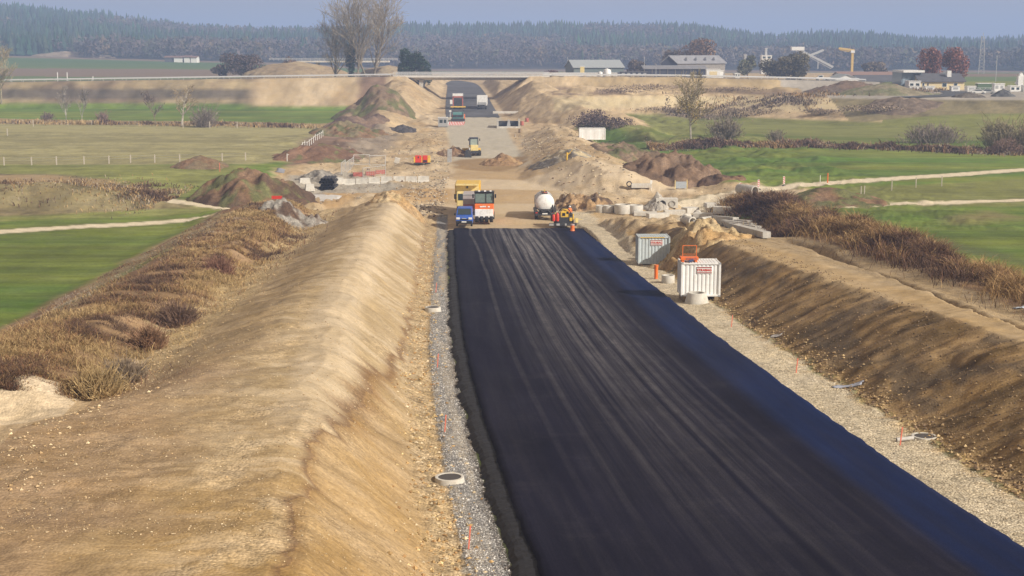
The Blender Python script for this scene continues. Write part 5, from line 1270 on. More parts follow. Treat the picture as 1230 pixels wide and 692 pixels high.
# mesh fence cage
def fence_panel(label, p, rz, L_=3.4, h=2.0, sc=1):
    t = thing('mesh_fence', label, 'mesh fence', p, rz, 'mesh fence panels round the pit')
    f = MB().bar((0, 0, .15), (0, 0, h), .09).bar((L_, 0, .15), (L_, 0, h), .09).bar((0, 0, h), (L_, 0, h), .09).bar((0, 0, .2), (L_, 0, .2), .08); part(f, 'frame', SIL, t)
    g = MB()
    for i in range(1, 12): g.bar((L_ * i / 12, 0, .2), (L_ * i / 12, 0, h), .02, 3)
    for i in range(1, 5): g.bar((0, 0, .2 + (h - .2) * i / 5), (L_, 0, .2 + (h - .2) * i / 5), .02, 3)
    part(g, 'mesh', SIL, t); part(MB().bb(-.12, .12, -.35, .35, 0, .16), 'foot', CON, t, .02)
    return t
fA, fB, fC, fD = G(410, 210), G(436, 216), G(463, 214), G(425, 199)
def between(a, b, n, lbs):
    a = Vector(a); b = Vector(b); d = (b - a) / n; L_ = d.xy.length
    for i in range(n):
        q = a + d * i; fence_panel(lbs[i], (q.x, q.y, hz(q.x, q.y)), math.atan2(d.y, d.x), L_)
between(fA, fD, 3, ['leftmost mesh fence panel of the pit enclosure', 'mesh fence panel second along the left side of the pit', 'mesh fence panel at the far left corner of the pit'])
between(fB, fC, 1, ['mesh fence panel on the near right side of the pit']); between(fD, G(463, 200), 2, ['mesh fence panel behind the pit on the left', 'mesh fence panel behind the pit on the right'])
for k_, (u, v) in enumerate(((430, 212), (445, 211), (457, 209))):
    o = MB().box((0, 0, .35), (1.7, .9, .7), rz=.2).build('brick_stack', RSTR, None, .04, loc=place((u, v))); tag(o, ['dull red stack of bricks inside the mesh enclosure, left of three', 'dull red stack of bricks inside the mesh enclosure, middle of three', 'dull red stack of bricks inside the mesh enclosure, right of three'][k_], 'brick stack', 'brick stacks in the enclosure')
# row of concrete kerb blocks
a = G(412, 221); b = G(516, 219); nblk = 7
nmz = ['leftmost', 'second from the left', 'third from the left', 'middle', 'third from the right', 'second from the right', 'rightmost']
for i in range(nblk):
    f = (i + .5) / nblk; X_ = a[0] + (b[0] - a[0]) * f; Y_ = a[1] + (b[1] - a[1]) * f; Lb = (b[0] - a[0]) / nblk
    o = MB().prism([(-.45, 0), (-.4, .25), (-.22, .4), (-.16, 1.15), (.16, 1.15), (.22, .4), (.4, .25), (.45, 0)], -Lb * .47, Lb * .47).build('concrete_barrier', CONL, None, .02, loc=(X_, Y_, hz(X_, Y_) - .05), rz=.03 * (-1) ** i); tag(o, '%s concrete block in the pale row along the dirt crossing' % nmz[i], 'concrete block', 'concrete blocks in a row')
# bundle of black pipes
bx, by, bz = G(392.5, 228)
n_ = 0
rows = 4
for r_ in range(rows):
    for c_ in range(5 - (r_ % 2)):
        X_ = bx + (c_ - 2 + .5 * (r_ % 2)) * .5; o = MB().tube((0, 0, 0), (0, 5, 0), .24, .24, 12, inner=.8).build('black_pipe', BLK, None, 0, True, loc=(X_, by, bz + .25 + r_ * .43)); tag(o, 'black corrugated pipe in the square stack left of the concrete blocks', 'pipe', 'stack of black pipes')
for u, v, s_, lb in [(366, 222, 1.3, 'pale concrete block at the left end of the yard'), (372, 230, 1.0, 'pale concrete block nearest the left track'), (405, 222, 1.6, 'big pale tapered block right of the black pipes')]:
    o = MB().box((0, 0, .5), (s_ * 1.5, 1.2, 1.1), rz=.3, top=(.8, .8)).build('concrete_block', CONL, None, .06, loc=place((u, v))); tag(o, lb, 'concrete block')
# white posts and signs by the left track
def post_sign(label, uv, h, m, head=None, r=.05, cat='post', name='marker_post', group=None):
    t = thing(name, label, cat, place(uv), 0, group); part(MB().tube((0, 0, -.1), (0, 0, h), r, r, 8), 'post', m, t)
    if head: part(MB().box((0, -.04, h - head[1] / 2), (head[0], .06, head[1])), 'board', head[2], t)
    return t
post_sign('short white post with a red top where the left track ends', (333, 248), 1.3, WHT, (1.3, .4, RED)); post_sign('thin orange stake between the lone heap and the large left heap', (264, 206), 1.5, mat('pink_wood', (.75, .20, .13), .7)); post_sign('thin white stake in front of the large left heap', (277, 240), 1.1, WHT)
# ---- right side
cab_r = container('long white site cabin standing in front of the purple thicket', place((711.5, 171), 0, .55), .0, CW, 5.9, 2.4, 2.6, sign=False, n=3, name='site_cabin', cat='site cabin')
def yellow_marker():
    t = thing('hydrant', 'small yellow standpipe on the pale sand mound', 'standpipe', place((681, 193))); part(MB().tube((0, 0, 0), (0, 0, 1.4), .16, .14, 10), 'pipe', YEL, t, 0, True); part(MB().box((.3, 0, 1.2), (.7, .2, .2), ry=-.6).bar((.5, 0, 1.3), (1.0, 0, 1.9), .1), 'arm', YEL, t)
yellow_marker()
def bollardbeam():
    p = place((768, 227)); t = thing('concrete_gully', 'pale concrete trough with a round dark end beside the dirt crossing', 'trough', p)
    part(MB().bb(-1.3, 1.9, -.5, .5, .1, .75), 'trough', CONL, t, .06); part(MB().lathe([(.3, -.2), (.45, -.2), (.45, .2), (.3, .2)], 16, (-1.6, 0, .7), 'Y'), 'pipe_end', DKM, t)
    post_sign('white post at the right end of the concrete trough', (782, 229), 1.6, WHT, (.35, .5, WHT))
bollardbeam()
def roadboard():
    t = thing('road_board', 'grey board with yellow edges at the fork of the tracks', 'board', place((818, 228))); part(MB().bb(-.85, .85, -.04, .04, .15, 1.2), 'board', mat('board_grey', (.38, .42, .46), .6), t, .02); part(MB().bb(-.98, -.86, -.06, .06, 0, 1.4).bb(.86, .98, -.06, .06, 0, 1.5), 'post', PYEL, t)
roadboard()
def chevron(label, uv):
    t = thing('warning_beacon', label, 'beacon', place(uv), 0, 'red and white warning beacons'); b = part(MB().bb(-.16, .16, -.03, .03, .3, 1.5), 'board', WHT, t, .02); s = MB()
    for i in range(4): z = .38 + i * .28; s.prism([(-.155, z), (.155, z + .14), (.155, z + .26), (-.155, z + .12)], -.045, -.034, 'XZ')
    part(s, 'stripes', RED, b); part(MB().bb(-.3, .3, -.25, .25, 0, .12).bb(-.03, .03, -.03, .03, .1, .3), 'foot', BLK, t)
chevron('red and white warning beacon left of the large concrete pipe', (889, 232)); chevron('red and white warning beacon just behind the large concrete pipe', (911, 228)); chevron('red and white warning beacon alone on the track edge, rightmost of three', (941.5, 224))
post_sign('orange stake beside the pale track on the right', (994, 220), 1.5, ORG, r=.09); post_sign('thin white stake left of the orange stake on the right track', (985, 220), 1.2, WHT)
gx, gy, gz = G(907, 235); o = MB().tube((0, 0, 0), (-1.9, 3.2, 0), .74, .74, 28, inner=.76).build('concrete_pipe', CON, None, .02, True, loc=(gx, gy, gz + .7)); tag(o, 'large concrete pipe lying with its open end towards the camera by the track', 'pipe')
for i, (u, v, r_, h_, lb) in enumerate([(722, 255, .75, .95, 'pale concrete ring leftmost behind the clay spoil'), (731, 256, .75, .95, 'pale concrete ring next to the leftmost one'), (748, 257, 1.15, 1.2, 'wide concrete chamber ring in the middle of the row'), (763, 257, 1.05, 1.2, 'wide concrete chamber ring right of the widest one')]):
    ring(lb, (u, v), r_, h_, CONL, .8, group='concrete rings behind the spoil')
def precast(label, uv, d, rz, m=CON, name='precast_block'):
    o = MB().box((0, 0, d[2] / 2), d, rz=rz).build(name, m, None, .04, loc=place(uv)); return tag(o, label, 'precast part', 'precast concrete parts')
t = thing('chamber_block', 'pale concrete chamber block with two round openings', 'chamber', place((801, 251))); part(MB().bb(-1.5, 1.5, 0, 1.5, 0, 1.3), 'block', CONL, t, .05)
for a in (-.6, .75): part(MB().tube((a, -.02, .6), (a, .0, .6), .35, .35, 16).tube((a, -.12, .6), (a, .05, .6), .46, .46, 16, inner=.75), 'opening', DKM if a < 0 else CON, t)
prs = [((790, 262), (2.6, 1.0, .6), .3, 'low grey kerb stone pile edge left of the chamber block'), ((775, 259), (3.0, 1.2, .5), -.1, 'flat precast slab in front of the chamber rings'), ((810, 259), (2.8, 1.1, .7), .1, 'flat precast slab in front of the chamber block'), ((829, 256), (2.0, 1.4, .8), .5, 'tilted precast piece at the fork of the tracks'), ((848, 262), (3.2, 1.2, .6), -.3, 'long precast slab near the pile of pipes'), ((857, 249), (2.4, 1.4, .6), .2, 'precast slab at the edge of the pale forecourt'), ((868, 259), (2.2, 1.3, .9), -.5, 'precast block beside the dark overgrown bank')]
for uv, d, rz, lb in prs: precast(lb, uv, d, rz, CONL)
pp = [(822, 268, .45, .3, 'stub of concrete pipe leftmost in the jumbled pile'), (832, 272, .5, -.4, 'concrete pipe facing the camera in the jumbled pile'), (842, 270, .5, .9, 'concrete pipe turned sideways in the jumbled pile'), (838, 264, .55, .1, 'concrete pipe at the back of the jumbled pile'), (853, 276, .42, -.9, 'short concrete pipe at the right of the jumbled pile')]
for u, v, r_, rz, lb in pp:
    gx, gy, gz = G(u, v); d = Vector((math.sin(rz), math.cos(rz), 0)) * 1.9; o = MB().tube((0, 0, 0), d, r_, r_, 16, inner=.72).build('concrete_pipe', CONL, None, .01, True, loc=(gx, gy, gz + r_ * .9)); tag(o, lb, 'pipe', 'pile of concrete pipes')
for u, v, lb in [(846, 276, 'dark rubber mat crumpled beside the pile of pipes'), (826, 263, 'black hose coil in the pile of pipes')]:
    gx, gy, gz = G(u, v); o = MB().lathe([(.35, 0), (.7, .02), (.75, .25), (.6, .4), (.35, .3)], 14, sx=1.4).build('rubber_mat', BLK, None, 0, True, loc=(gx, gy, gz)); tag(o, lb, 'rubber')
# concrete beams stacked side by side
bm_lab = ['concrete beam farthest back in the stepped stack of beams', 'second farthest concrete beam in the stepped stack', 'third concrete beam from the back of the stepped stack', 'third concrete beam from the front of the stepped stack', 'second nearest concrete beam in the stepped stack', 'nearest and longest concrete beam in the stepped stack']
for i in range(6):
    q0 = Vector(G(858 + 5 * i, 266 + 2.2 * i)); q1 = Vector(G([884, 900, 906, 911, 916, 921][i], [268, 272, 275.5, 279, 282.5, 287][i])); md = (q0 + q1) / 2; L_ = (q1 - q0).xy.length
    o = MB().box((0, 0, .3), (L_, .8, .6)).build('concrete_beam', CON, None, .03, loc=(md.x, md.y, md.z + .05), rz=math.atan2(q1.y - q0.y, q1.x - q0.x)); o.rotation_euler = (0, -math.asin(max(-.4, min(.4, (q1.z - q0.z) / max(L_, 1)))), math.atan2(q1.y - q0.y, q1.x - q0.x)); tag(o, bm_lab[i], 'beam', 'stepped stack of concrete beams')
# stones and clods
def stones(name, label, n, fx, sz, cols, seed, cat='gravel'):
    r = np.random.default_rng(seed); X, Y = fx(r, n); Z = height(X, Y, True); n = len(X)
    base = np.array([(1, 0, 0), (0, 1, 0), (-1, 0, 0), (0, -1, 0), (0, 0, 1), (0, 0, -1)], float); Fq = np.array([(0, 1, 4), (1, 2, 4), (2, 3, 4), (3, 0, 4), (1, 0, 5), (2, 1, 5), (3, 2, 5), (0, 3, 5)])
    s = (sz[0] + (sz[1] - sz[0]) * r.uniform(0, 1, n) ** 4)[:, None, None]; v = base[None] * s * r.uniform(.5, 1.2, (n, 6, 1)); th = r.uniform(0, 6, n); c, q = np.cos(th)[:, None], np.sin(th)[:, None]
    vx = v[..., 0] * c - v[..., 1] * q; vy = v[..., 0] * q + v[..., 1] * c; V = np.stack([vx + X[:, None], vy + Y[:, None], v[..., 2] * .7 + Z[:, None] + s[..., 0] * .25], -1).reshape(-1, 3)
    C = np.repeat(np.array(cols)[r.integers(0, len(cols), n)] * r.uniform(.8, 1.25, (n, 1)), 6, 0)
    o = np_mesh(name, V, (Fq[None] + np.arange(n)[:, None, None] * 6).reshape(-1, 3), VEG, False, C); return tag(o, label, cat, kind='stuff')
stones('gravel', 'grey and white crushed gravel strip along the left edge of the asphalt', 30000, lambda r, n: (lambda Y: (XL(Y) - r.uniform(.85, 2.25, n), Y))(36 + 80 * r.uniform(0, 1, n) ** 1.8), (.018, .05), [(.42, .4, .37), (.16, .16, .16), (.62, .6, .57), (.28, .27, .26), (.22, .2, .19)], 61)
stones('clay_rubble', 'loose ochre clods and stones along the toe of the left embankment', 5200, lambda r, n: (lambda Y: (XL(Y) - 2.9 - r.normal(0, .7, n), Y))(36 + 130 * r.uniform(0, 1, n) ** 1.5), (.015, .13), [(.42, .28, .13), (.5, .38, .2), (.36, .22, .1), (.55, .45, .3)], 62, 'rubble')
stones('verge_stones', 'pale loose stones scattered on the right gravel verge', 11000, lambda r, n: (lambda Y: (XR(Y) + r.uniform(.15, 3.0, n), Y))(36 + 110 * r.uniform(0, 1, n) ** 1.5), (.018, .065), [(.52, .45, .33), (.58, .52, .42), (.44, .36, .25), (.36, .3, .22)], 63, 'stones')
stones('slope_clods', 'ochre clods lying at the foot of the right slope', 7000, lambda r, n: (lambda Y: (XR(Y) + 3.1 + np.abs(r.normal(0, .8, n)), Y))(38 + 105 * r.uniform(0, 1, n) ** 1.4), (.015, .13), [(.36, .25, .13), (.42, .31, .17), (.26, .18, .1), (.2, .14, .09)], 64, 'clods')
stones('valley_stones', 'pale stones strewn in the hollow left of the embankment', 3000, lambda r, n: (lambda Y: (XL(Y) - 16.6 + r.normal(0, 1.0, n), Y))(40 + 140 * r.uniform(0, 1, n) ** 1.2), (.015, .10), [(.46, .34, .2), (.58, .47, .3), (.4, .28, .15)], 65, 'stones')
stones('top_stones', 'small pale stones on the flat top of the left embankment', 3800, lambda r, n: (lambda Y: (XL(Y) - r.uniform(5, 18, n), Y))(34 + 40 * r.uniform(0, 1, n) ** 1.2), (.01, .045), [(.58, .48, .32), (.5, .36, .2)], 66, 'stones')
stones('site_rubble', 'stones and lumps scattered over the sandy working area', 4500, lambda r, n: (lambda Y, s: (np.where(s < .5, XL(Y) - 1 - np.minimum(r.exponential(9, n), 24), XR(Y) + 1 + np.minimum(r.exponential(10, n), 30)), Y))(186 + 180 * r.uniform(0, 1, n), r.uniform(0, 1, n)), (.05, .32), [(.5, .42, .28), (.34, .25, .15), (.4, .36, .3), (.2, .15, .11)], 67, 'rubble')

stones('ditch_rubble', 'dark broken rubble between the tip of the embankment and the haul road', 1600, lambda r, n: (lambda Y: (XL(Y) - 1.5 - r.uniform(0, 6, n), Y))(r.uniform(188, 245, n)), (.05, .28), [(.3, .25, .19), (.42, .36, .27), (.18, .14, .1)], 68, 'rubble')

stones('earth_crumbs', 'crumbs of dark and ochre earth over the face of the right embankment', 16000, lambda r, n: (lambda Y: (XR(Y) + r.uniform(3, 10.5, n), Y))(38 + 105 * r.uniform(0, 1, n) ** 1.5), (.012, .085), [(.24, .165, .095), (.15, .11, .07), (.30, .21, .12), (.10, .075, .055)], 69, 'earth crumbs')
stones('sand_crumbs', 'crumbs of pale sandy clay over the faces of the left embankment', 15000, lambda r, n: (lambda Y: (XL(Y) - r.uniform(3, 17, n), Y))(36 + 110 * r.uniform(0, 1, n) ** 1.7), (.01, .05), [(.40, .29, .17), (.33, .23, .12), (.46, .36, .23)], 70, 'sand crumbs')
# ------------------------------------------------------------------ trees and bushes
TW = (.27, .22, .17)
def T(u, Y): return onY(u, Y, -.1)
bare_tree('poplar_tree', 'tall bare poplar with drooping outer twigs, leftmost of the tall group', 'tree', T(403, 545), 24, .62, 11, minr=.042, lv=4, kids=(19, 9, 5), base_r=.42, first=.16, up=.8, twig=(.30, .25, .18), group='tall bare poplars')
bare_tree('poplar_tree', 'tallest bare poplar in the middle of the tall group', 'tree', T(427, 540), 31, .55, 12, minr=.042, lv=4, kids=(20, 10, 5), base_r=.5, first=.14, up=.85, twig=(.30, .25, .18), group='tall bare poplars')
bare_tree('poplar_tree', 'broad bare poplar with a forked pale trunk, rightmost of the tall group', 'tree', T(446, 545), 30, .62, 13, minr=.042, lv=4, kids=(16, 9, 5), base_r=.45, first=.2, up=.8, trunks=3, twig=(.30, .25, .18), group='tall bare poplars')
EG = [(.028, .055, .03), (.04, .07, .035), (.02, .04, .025)]
leafy('spruce_tree', 'narrow dark spruce between the bare poplars', 'tree', T(421, 560), 2.6, 2.6, 17, .35, EG, 21, 2200, lumps=14, stem=.05)
leafy('evergreen_tree', 'wide dark green evergreen beside the road bridge', 'tree', T(492, 530), 5.6, 5, 15, .32, EG, 22, 7000, lumps=14, stem=.04, group='dark evergreens by the bridge'); leafy('evergreen_tree', 'smaller dark evergreen at the right of the wide one', 'tree', T(510, 528), 3.8, 3.5, 12.5, .32, EG, 23, 3200, lumps=11, stem=.04, group='dark evergreens by the bridge')
PUR = [(.13, .09, .085), (.17, .12, .10), (.10, .075, .075)]
leafy('thicket', 'purple-brown bare thicket left of the overpass mound', 'thicket', T(291, 620), 11, 7, 12, .42, PUR, 24, 4200, lumps=16, stem=.02, hollow=.2); leafy('thicket', 'small grey-purple thicket at the left foot of the larger one', 'thicket', T(265, 620), 4.5, 4, 6, .4, PUR, 25, 1300, lumps=8, stem=.02)
leafy('thicket', 'brownish bush on top behind the overpass mound', 'bush', T(348, 640), 5, 4, 9, .4, [(.2, .13, .09), (.15, .1, .08)], 26, 1600, lumps=8, stem=.03)
OLB = [(.13, .115, .07), (.10, .09, .06), (.16, .135, .09)]
leafy('tree', 'round olive-brown tree, left one of the pair beyond the right guard rail', 'tree', T(934, 560), 7.5, 7, 11, .4, OLB, 27, 4200, lumps=14, stem=.06); leafy('tree', 'larger round olive-brown tree, right one of the pair beyond the right guard rail', 'tree', T(955, 555), 8.0, 7, 11.5, .4, OLB, 28, 4600, lumps=14, stem=.06)
leafy('tree', 'dull green tree behind the end of the grey barn', 'tree', T(897, 620), 6, 5, 10.5, .42, [(.12, .13, .07), (.15, .14, .09)], 29, 2600, lumps=10, stem=.08)
leafy('tree', 'rust-brown broad tree rising behind the roof of the grey barn', 'tree', T(838, 680), 12, 8, 18, .5, [(.22, .13, .08), (.17, .11, .07)], 30, 3600, lumps=12, stem=.1); leafy('tree', 'low tan tree at the left of the barn gable', 'tree', T(807, 690), 6, 5, 13, .5, [(.22, .16, .10), (.17, .13, .09)], 31, 1600, lumps=8, stem=.1)
leafy('bush', 'grey-brown bush between the long low hall and the barn', 'bush', T(763, 640), 6, 5, 9.5, .45, [(.17, .13, .10), (.13, .10, .085)], 32, 2000, lumps=8, stem=.05); leafy('bush', 'dark red-brown bush in front of the long low hall', 'bush', T(660, 600), 6, 4, 4.2, .4, [(.15, .08, .07), (.12, .08, .06)], 33, 1300, lumps=8, stem=.03)
RDT = [(.24, .10, .075), (.19, .085, .07), (.28, .13, .09)]
leafy('beech_tree', 'tall domed dark red tree, left one behind the yellow building', 'tree', T(1117, 520), 5.2, 5, 15.5, .36, RDT, 34, 4800, lumps=18, stem=.05); leafy('beech_tree', 'tall pointed dark red tree, right one behind the yellow building', 'tree', T(1145, 520), 5.8, 5, 14.5, .36, RDT, 35, 4800, lumps=18, stem=.05)
leafy('tree', 'brown rounded tree far behind the white gabled hall', 'tree', T(1052, 760), 11, 8, 7.5, .6, [(.17, .13, .08), (.2, .15, .1)], 36, 1600, lumps=10, stem=.05)
# right field
lt = place((830, 168))
bare_tree('maple_tree', 'solitary tree with sparse yellowing leaves in the right-hand field', 'tree', lt, 12.6, .62, 14, minr=.045, lv=4, kids=(13, 8, 5), base_r=.26, first=.22, up=.7, trunk=(.33, .3, .25), twig=(.27, .22, .12))
V, Fq, C = leafcloud(1700, 4.3, 4.0, 4.6, .15, [(.36, .27, .08), (.30, .22, .09), (.40, .30, .12)], 51, 16, cz=7.6, hollow=.1); lv = np_mesh('foliage', V, Fq, VEG, False, C, parent=[o for o in COL.objects if o.name.startswith('maple_tree')][0])
shrub('bush', 'round leafless bush right of the solitary field tree', 'bush', place((870, 168)), 4.2, 5.6, 52, [(.24, .20, .15), (.2, .17, .13)], 240, .045, 900, .13); shrub('bush', 'small leafless bush in the right field, farther right than the round one', 'bush', place((932, 171)), 1.8, 3.2, 53, [(.24, .20, .15), (.19, .16, .13)], 110, .04, 260, .12)
shrub('bush', 'wide sparse leafless bush on the right half of the ditch hedge', 'bush', place((1120, 172)), 9, 4.8, 54, [(.25, .2, .17), (.2, .16, .14)], 300, .045, 900, .12, ry=3); shrub('bush', 'dense olive-grey bush at the right edge of the field', 'bush', place((1200, 180)), 3.6, 7.6, 55, [(.26, .22, .13), (.2, .17, .1)], 260, .045, 1600, .14); shrub('bush', 'reddish tangle in front of the right edge bushes', 'bush', place((1208, 185)), 3.6, 3.6, 56, [(.26, .17, .13), (.2, .13, .1)], 200, .04, 700, .12); shrub('bush', 'tall bush cut by the right edge of the picture', 'bush', place((1238, 184)), 3.6, 7.4, 57, [(.24, .19, .12), (.19, .16, .11)], 260, .045, 1600, .14)
leafy('thicket', 'grey-purple domed thicket behind the white site cabin', 'thicket', place((720, 158)), 9.5, 6, 6.2, .22, PUR, 58, 4200, lumps=16, stem=.02, hollow=.1)
for i, (u, v, rx, h, lb) in enumerate([(800, 136, 15, 3.4, 'long grey scrub below the left end of the pale terrace'), (905, 139, 20, 3.6, 'long grey scrub below the right half of the pale terrace'), (1050, 137, 14, 4.0, 'dark scrub in front of the brown end heap'), (985, 139, 8, 3.2, 'low brown scrub between the terrace and the dark scrub')]):
    leafy('scrub', lb, 'scrub', place((u, v)), rx, 4, h * .6, .2, [(.30, .235, .175), (.34, .26, .18), (.24, .19, .15)], 60 + i, 1500, lumps=40, stem=.01, hollow=.1)
for i, (u, v, rx, h, lb) in enumerate([(745, 113, 12, 2.6, 'dark scrub on the ledge right of the bridge'), (790, 110, 18, 2.6, 'dark scrub on the upper ledge above the solitary tree'), (880, 112, 16, 2.4, 'dark scrub on the upper ledge towards the guard rail end')]):
    leafy('scrub', lb, 'scrub', place((u, v)), rx, 3.5, h * .8, .2, [(.26, .20, .165), (.22, .17, .14)], 70 + i, 800, lumps=34, stem=.01, hollow=.1)
# left
bare_tree('tree', 'pale bare tree at the left edge of the picture', 'tree', place((2, 128)), 17, .55, 15, minr=.05, lv=4, kids=(14, 8, 5), base_r=.3, first=.2, twig=(.36, .30, .19), trunk=(.34, .29, .2))
bare_tree('tree', 'small bare tree with a pale trunk in the left field margin', 'tree', place((218, 151)), 8.6, .8, 16, minr=.045, lv=4, kids=(11, 7, 5), base_r=.3, first=.3, twig=(.34, .27, .17), trunk=(.40, .36, .3))
bare_tree('tree', 'slim dark bare tree left of the pale-trunked one', 'tree', place((187, 148)), 7.2, .45, 17, minr=.045, lv=4, kids=(12, 7, 4), base_r=.12, first=.15, twig=(.2, .16, .14)); shrub('bush', 'grey twiggy bush right of the pale-trunked tree', 'bush', place((245, 153)), 2.6, 6.2, 64, [(.23, .19, .16), (.2, .17, .14)], 170, .045, 500, .12)
for i, (u, h, lb) in enumerate([(80, 7.8, 'thin grey bare birch, left of the two in the left field'), (98, 7.2, 'thin grey bare birch, right of the two in the left field')]): bare_tree('birch_tree', lb, 'tree', place((u, 147)), h, .35, 80 + i, minr=.035, lv=4, kids=(13, 6, 4), base_r=.12, first=.2, twig=(.27, .24, .21), trunk=(.32, .3, .27))
shrub('bush', 'low rusty bush in the left field margin', 'bush', place((123, 147)), 1.4, 3.4, 66, [(.26, .18, .15)], 90, .045, 200, .12); shrub('bush', 'low dark bush far left in the field margin', 'bush', place((57, 144)), 2.2, 2.6, 67, [(.2, .15, .13)], 90, .045, 200, .12)
# ------------------------------------------------------------------ fences in the fields
def post(label, p, h, m, name, group, r=.07): o = MB().box((0, 0, h / 2 - .1), (r * 2, r * 2, h)).build(name, m, None, .01, loc=p); return tag(o, label, 'fence post', group)
PW = mat('pale_wood', (.48, .43, .36), .9)
lp = [(5, 199), (38, 198.5), (68, 198), (101, 197.5), (131, 197), (157, 196), (186, 195.5), (216, 195), (267, 194), (295, 193)]; fp = []
for i, (u, v) in enumerate(lp):
    p = place((u, v)); fp.append(Vector(p)); post('pale wooden pasture post on the left meadow, %s' % ['leftmost', 'second from the left', 'third from the left', 'fourth from the left', 'middle left', 'middle right', 'next left of the lone heap', 'touching the lone heap', 'first right of the lone heap', 'rightmost near the large heap'][i], p, 1.6, PW, 'fence_post', 'pasture fence posts', .09)
wr = MB()
for a, b in zip(fp[:-1], fp[1:]):
    for h in (1.35, .9): wr.tube(a + Vector((0, 0, h)), b + Vector((0, 0, h)), .018, None, 3)
o = wr.build('fence_wire', SIL); tag(o, 'two thin wires strung along the pasture posts', 'wire')
def white_fence():
    t = thing('picket_fence', 'white picket fence running away beside the olive meadow', 'fence', (0, 0, 0)); b = MB(); a = Vector(G(345, 194)); c = Vector(G(388, 164)); n = 16
    b2 = MB()
    for i in range(n + 1): q = a + (c - a) * i / n; z = hz(q.x, q.y); b.bb(q.x - .06, q.x + .06, q.y - .06, q.y + .06, z, z + 1.5)
    part(b, 'picket', WHT, t)
    for i in range(n): q = a + (c - a) * i / n; w_ = a + (c - a) * (i + 1) / n; b2.bar((q.x, q.y, hz(q.x, q.y) + 1.2), (w_.x, w_.y, hz(w_.x, w_.y) + 1.2), .07)
    part(b2, 'rail', WHT, t)
white_fence()
for i, (u, v) in enumerate([(1071, 229), (1100, 226), (1131, 224), (1038, 237), (1034, 237)]): post('thin pale post in the right field, %s' % ['left of the isolated three', 'middle of the isolated three', 'right of the isolated three', 'right of the close pair', 'left of the close pair'][i], place((u, v)), 1.7, PW, 'field_post', 'thin posts in the right field', .06)
for i, (u, v) in enumerate([(9, 163), (40, 152), (220, 154), (252, 154), (285, 154)]): post('short pale post along the reedy margin, %s' % ['leftmost and nearest', 'second from the left', 'below the pale-trunked tree', 'below the grey bush', 'rightmost of the margin'][i], place((u, v)), 1.8, PW, 'field_post', 'posts along the left margin', .09)

# ------------------------------------------------------------------ crossing road, bridge, guard rails
ASF = mat('old_asphalt', (.14, .14, .145), .9); RAILM = mat('guard_rail_metal', (.66, .67, .68), .35, .4, var=.08)
def crossing_road():
    xs = np.arange(-260, 131, 2.0); V = []; Fq = []
    for side in (-1, 1): V.append(np.stack([xs, emb_y(xs) + side * 4.2, emb_z(xs) + .04 + .28 * ss(-48, -42, xs) * (1 - ss(12, 18, xs))], 1))
    n = len(xs); Vv = np.concatenate(V); i = np.arange(n - 1); o = np_mesh('crossing_road', Vv, np.stack([i, i + 1, n + i + 1, n + i], 1), ASF); tag(o, kind='structure')
crossing_road()
def bridge():
    t = thing('road_bridge', 'concrete road bridge crossing over the new carriageway', 'bridge', (0, 0, 0)); x0, x1 = -41, 13; yc = 500
    part(MB().prism([(yc - 5.6, DECKZ - .05), (yc - 5.6, DECKZ - .5), (yc - 4.6, DECKZ - .75), (yc - 3.6, DECKZ - 1.5), (yc + 3.6, DECKZ - 1.5), (yc + 4.6, DECKZ - .75), (yc + 5.6, DECKZ - .5), (yc + 5.6, DECKZ - .05)], x0, x1), 'deck', CONL, t)
    part(MB().bb(x0, x1, yc - 5.9, yc - 5.2, DECKZ - .55, DECKZ + .12).bb(x0, x1, yc + 5.2, yc + 5.9, DECKZ - .55, DECKZ + .12), 'kerb_beam', mat('bridge_kerb', (.62, .60, .56), .85), t)
    for s, xa, xb in ((-1, -35.5, -32.0), (1, -1.6, 5.0)):
        part(MB().prism([(xb - .2, DECKZ - 1.4), (xb + 1.3, DECKZ - 1.4), (xa + (1.2 if s > 0 else 4.2) + .0, 2.2), (xa + (0 if s > 0 else 3.2), 2.2)], yc - 4.2, yc + 4.2, 'XZ'), 'strut_leg', CON, t)
    part(MB().bb(-43, -38.5, yc - 5, yc + 5, 5.5, DECKZ - .8).bb(9.5, 14, yc - 5, yc + 5, 5.5, DECKZ - .8), 'abutment', CONL, t)
    for sy in (-5.5, 5.5):
        r_ = MB()
        for x_ in np.arange(x0, x1 + .1, 2.0): r_.bb(x_ - .05, x_ + .05, yc + sy - .05, yc + sy + .05, DECKZ + .1, DECKZ + 1.15)
        for z_ in (.5, .8, 1.15): r_.bb(x0, x1, yc + sy - .05, yc + sy + .05, DECKZ + z_ - .06, DECKZ + z_ + .06)
        part(r_, 'railing', RAILM, t)
bridge()
def guard_rail(label, xa, xb, side):
    t = thing('guard_rail', label, 'guard rail', (0, 0, 0)); xs = np.arange(xa, xb + .1, 4.0); pm = None; B = MB()
    for x_ in xs: y_ = float(emb_y(x_)) + side; z_ = float(emb_z(x_)); pm = pm or MB().bb(-.06, .06, -.06, .06, -.2, .85).mesh('post', RAILM); po = bpy.data.objects.new('post', pm); COL.objects.link(po); po.parent = t; po.location = (x_, y_, z_)
    for a, b in zip(xs[:-1], xs[1:]):
        ya, yb = float(emb_y(a)) + side - .1, float(emb_y(b)) + side - .1; za, zb = float(emb_z(a)), float(emb_z(b)); B.add([(a, ya, za + .5), (b, yb, zb + .5), (b, yb - .05, zb + .68), (a, ya - .05, za + .68), (b, yb, zb + .88), (a, ya, za + .88)], [(0, 1, 2, 3), (3, 2, 4, 5)])
    part(B, 'rail', RAILM, t)
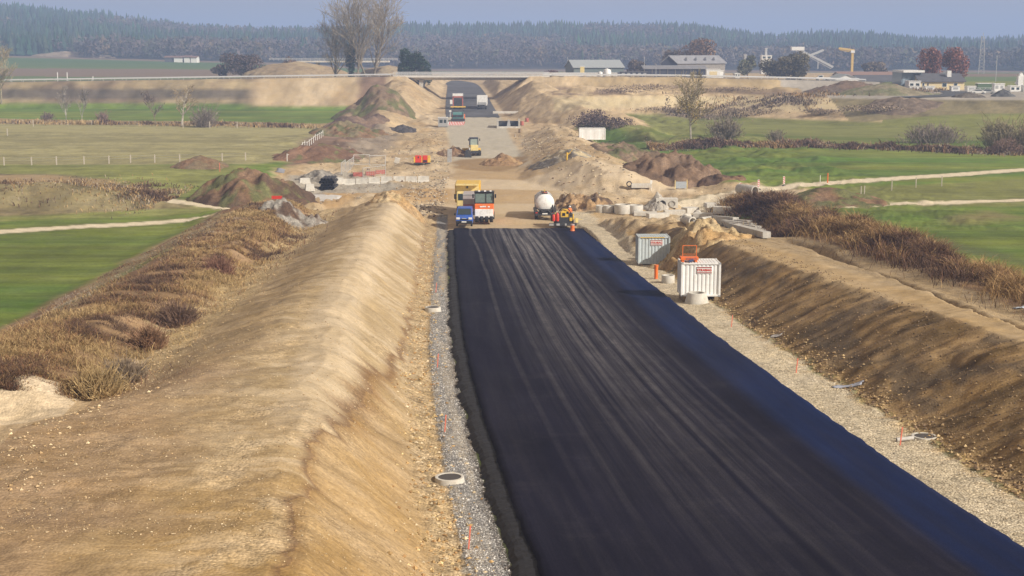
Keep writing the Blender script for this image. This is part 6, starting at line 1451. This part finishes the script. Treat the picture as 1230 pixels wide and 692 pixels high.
guard_rail('long grey guard rail along the near edge of the crossing road left of the bridge', -258, -42, -5); guard_rail('grey guard rail along the far edge of the crossing road left of the bridge', -258, -42, 5); guard_rail('grey guard rail along the near edge of the crossing road right of the bridge', 14, 122, -5); guard_rail('grey guard rail along the far edge of the crossing road right of the bridge', 14, 122, 5)
def gantry(label, u, h, w_):
    x_ = (u - 615) / F * 505; z_ = float(emb_z(x_)); o = thing('sign_posts', label, 'sign', (x_, 506, z_)); part(MB().bb(-.12, .12, -.1, .1, -.3, h), 'post', WHT, o)
    if w_: part(MB().bb(w_ - .12, w_ + .12, -.1, .1, -.3, h), 'post', WHT, o); part(MB().bb(-.1, w_ + .1, -.06, .06, h * .25, h * .33), 'crossbar', SIL, o)
gantry('pair of white posts with a low crossbar behind the left guard rail', 74, 3.0, 3.4); gantry('single short white post behind the left guard rail', 116, 1.5, 0)
# distant overpass with its ramp of bare earth
heap('flat-topped tan earth ramp of the farther overpass', (357, 92), 24, 14, 7.3, [(.36, .28, .17), (.28, .21, .13)], 91, .05, name='earth_ramp', cat='earth ramp', at_xy=(-93, 620), sharp=.45)
heap('tan earth ramp at the right end of the farther overpass', (465, 92), 14, 12, 5.6, [(.34, .27, .17), (.26, .2, .13)], 92, .06, name='earth_ramp', cat='earth ramp', at_xy=(-55, 640), sharp=.5)
def overpass():
    zt = 14.8; t = thing('overpass', 'thin pale overpass between two earth ramps behind the poplars', 'bridge', (-76, 630, 0)); part(MB().bb(-18, 22, -4, 4, zt - .9, zt - .2), 'deck', CONL, t); r_ = MB()
    for x_ in np.arange(-30, 27, 2): r_.bb(x_ - .06, x_ + .06, -4.1, -4.0, zt - .2, zt + .9)
    r_.bb(-30, 26, -4.12, -3.98, zt + .75, zt + .95).bb(-30, 26, -4.12, -3.98, zt + .25, zt + .4); part(r_, 'railing', RAILM, t); part(MB().prism([(-10, zt - 1), (-9, zt - 1), (-6.5, 5), (-7.5, 5)], -3, 3, 'XZ'), 'strut_leg', CON, t)
overpass()
# ------------------------------------------------------------------ far buildings
ROOFG = mat('grey_roof', (.22, .22, .24), .8, var=.2, scale=.4); ROOFD = mat('dark_roof', (.10, .10, .115), .8, var=.2, scale=.4); NAVYW = mat('dark_boarding', (.05, .055, .08), .8); TIMB = mat('weathered_boarding', (.24, .22, .20), .85, var=.35, scale=1.5); GRNR = mat('pale_grey_roof', (.34, .37, .38), .7); CREAM = mat('cream_wall', (.70, .58, .34), .85); GRWL = mat('grey_wall', (.42, .42, .42), .85); WWALL = mat('white_wall', (.72, .71, .68), .85); GRNW = mat('grey_green_wall', (.16, .19, .18), .85)
def barn(name, label, u0, u1, v0, v1, vr, Y, D, mw, mr, cat='barn', rz=0, gable_left=False, hip=.0):
    """long hall: eaves at v1.. in pixel rows give real heights"""
    x0, x1 = (u0 - 615) / F * Y, (u1 - 615) / F * Y; z0 = hz((x0 + x1) / 2, Y); ze = CAMZ + (58 - v1) * Y / F; zr_ = CAMZ + (58 - vr) * Y / F; L_ = x1 - x0
    t = thing(name, label, cat, ((x0 + x1) / 2, Y, z0 - .1), rz); e = ze - z0 + .1; r_ = zr_ - z0 + .1
    w_ = part(MB().bb(-L_ / 2, L_ / 2, 0, D, 0, e), 'wall', mw, t)
    for s in (-1, 1): part(MB().prism([(0, e), (D, e), (D / 2, r_ - .15)], s * L_ / 2 - .1, s * L_ / 2 + .1), 'gable', mw, t)
    o_ = .6; part(MB().prism([(-o_, e - .15), (-o_, e + .1), (D / 2, r_ + .1), (D + o_, e + .1), (D + o_, e - .15), (D / 2, r_ - .15)], -L_ / 2 - .5, L_ / 2 + .5), 'roof', mr, t)
    return t, L_, e, r_
t_, L_, e_, r_ = barn('hall', 'long low hall with a pale grey roof behind the white tanks', 688, 748, 85, 80.5, 72, 600, 22, GRNW, GRNR, 'hall', .12)
part(MB().bb(-L_ * .3, L_ * .5, -3, 0, 0, e_ * .6), 'lean_to', ROOFD, t_)
# barn with dark gable on the left, turned a little so the gable shows
def big_barn():
    Y = 590; xg = (792 - 615) / F * Y; z0 = hz(xg, Y); k = Y / F; t = thing('barn', 'long weathered barn with a dark gable end and grey roof', 'barn', (xg, Y, z0), 0); e = CAMZ + (58 - 75.5) * k - z0; r_ = CAMZ + (58 - 67.5) * k - z0; gw = 19 * k; Lb = 63 * k; sh = 11.5
    # footprint: gable from A to B, long side from B to C
    A = Vector((0, 0)); B = Vector((gw, -1)); C_ = Vector((gw + Lb, 14)); D_ = C_ - B + A; M_ = (A + B) / 2; MC = (D_ + C_) / 2
    def q(p, z): return (p.x, p.y, z)
    part(MB().add([q(A, 0), q(B, 0), q(B, e), q(M_, r_), q(A, e)], [(0, 1, 2, 3, 4)]), 'gable', NAVYW, t)
    part(MB().add([q(B, 0), q(C_, 0), q(C_, e), q(B, e)], [(0, 1, 2, 3)]).add([q(D_, 0), q(A, 0), q(A, e), q(D_, e)], [(0, 1, 2, 3)]).add([q(C_, 0), q(D_, 0), q(D_, e), q(MC, r_), q(C_, e)], [(0, 1, 2, 3, 4)]), 'wall', TIMB, t)
    n = Vector((.5, -.9)) * .7; rf = MB(); ov = (B - C_).normalized() * .6
    for P0, P1, Q0, Q1, s in ((B, C_, M_, MC, 1), (A, D_, M_, MC, -1)):
        a = q(P0 + ov + n * s * .8, e - .3); b = q(P1 - ov + n * s * .8, e - .3); c = q(Q1 - ov, r_ + .1); d = q(Q0 + ov, r_ + .1); up = Vector((0, 0, .3)); rf.add([a, b, c, d] + [Vector(i) + up for i in (a, b, c, d)], [(3, 2, 1, 0), (4, 5, 6, 7), (0, 1, 5, 4), (1, 2, 6, 5), (2, 3, 7, 6), (3, 0, 4, 7)])
    rfo = part(rf, 'roof', ROOFG, t); sk = MB()
    for f in (.22, .42, .62, .8): c = B.lerp(C_, f).lerp(M_.lerp(MC, f), .5); sk.box((c.x, c.y, (e + r_) / 2 + .35), (2.2, 2.2, .15), rx=.5)
    part(sk, 'roof_light', ROOFD, rfo)
big_barn()
t_, L_, e_, r_ = barn('shed', 'long dark open shed in front of the weathered barn', 772, 846, 90, 82, 78.5, 560, 12, NAVYW, ROOFG, 'shed', .05); 
for i in range(9): part(MB().bb(-L_ / 2 + i * L_ / 8 - .1, -L_ / 2 + i * L_ / 8 + .1, -.25, -.05, 0, e_), 'post', TIMB, t_)
def boxb(name, label, u0, u1, v0, v1, Y, D, m, cat, roof=None, wins=0, wm=None, rz=0, group=None, door=False):
    k = Y / F; x0, x1 = (u0 - 615) * k, (u1 - 615) * k; xm = (x0 + x1) / 2; zb = min(CAMZ + (58 - v0) * k, 99); zt = CAMZ + (58 - v1) * k; z0 = min(hz(xm, Y), zb); L_ = x1 - x0; t = thing(name, label, cat, (xm, Y, z0), rz, group); h = zt - z0
    part(MB().bb(-L_ / 2, L_ / 2, 0, D, 0, h), 'wall', m, t, .03); part(MB().bb(-L_ / 2 - .15, L_ / 2 + .15, -.15, D + .15, h, h + .2), 'roof', roof or WHT, t)
    b = CAMZ + (58 - v0) * k - z0; hh = h - b
    for i in range(wins):
        a = -L_ / 2 + L_ * (i + .5) / wins; w_ = L_ / wins * .28; part(MB().bb(a - w_, a + w_, -.05, .02, b + hh * .4, b + hh * .8), 'window', wm or GLS, t)
    return t, L_, h, b
boxb('goods_wagon', 'bright white trailer with a low side window by the guard rail', 846, 862, 94, 83, 507, 3, WHT, 'trailer', None, 1, CREAM); boxb('goods_wagon', 'white trailer half hidden behind the bright one', 862, 866, 92, 84.5, 510, 3, WHT, 'trailer')
for i, (u, w_, v1, lb) in enumerate([(720, 1.1, 85, 'small white round tank left of the pair'), (728, 1.5, 81.5, 'tall white domed silo right of the pair')]):
    Y = 520; k = Y / F; x_ = (u - 615) * k; z0 = hz(x_, Y); h = CAMZ + (58 - v1) * k - z0; t_ = thing('silo', lb, 'silo', (x_, Y, z0), 0, 'white silos'); part(MB().lathe([(w_, 0), (w_, h * .85), (w_ * .8, h * .95), (.05, h)], 20), 'tank', WHT, t_, 0, True); part(MB().bar((w_ + .1, -.3, 0), (w_ + .1, -.3, h), .1), 'ladder', GRYM, t_)
boxb('plastic_tunnel', 'long low white roof just behind the guard rail right of the bridge', 652, 740, 90, 87.5, 530, 6, WHT, 'tunnel'); boxb('signboard', 'small yellow board on posts in front of the long low hall', 696, 701, 83, 79.5, 540, .3, PYEL, 'sign')
boxb('car_row_shed', 'dark low shed with small windows left of the open shed', 744, 776, 90, 86, 530, 4, NAVYW, 'shed', ROOFD, 5, GRYM)
for i, (a, b, v0, v1, Y, lb) in enumerate([(880, 886, 92, 88, 515, 'small white kiosk left of the tipping machine'), (911, 923, 72, 66.5, 760, 'white works building far behind the round trees')]): boxb('building', lb, a, b, v0, v1, Y, 5, WWALL, 'building', None, 2)
boxb('works_tower', 'slim pale chimney block on top of the far works building', 915, 917.5, 67, 58.5, 764, 2, GRWL, 'chimney'); boxb('works_tower', 'slim white tower beside the dull green tree', 890.5, 893, 80, 66, 700, 3, GRWL, 'tower')
def lattice_thing(name, label, cat, segs, Y, w=.5, m=SIL, base=None):
    k = Y / F; b = MB(); bx = (base or segs[0][0]); x0 = (bx - 615) * k; z0 = hz(x0, Y); t = thing(name, label, cat, (x0, Y, z0))
    for (u0, v0, u1, v1, w2) in segs: b.bar(((u0 - bx) * k, 0, CAMZ + (58 - v0) * k - z0), ((u1 - bx) * k, 0, CAMZ + (58 - v1) * k - z0), w * w2)
    part(b, 'frame', m, t); return t, k, x0, z0
t_, k, x0, z0 = lattice_thing('conveyor', 'pale inclined gravel conveyor with two belts crossing', 'conveyor', [(952, 58, 996, 80, 1.6), (953, 61, 994, 82, .5), (984, 60, 962, 69, 1.5), (952, 60, 952, 82, .8), (960, 63, 960, 82, .6), (978, 70, 978, 82, .6), (956, 58, 960, 82, .4)], 800, .8)
part(MB().bb(-3, 4, -2, 2, CAMZ + (58 - 60.5) * k - z0, CAMZ + (58 - 56.3) * k - z0), 'head_house', WHT, t_)
t_, k, x0, z0 = lattice_thing('tower_crane', 'yellow tower crane with a short jib beyond the white gabled hall', 'crane', [(1018.5, 92, 1018.5, 60, 1.5), (1002, 58, 1020.5, 60.5, 1.3), (1003, 59.8, 1018, 62.5, .6)], 700, .8, mat('crane_yellow', (.60, .42, .14), .6), base=1018.5); part(MB().bb(-.9, .9, -.8, .8, CAMZ + (58 - 63.5) * k - z0, CAMZ + (58 - 60.5) * k - z0), 'cab', WHT, t_)
mm = []
for v in np.arange(44, 86, 4.2): mm += [(1170.2 - (v - 44) * .03, v, 1174.3 + (v - 44) * .04, v + 4.2, .5), (1174.3 + (v - 44) * .03, v, 1170.2 - (v - 44) * .04, v + 4.2, .5)]
lattice_thing('lattice_mast', 'tall lattice mast beyond the yellow building', 'mast', [(1170.5, 44, 1169, 88, 1), (1174, 44, 1175.5, 88, 1), (1172.3, 40, 1172.3, 46, .7)] + mm, 700, .28, GRYM, base=1172.3)
for i, (u, v0, v1, Y, lb) in enumerate([(1190, 100, 66, 560, 'thin tall lamp post right of the lattice mast'), (1091, 98, 84, 500, 'thin pole at the left of the yellow building'), (681, 86, 68, 620, 'thin pole left of the long low hall'), (772, 90, 68, 560, 'thin pole between the low hall and the barn'), (786, 92, 80, 500, 'short thick pole in front of the open shed')]): lattice_thing('pole', lb, 'pole', [(u, v0, u, v1, 1)], Y, .22, GRYM)
def gable_hall():
    Y = 520; k = Y / F; x0 = (1013 - 615) * k; z0 = hz(x0, Y); t = thing('gabled_hall', 'white gable-fronted hall behind the parked pick-up', 'hall', (x0, Y, z0)); h = lambda v: CAMZ + (58 - v) * k - z0
    part(MB().prism([(-19 * k, 0), (19 * k, 0), (18 * k, h(95)), (0, h(89.3)), (-19 * k, h(96.5))], 0, 14, 'XZ'), 'wall', WWALL, t); part(MB().prism([(-20 * k, h(97)), (0, h(89)), (19 * k, h(95.6)), (19 * k, h(95)), (0, h(88.3)), (-20 * k, h(96.4))], -.4, 14.5, 'XZ'), 'roof', GRNR, t)
gable_hall()
barn('hall', 'low hall with a dark purple roof between the gable and the yellow building', 1028, 1090, 98, 97, 90, 560, 16, CREAM, ROOFD, 'hall'); barn('hall', 'far hall with a reddish roof behind the crane foot', 1005, 1075, 92, 90, 86, 640, 14, WWALL, mat('red_roof', (.27, .17, .14), .85), 'hall')
def yellow_building():
    Y = 480; t, L_, e, r_ = barn('house', 'long pale yellow building with a dark roof in front of the red trees', 1100, 1153, 108, 97, 88, Y, 14, CREAM, ROOFD, 'house')
    for a, w_ in ((.05, .06), (.5, .11), (.76, .09)): x_ = -L_ / 2 + L_ * (a + w_ / 2); f = part(MB().bb(x_ - L_ * w_ / 2, x_ + L_ * w_ / 2, -.06, .02, e * .35, e * .85), 'window', WHT, t); part(MB().bb(x_ - L_ * w_ / 2 + .15, x_ + L_ * w_ / 2 - .15, -.09, -.06, e * .4, e * .8), 'pane', GLS, f)
    part(MB().bb(L_ / 2 - 5, L_ / 2 - 3.6, 3, 4.4, r_ * .8, r_ + 1), 'chimney', WWALL, t)
    part(MB().bb(-L_ * .33, -L_ * .30, -.1, 0, 0, e * .8), 'door', ROOFD, t)
yellow_building()
t_, L_, h_, b_ = boxb('workshop', 'tall glazed grey workshop with a white canopy left of the yellow building', 1078, 1102, 108, 87, 486, 12, mat('glass_wall', (.20, .25, .29), .3), 'workshop', GRYM, 4, mat('glass_pane', (.3, .37, .42), .2)); part(MB().bb(-L_ * .5, L_ * .55, -2, 12, h_ + .2, h_ + .9), 'canopy', WHT, t_)
boxb('annex', 'white flat-roofed annex in front of the glazed workshop', 1087, 1101, 108, 97, 478, 5, WWALL, 'annex', None, 2)
sc_ = [(1088, 1099, 'white site container in front of the annex'), (1107, 1118, 'white site container left of the yellow building window'), (1138, 1148, 'white site container right of the yellow building window'), (1157, 1167, 'white site container right of the yellow building')]
for a, b, lb in sc_: boxb('site_container', lb, a, b, 108.5, 103.0, 462, 2.4, WHT, 'container', None, 1, GRYM, group='white site containers in the far yard')
boxb('site_container', 'tall white double-stacked site container in the far yard', 1189, 1201, 109, 100, 462, 2.5, WHT, 'container', None, 2, GRYM); boxb('site_container', 'white site container with two dark windows near the right edge', 1208, 1220, 109.5, 102.5, 462, 2.5, WHT, 'container', None, 2); boxb('site_container', 'white site container cut off by the right edge', 1224, 1236, 109, 102, 462, 2.5, WHT, 'container', None, 1)
boxb('orange_container', 'orange container beside the grey-green pyramid heap', 1066, 1073, 107, 101, 475, 2.5, ORG, 'container', ORG, 1, RSTR); boxb('low_hall', 'long pale brown shed roof behind the far yard', 1152, 1240, 98, 96, 620, 20, mat('brown_grey_wall', (.3, .26, .22), .9), 'shed', mat('brown_roof', (.24, .21, .19), .9), 0)
boxb('green_container', 'dull green container behind the yard rail', 1169, 1188, 103, 99.5, 480, 2.5, mat('green_wall', (.10, .15, .08), .8), 'container', None, 0)
lattice_thing('yard_rail', 'thin metal rail between the site containers in the far yard', 'rail', [(1157, 104.5, 1190, 104.5, 1), (1157, 107, 1190, 107, 1)] + [(u, 104, u, 109, 1) for u in range(1160, 1190, 6)], 462, .15, SIL)
lattice_thing('concrete_silo', 'white slanted mixing tower near the right edge', 'mixing tower', [(1219, 108, 1219, 90, 3.2), (1218, 90, 1221, 88, 2), (1214, 100, 1219, 94, 1.5)], 470, .6, WHT)
for i, (u, lb) in enumerate([(1175, 'white car parked left in the far yard'), (1186, 'grey car parked in the middle of the far yard')]):
    t_ = thing('parked_car', lb, 'car', place((u, 113)), PI / 2 * .9); m_ = (WHT, GRYM)[i]; part(MB().prism([(-2.1, .3), (-2.1, .8), (-1.3, .95), (-.7, 1.45), (.9, 1.45), (1.6, .95), (2.1, .85), (2.1, .3)], -.85, .85), 'body', m_, t_, .05); part(MB().prism([(-1.15, .98), (-.65, 1.38), (.85, 1.38), (1.4, .98)], -.87, .87), 'window', GLS, t_)
    for s in (-1, 1):
        for y_ in (-1.3, 1.3): wheel(t_, s * .78, y_, .32, .2)
def pickup():
    x_ = (987 - 615) / F * 494; t = thing('pickup_car', 'white pick-up parked on the crossing road near the guard rail end', 'pick-up', (x_, 494 + 4, float(emb_z(x_)) + .05), PI / 2); part(MB().prism([(-2.6, .4), (-2.6, 1.0), (-.2, 1.0), (0, 1.75), (1.2, 1.75), (1.7, 1.1), (2.6, .95), (2.6, .4)], -.9, .9), 'body', WHT, t, .05); part(MB().prism([(.1, 1.1), (.2, 1.65), (1.15, 1.65), (1.5, 1.1)], -.92, .92), 'window', GLS, t)
    for s in (-1, 1):
        for y_ in (-1.6, 1.7): wheel(t, s * .82, y_, .38, .24)
pickup()
def ramp_road():
    pts = [(1070, 107.5), (1110, 108.5), (1145, 110), (1153, 112), (1140, 114.2), (1112, 116), (1085, 116.8)]; P_ = []
    c = [Vector((*at(u, v, 6.3), 6.3)) for u, v in pts]
    V = []; W_ = 4.5
    for i, q in enumerate(c):
        d = (c[min(i + 1, len(c) - 1)] - c[max(i - 1, 0)]).normalized(); n = Vector((-d.y, d.x, 0)); V += [q + n * W_, q - n * W_]
    V2 = [(p.x, p.y, 6.33) for p in V]; Fq = [(2 * i, 2 * i + 1, 2 * i + 3, 2 * i + 2) for i in range(len(c) - 1)]
    b = MB().add(V2, Fq); o = b.build('ramp_road', mat('new_asphalt', (.07, .072, .08), .8)); tag(o, kind='structure')
ramp_road()
# shelter of bushes, farm in the left distance
for i, (a, b, v1, m, lb) in enumerate([(203, 212, 67, ROOFD, 'low dark shed at the left of the far white farm'), (214, 224, 67.0, WWALL, 'white farmhouse on the left of the far farm'), (226, 233, 66.6, WWALL, 'white middle building of the far farm'), (234, 241, 67, WWALL, 'white right-hand building of the far farm')]):
    Y = 1030; k = Y / F; t_, L_, e_, r_ = barn('farm_building', lb, a, b, 73, v1 + 1.8, v1, Y, 9, m, mat('brown_roof2', (.2, .12, .1), .9), 'farm building')
heap('sandy quarry scar low on the hillside at the left', (95, 52), 34, 12, 5, [(.34, .27, .2), (.25, .2, .15)], 95, .2, name='quarry_face', cat='quarry', at_xy=((97 - 615) / F * 1180, 1180), sharp=.6)

for i, (u, v, rx, h, lb) in enumerate([(118, 476, 1.2, 1.5, 'tall straw-coloured clump at the near end of the dry bank'), (150, 462, 1.0, 1.4, 'grey-brown twiggy clump just right of the tall straw clump'), (212, 392, 1.3, 1.8, 'dark brown twiggy clump on the middle of the dry bank'), (262, 330, 1.2, 1.6, 'reddish twiggy clump farther up the dry bank'), (178, 420, 1.0, 1.5, 'rust clump between the grey and the dark brown ones')]):
    shrub('dry_bush', lb, 'bush', place((u, v)), rx, h, 300 + i, [((.36, .26, .13), (.27, .21, .15), (.17, .11, .08), (.24, .13, .09), (.25, .15, .09))[i], (.3, .2, .1)], 420, .010, 0)
# ------------------------------------------------------------------ camera, light, air
cam = bpy.data.cameras.new('camera'); co = bpy.data.objects.new('camera', cam); COL.objects.link(co); SC.camera = co
cam.sensor_width = 36; cam.lens = 36 * F / 1230; cam.clip_start = .5; cam.clip_end = 20000
co.location = (0, 0, CAMZ); co.rotation_euler = (PI / 2 - PITCH, 0, 0)
SAZ, SEL = R(34), R(31)
S = Vector((math.cos(SEL) * math.cos(SAZ), -math.cos(SEL) * math.sin(SAZ), math.sin(SEL)))
sl = bpy.data.lights.new('sun', 'SUN'); sl.energy = 4.7; sl.angle = R(.5); sl.color = (1, .93, .82)
so = bpy.data.objects.new('sun', sl); COL.objects.link(so); so.rotation_euler = S.to_track_quat('Z', 'Y').to_euler(); so.location = (60, -40, 80)
w = bpy.data.worlds.new('World'); SC.world = w; w.use_nodes = True
nt = w.node_tree; nt.nodes.clear()
sky = nt.nodes.new('ShaderNodeTexSky'); sky.sky_type = 'NISHITA'; sky.sun_disc = False
sky.sun_elevation = SEL; sky.sun_rotation = math.atan2(S.x, S.y); sky.air_density = 1.0; sky.dust_density = 3.5; sky.ozone_density = 1.2
bg = nt.nodes.new('ShaderNodeBackground'); bg.inputs[1].default_value = .065
ow = nt.nodes.new('ShaderNodeOutputWorld'); mxs = nt.nodes.new('ShaderNodeMix'); mxs.data_type = 'RGBA'; mxs.inputs[0].default_value = .5; nt.links.new(sky.outputs[0], mxs.inputs[6]); mxs.inputs[7].default_value = (10.0, 7.1, 4.0, 1); nt.links.new(mxs.outputs[2], bg.inputs[0]); nt.links.new(bg.outputs[0], ow.inputs[0])
# air
HAZE = 0.00044
if HAZE:
    bm = bmesh.new(); bmesh.ops.create_cube(bm, size=1.0)
    me = bpy.data.meshes.new('haze'); bm.to_mesh(me); bm.free()
    ho = bpy.data.objects.new('haze', me); COL.objects.link(ho); ho.scale = (11400, 11000, 190); ho.location = (0, 3700, 190 / 2 - 14)
    hm = bpy.data.materials.new('haze'); hm.use_nodes = True; n2 = hm.node_tree; n2.nodes.clear()
    pv = n2.nodes.new('ShaderNodeVolumePrincipled'); pv.inputs['Color'].default_value = (.44, .60, 1.0, 1); pv.inputs['Density'].default_value = HAZE
    pv.inputs['Anisotropy'].default_value = .0
    oo = n2.nodes.new('ShaderNodeOutputMaterial'); n2.links.new(pv.outputs[0], oo.inputs[1]); me.materials.append(hm)
    tag(ho, kind='stuff'); ho['label'] = 'thin pale blue haze over the whole valley'; ho['category'] = 'haze'
SC.view_settings.view_transform = 'Standard'; SC.view_settings.look = 'None'; SC.view_settings.gamma = 1; SC.view_settings.exposure = 0.32
SC.cycles.max_bounces = 4; SC.cycles.volume_bounces = 1; SC.cycles.use_denoising = True
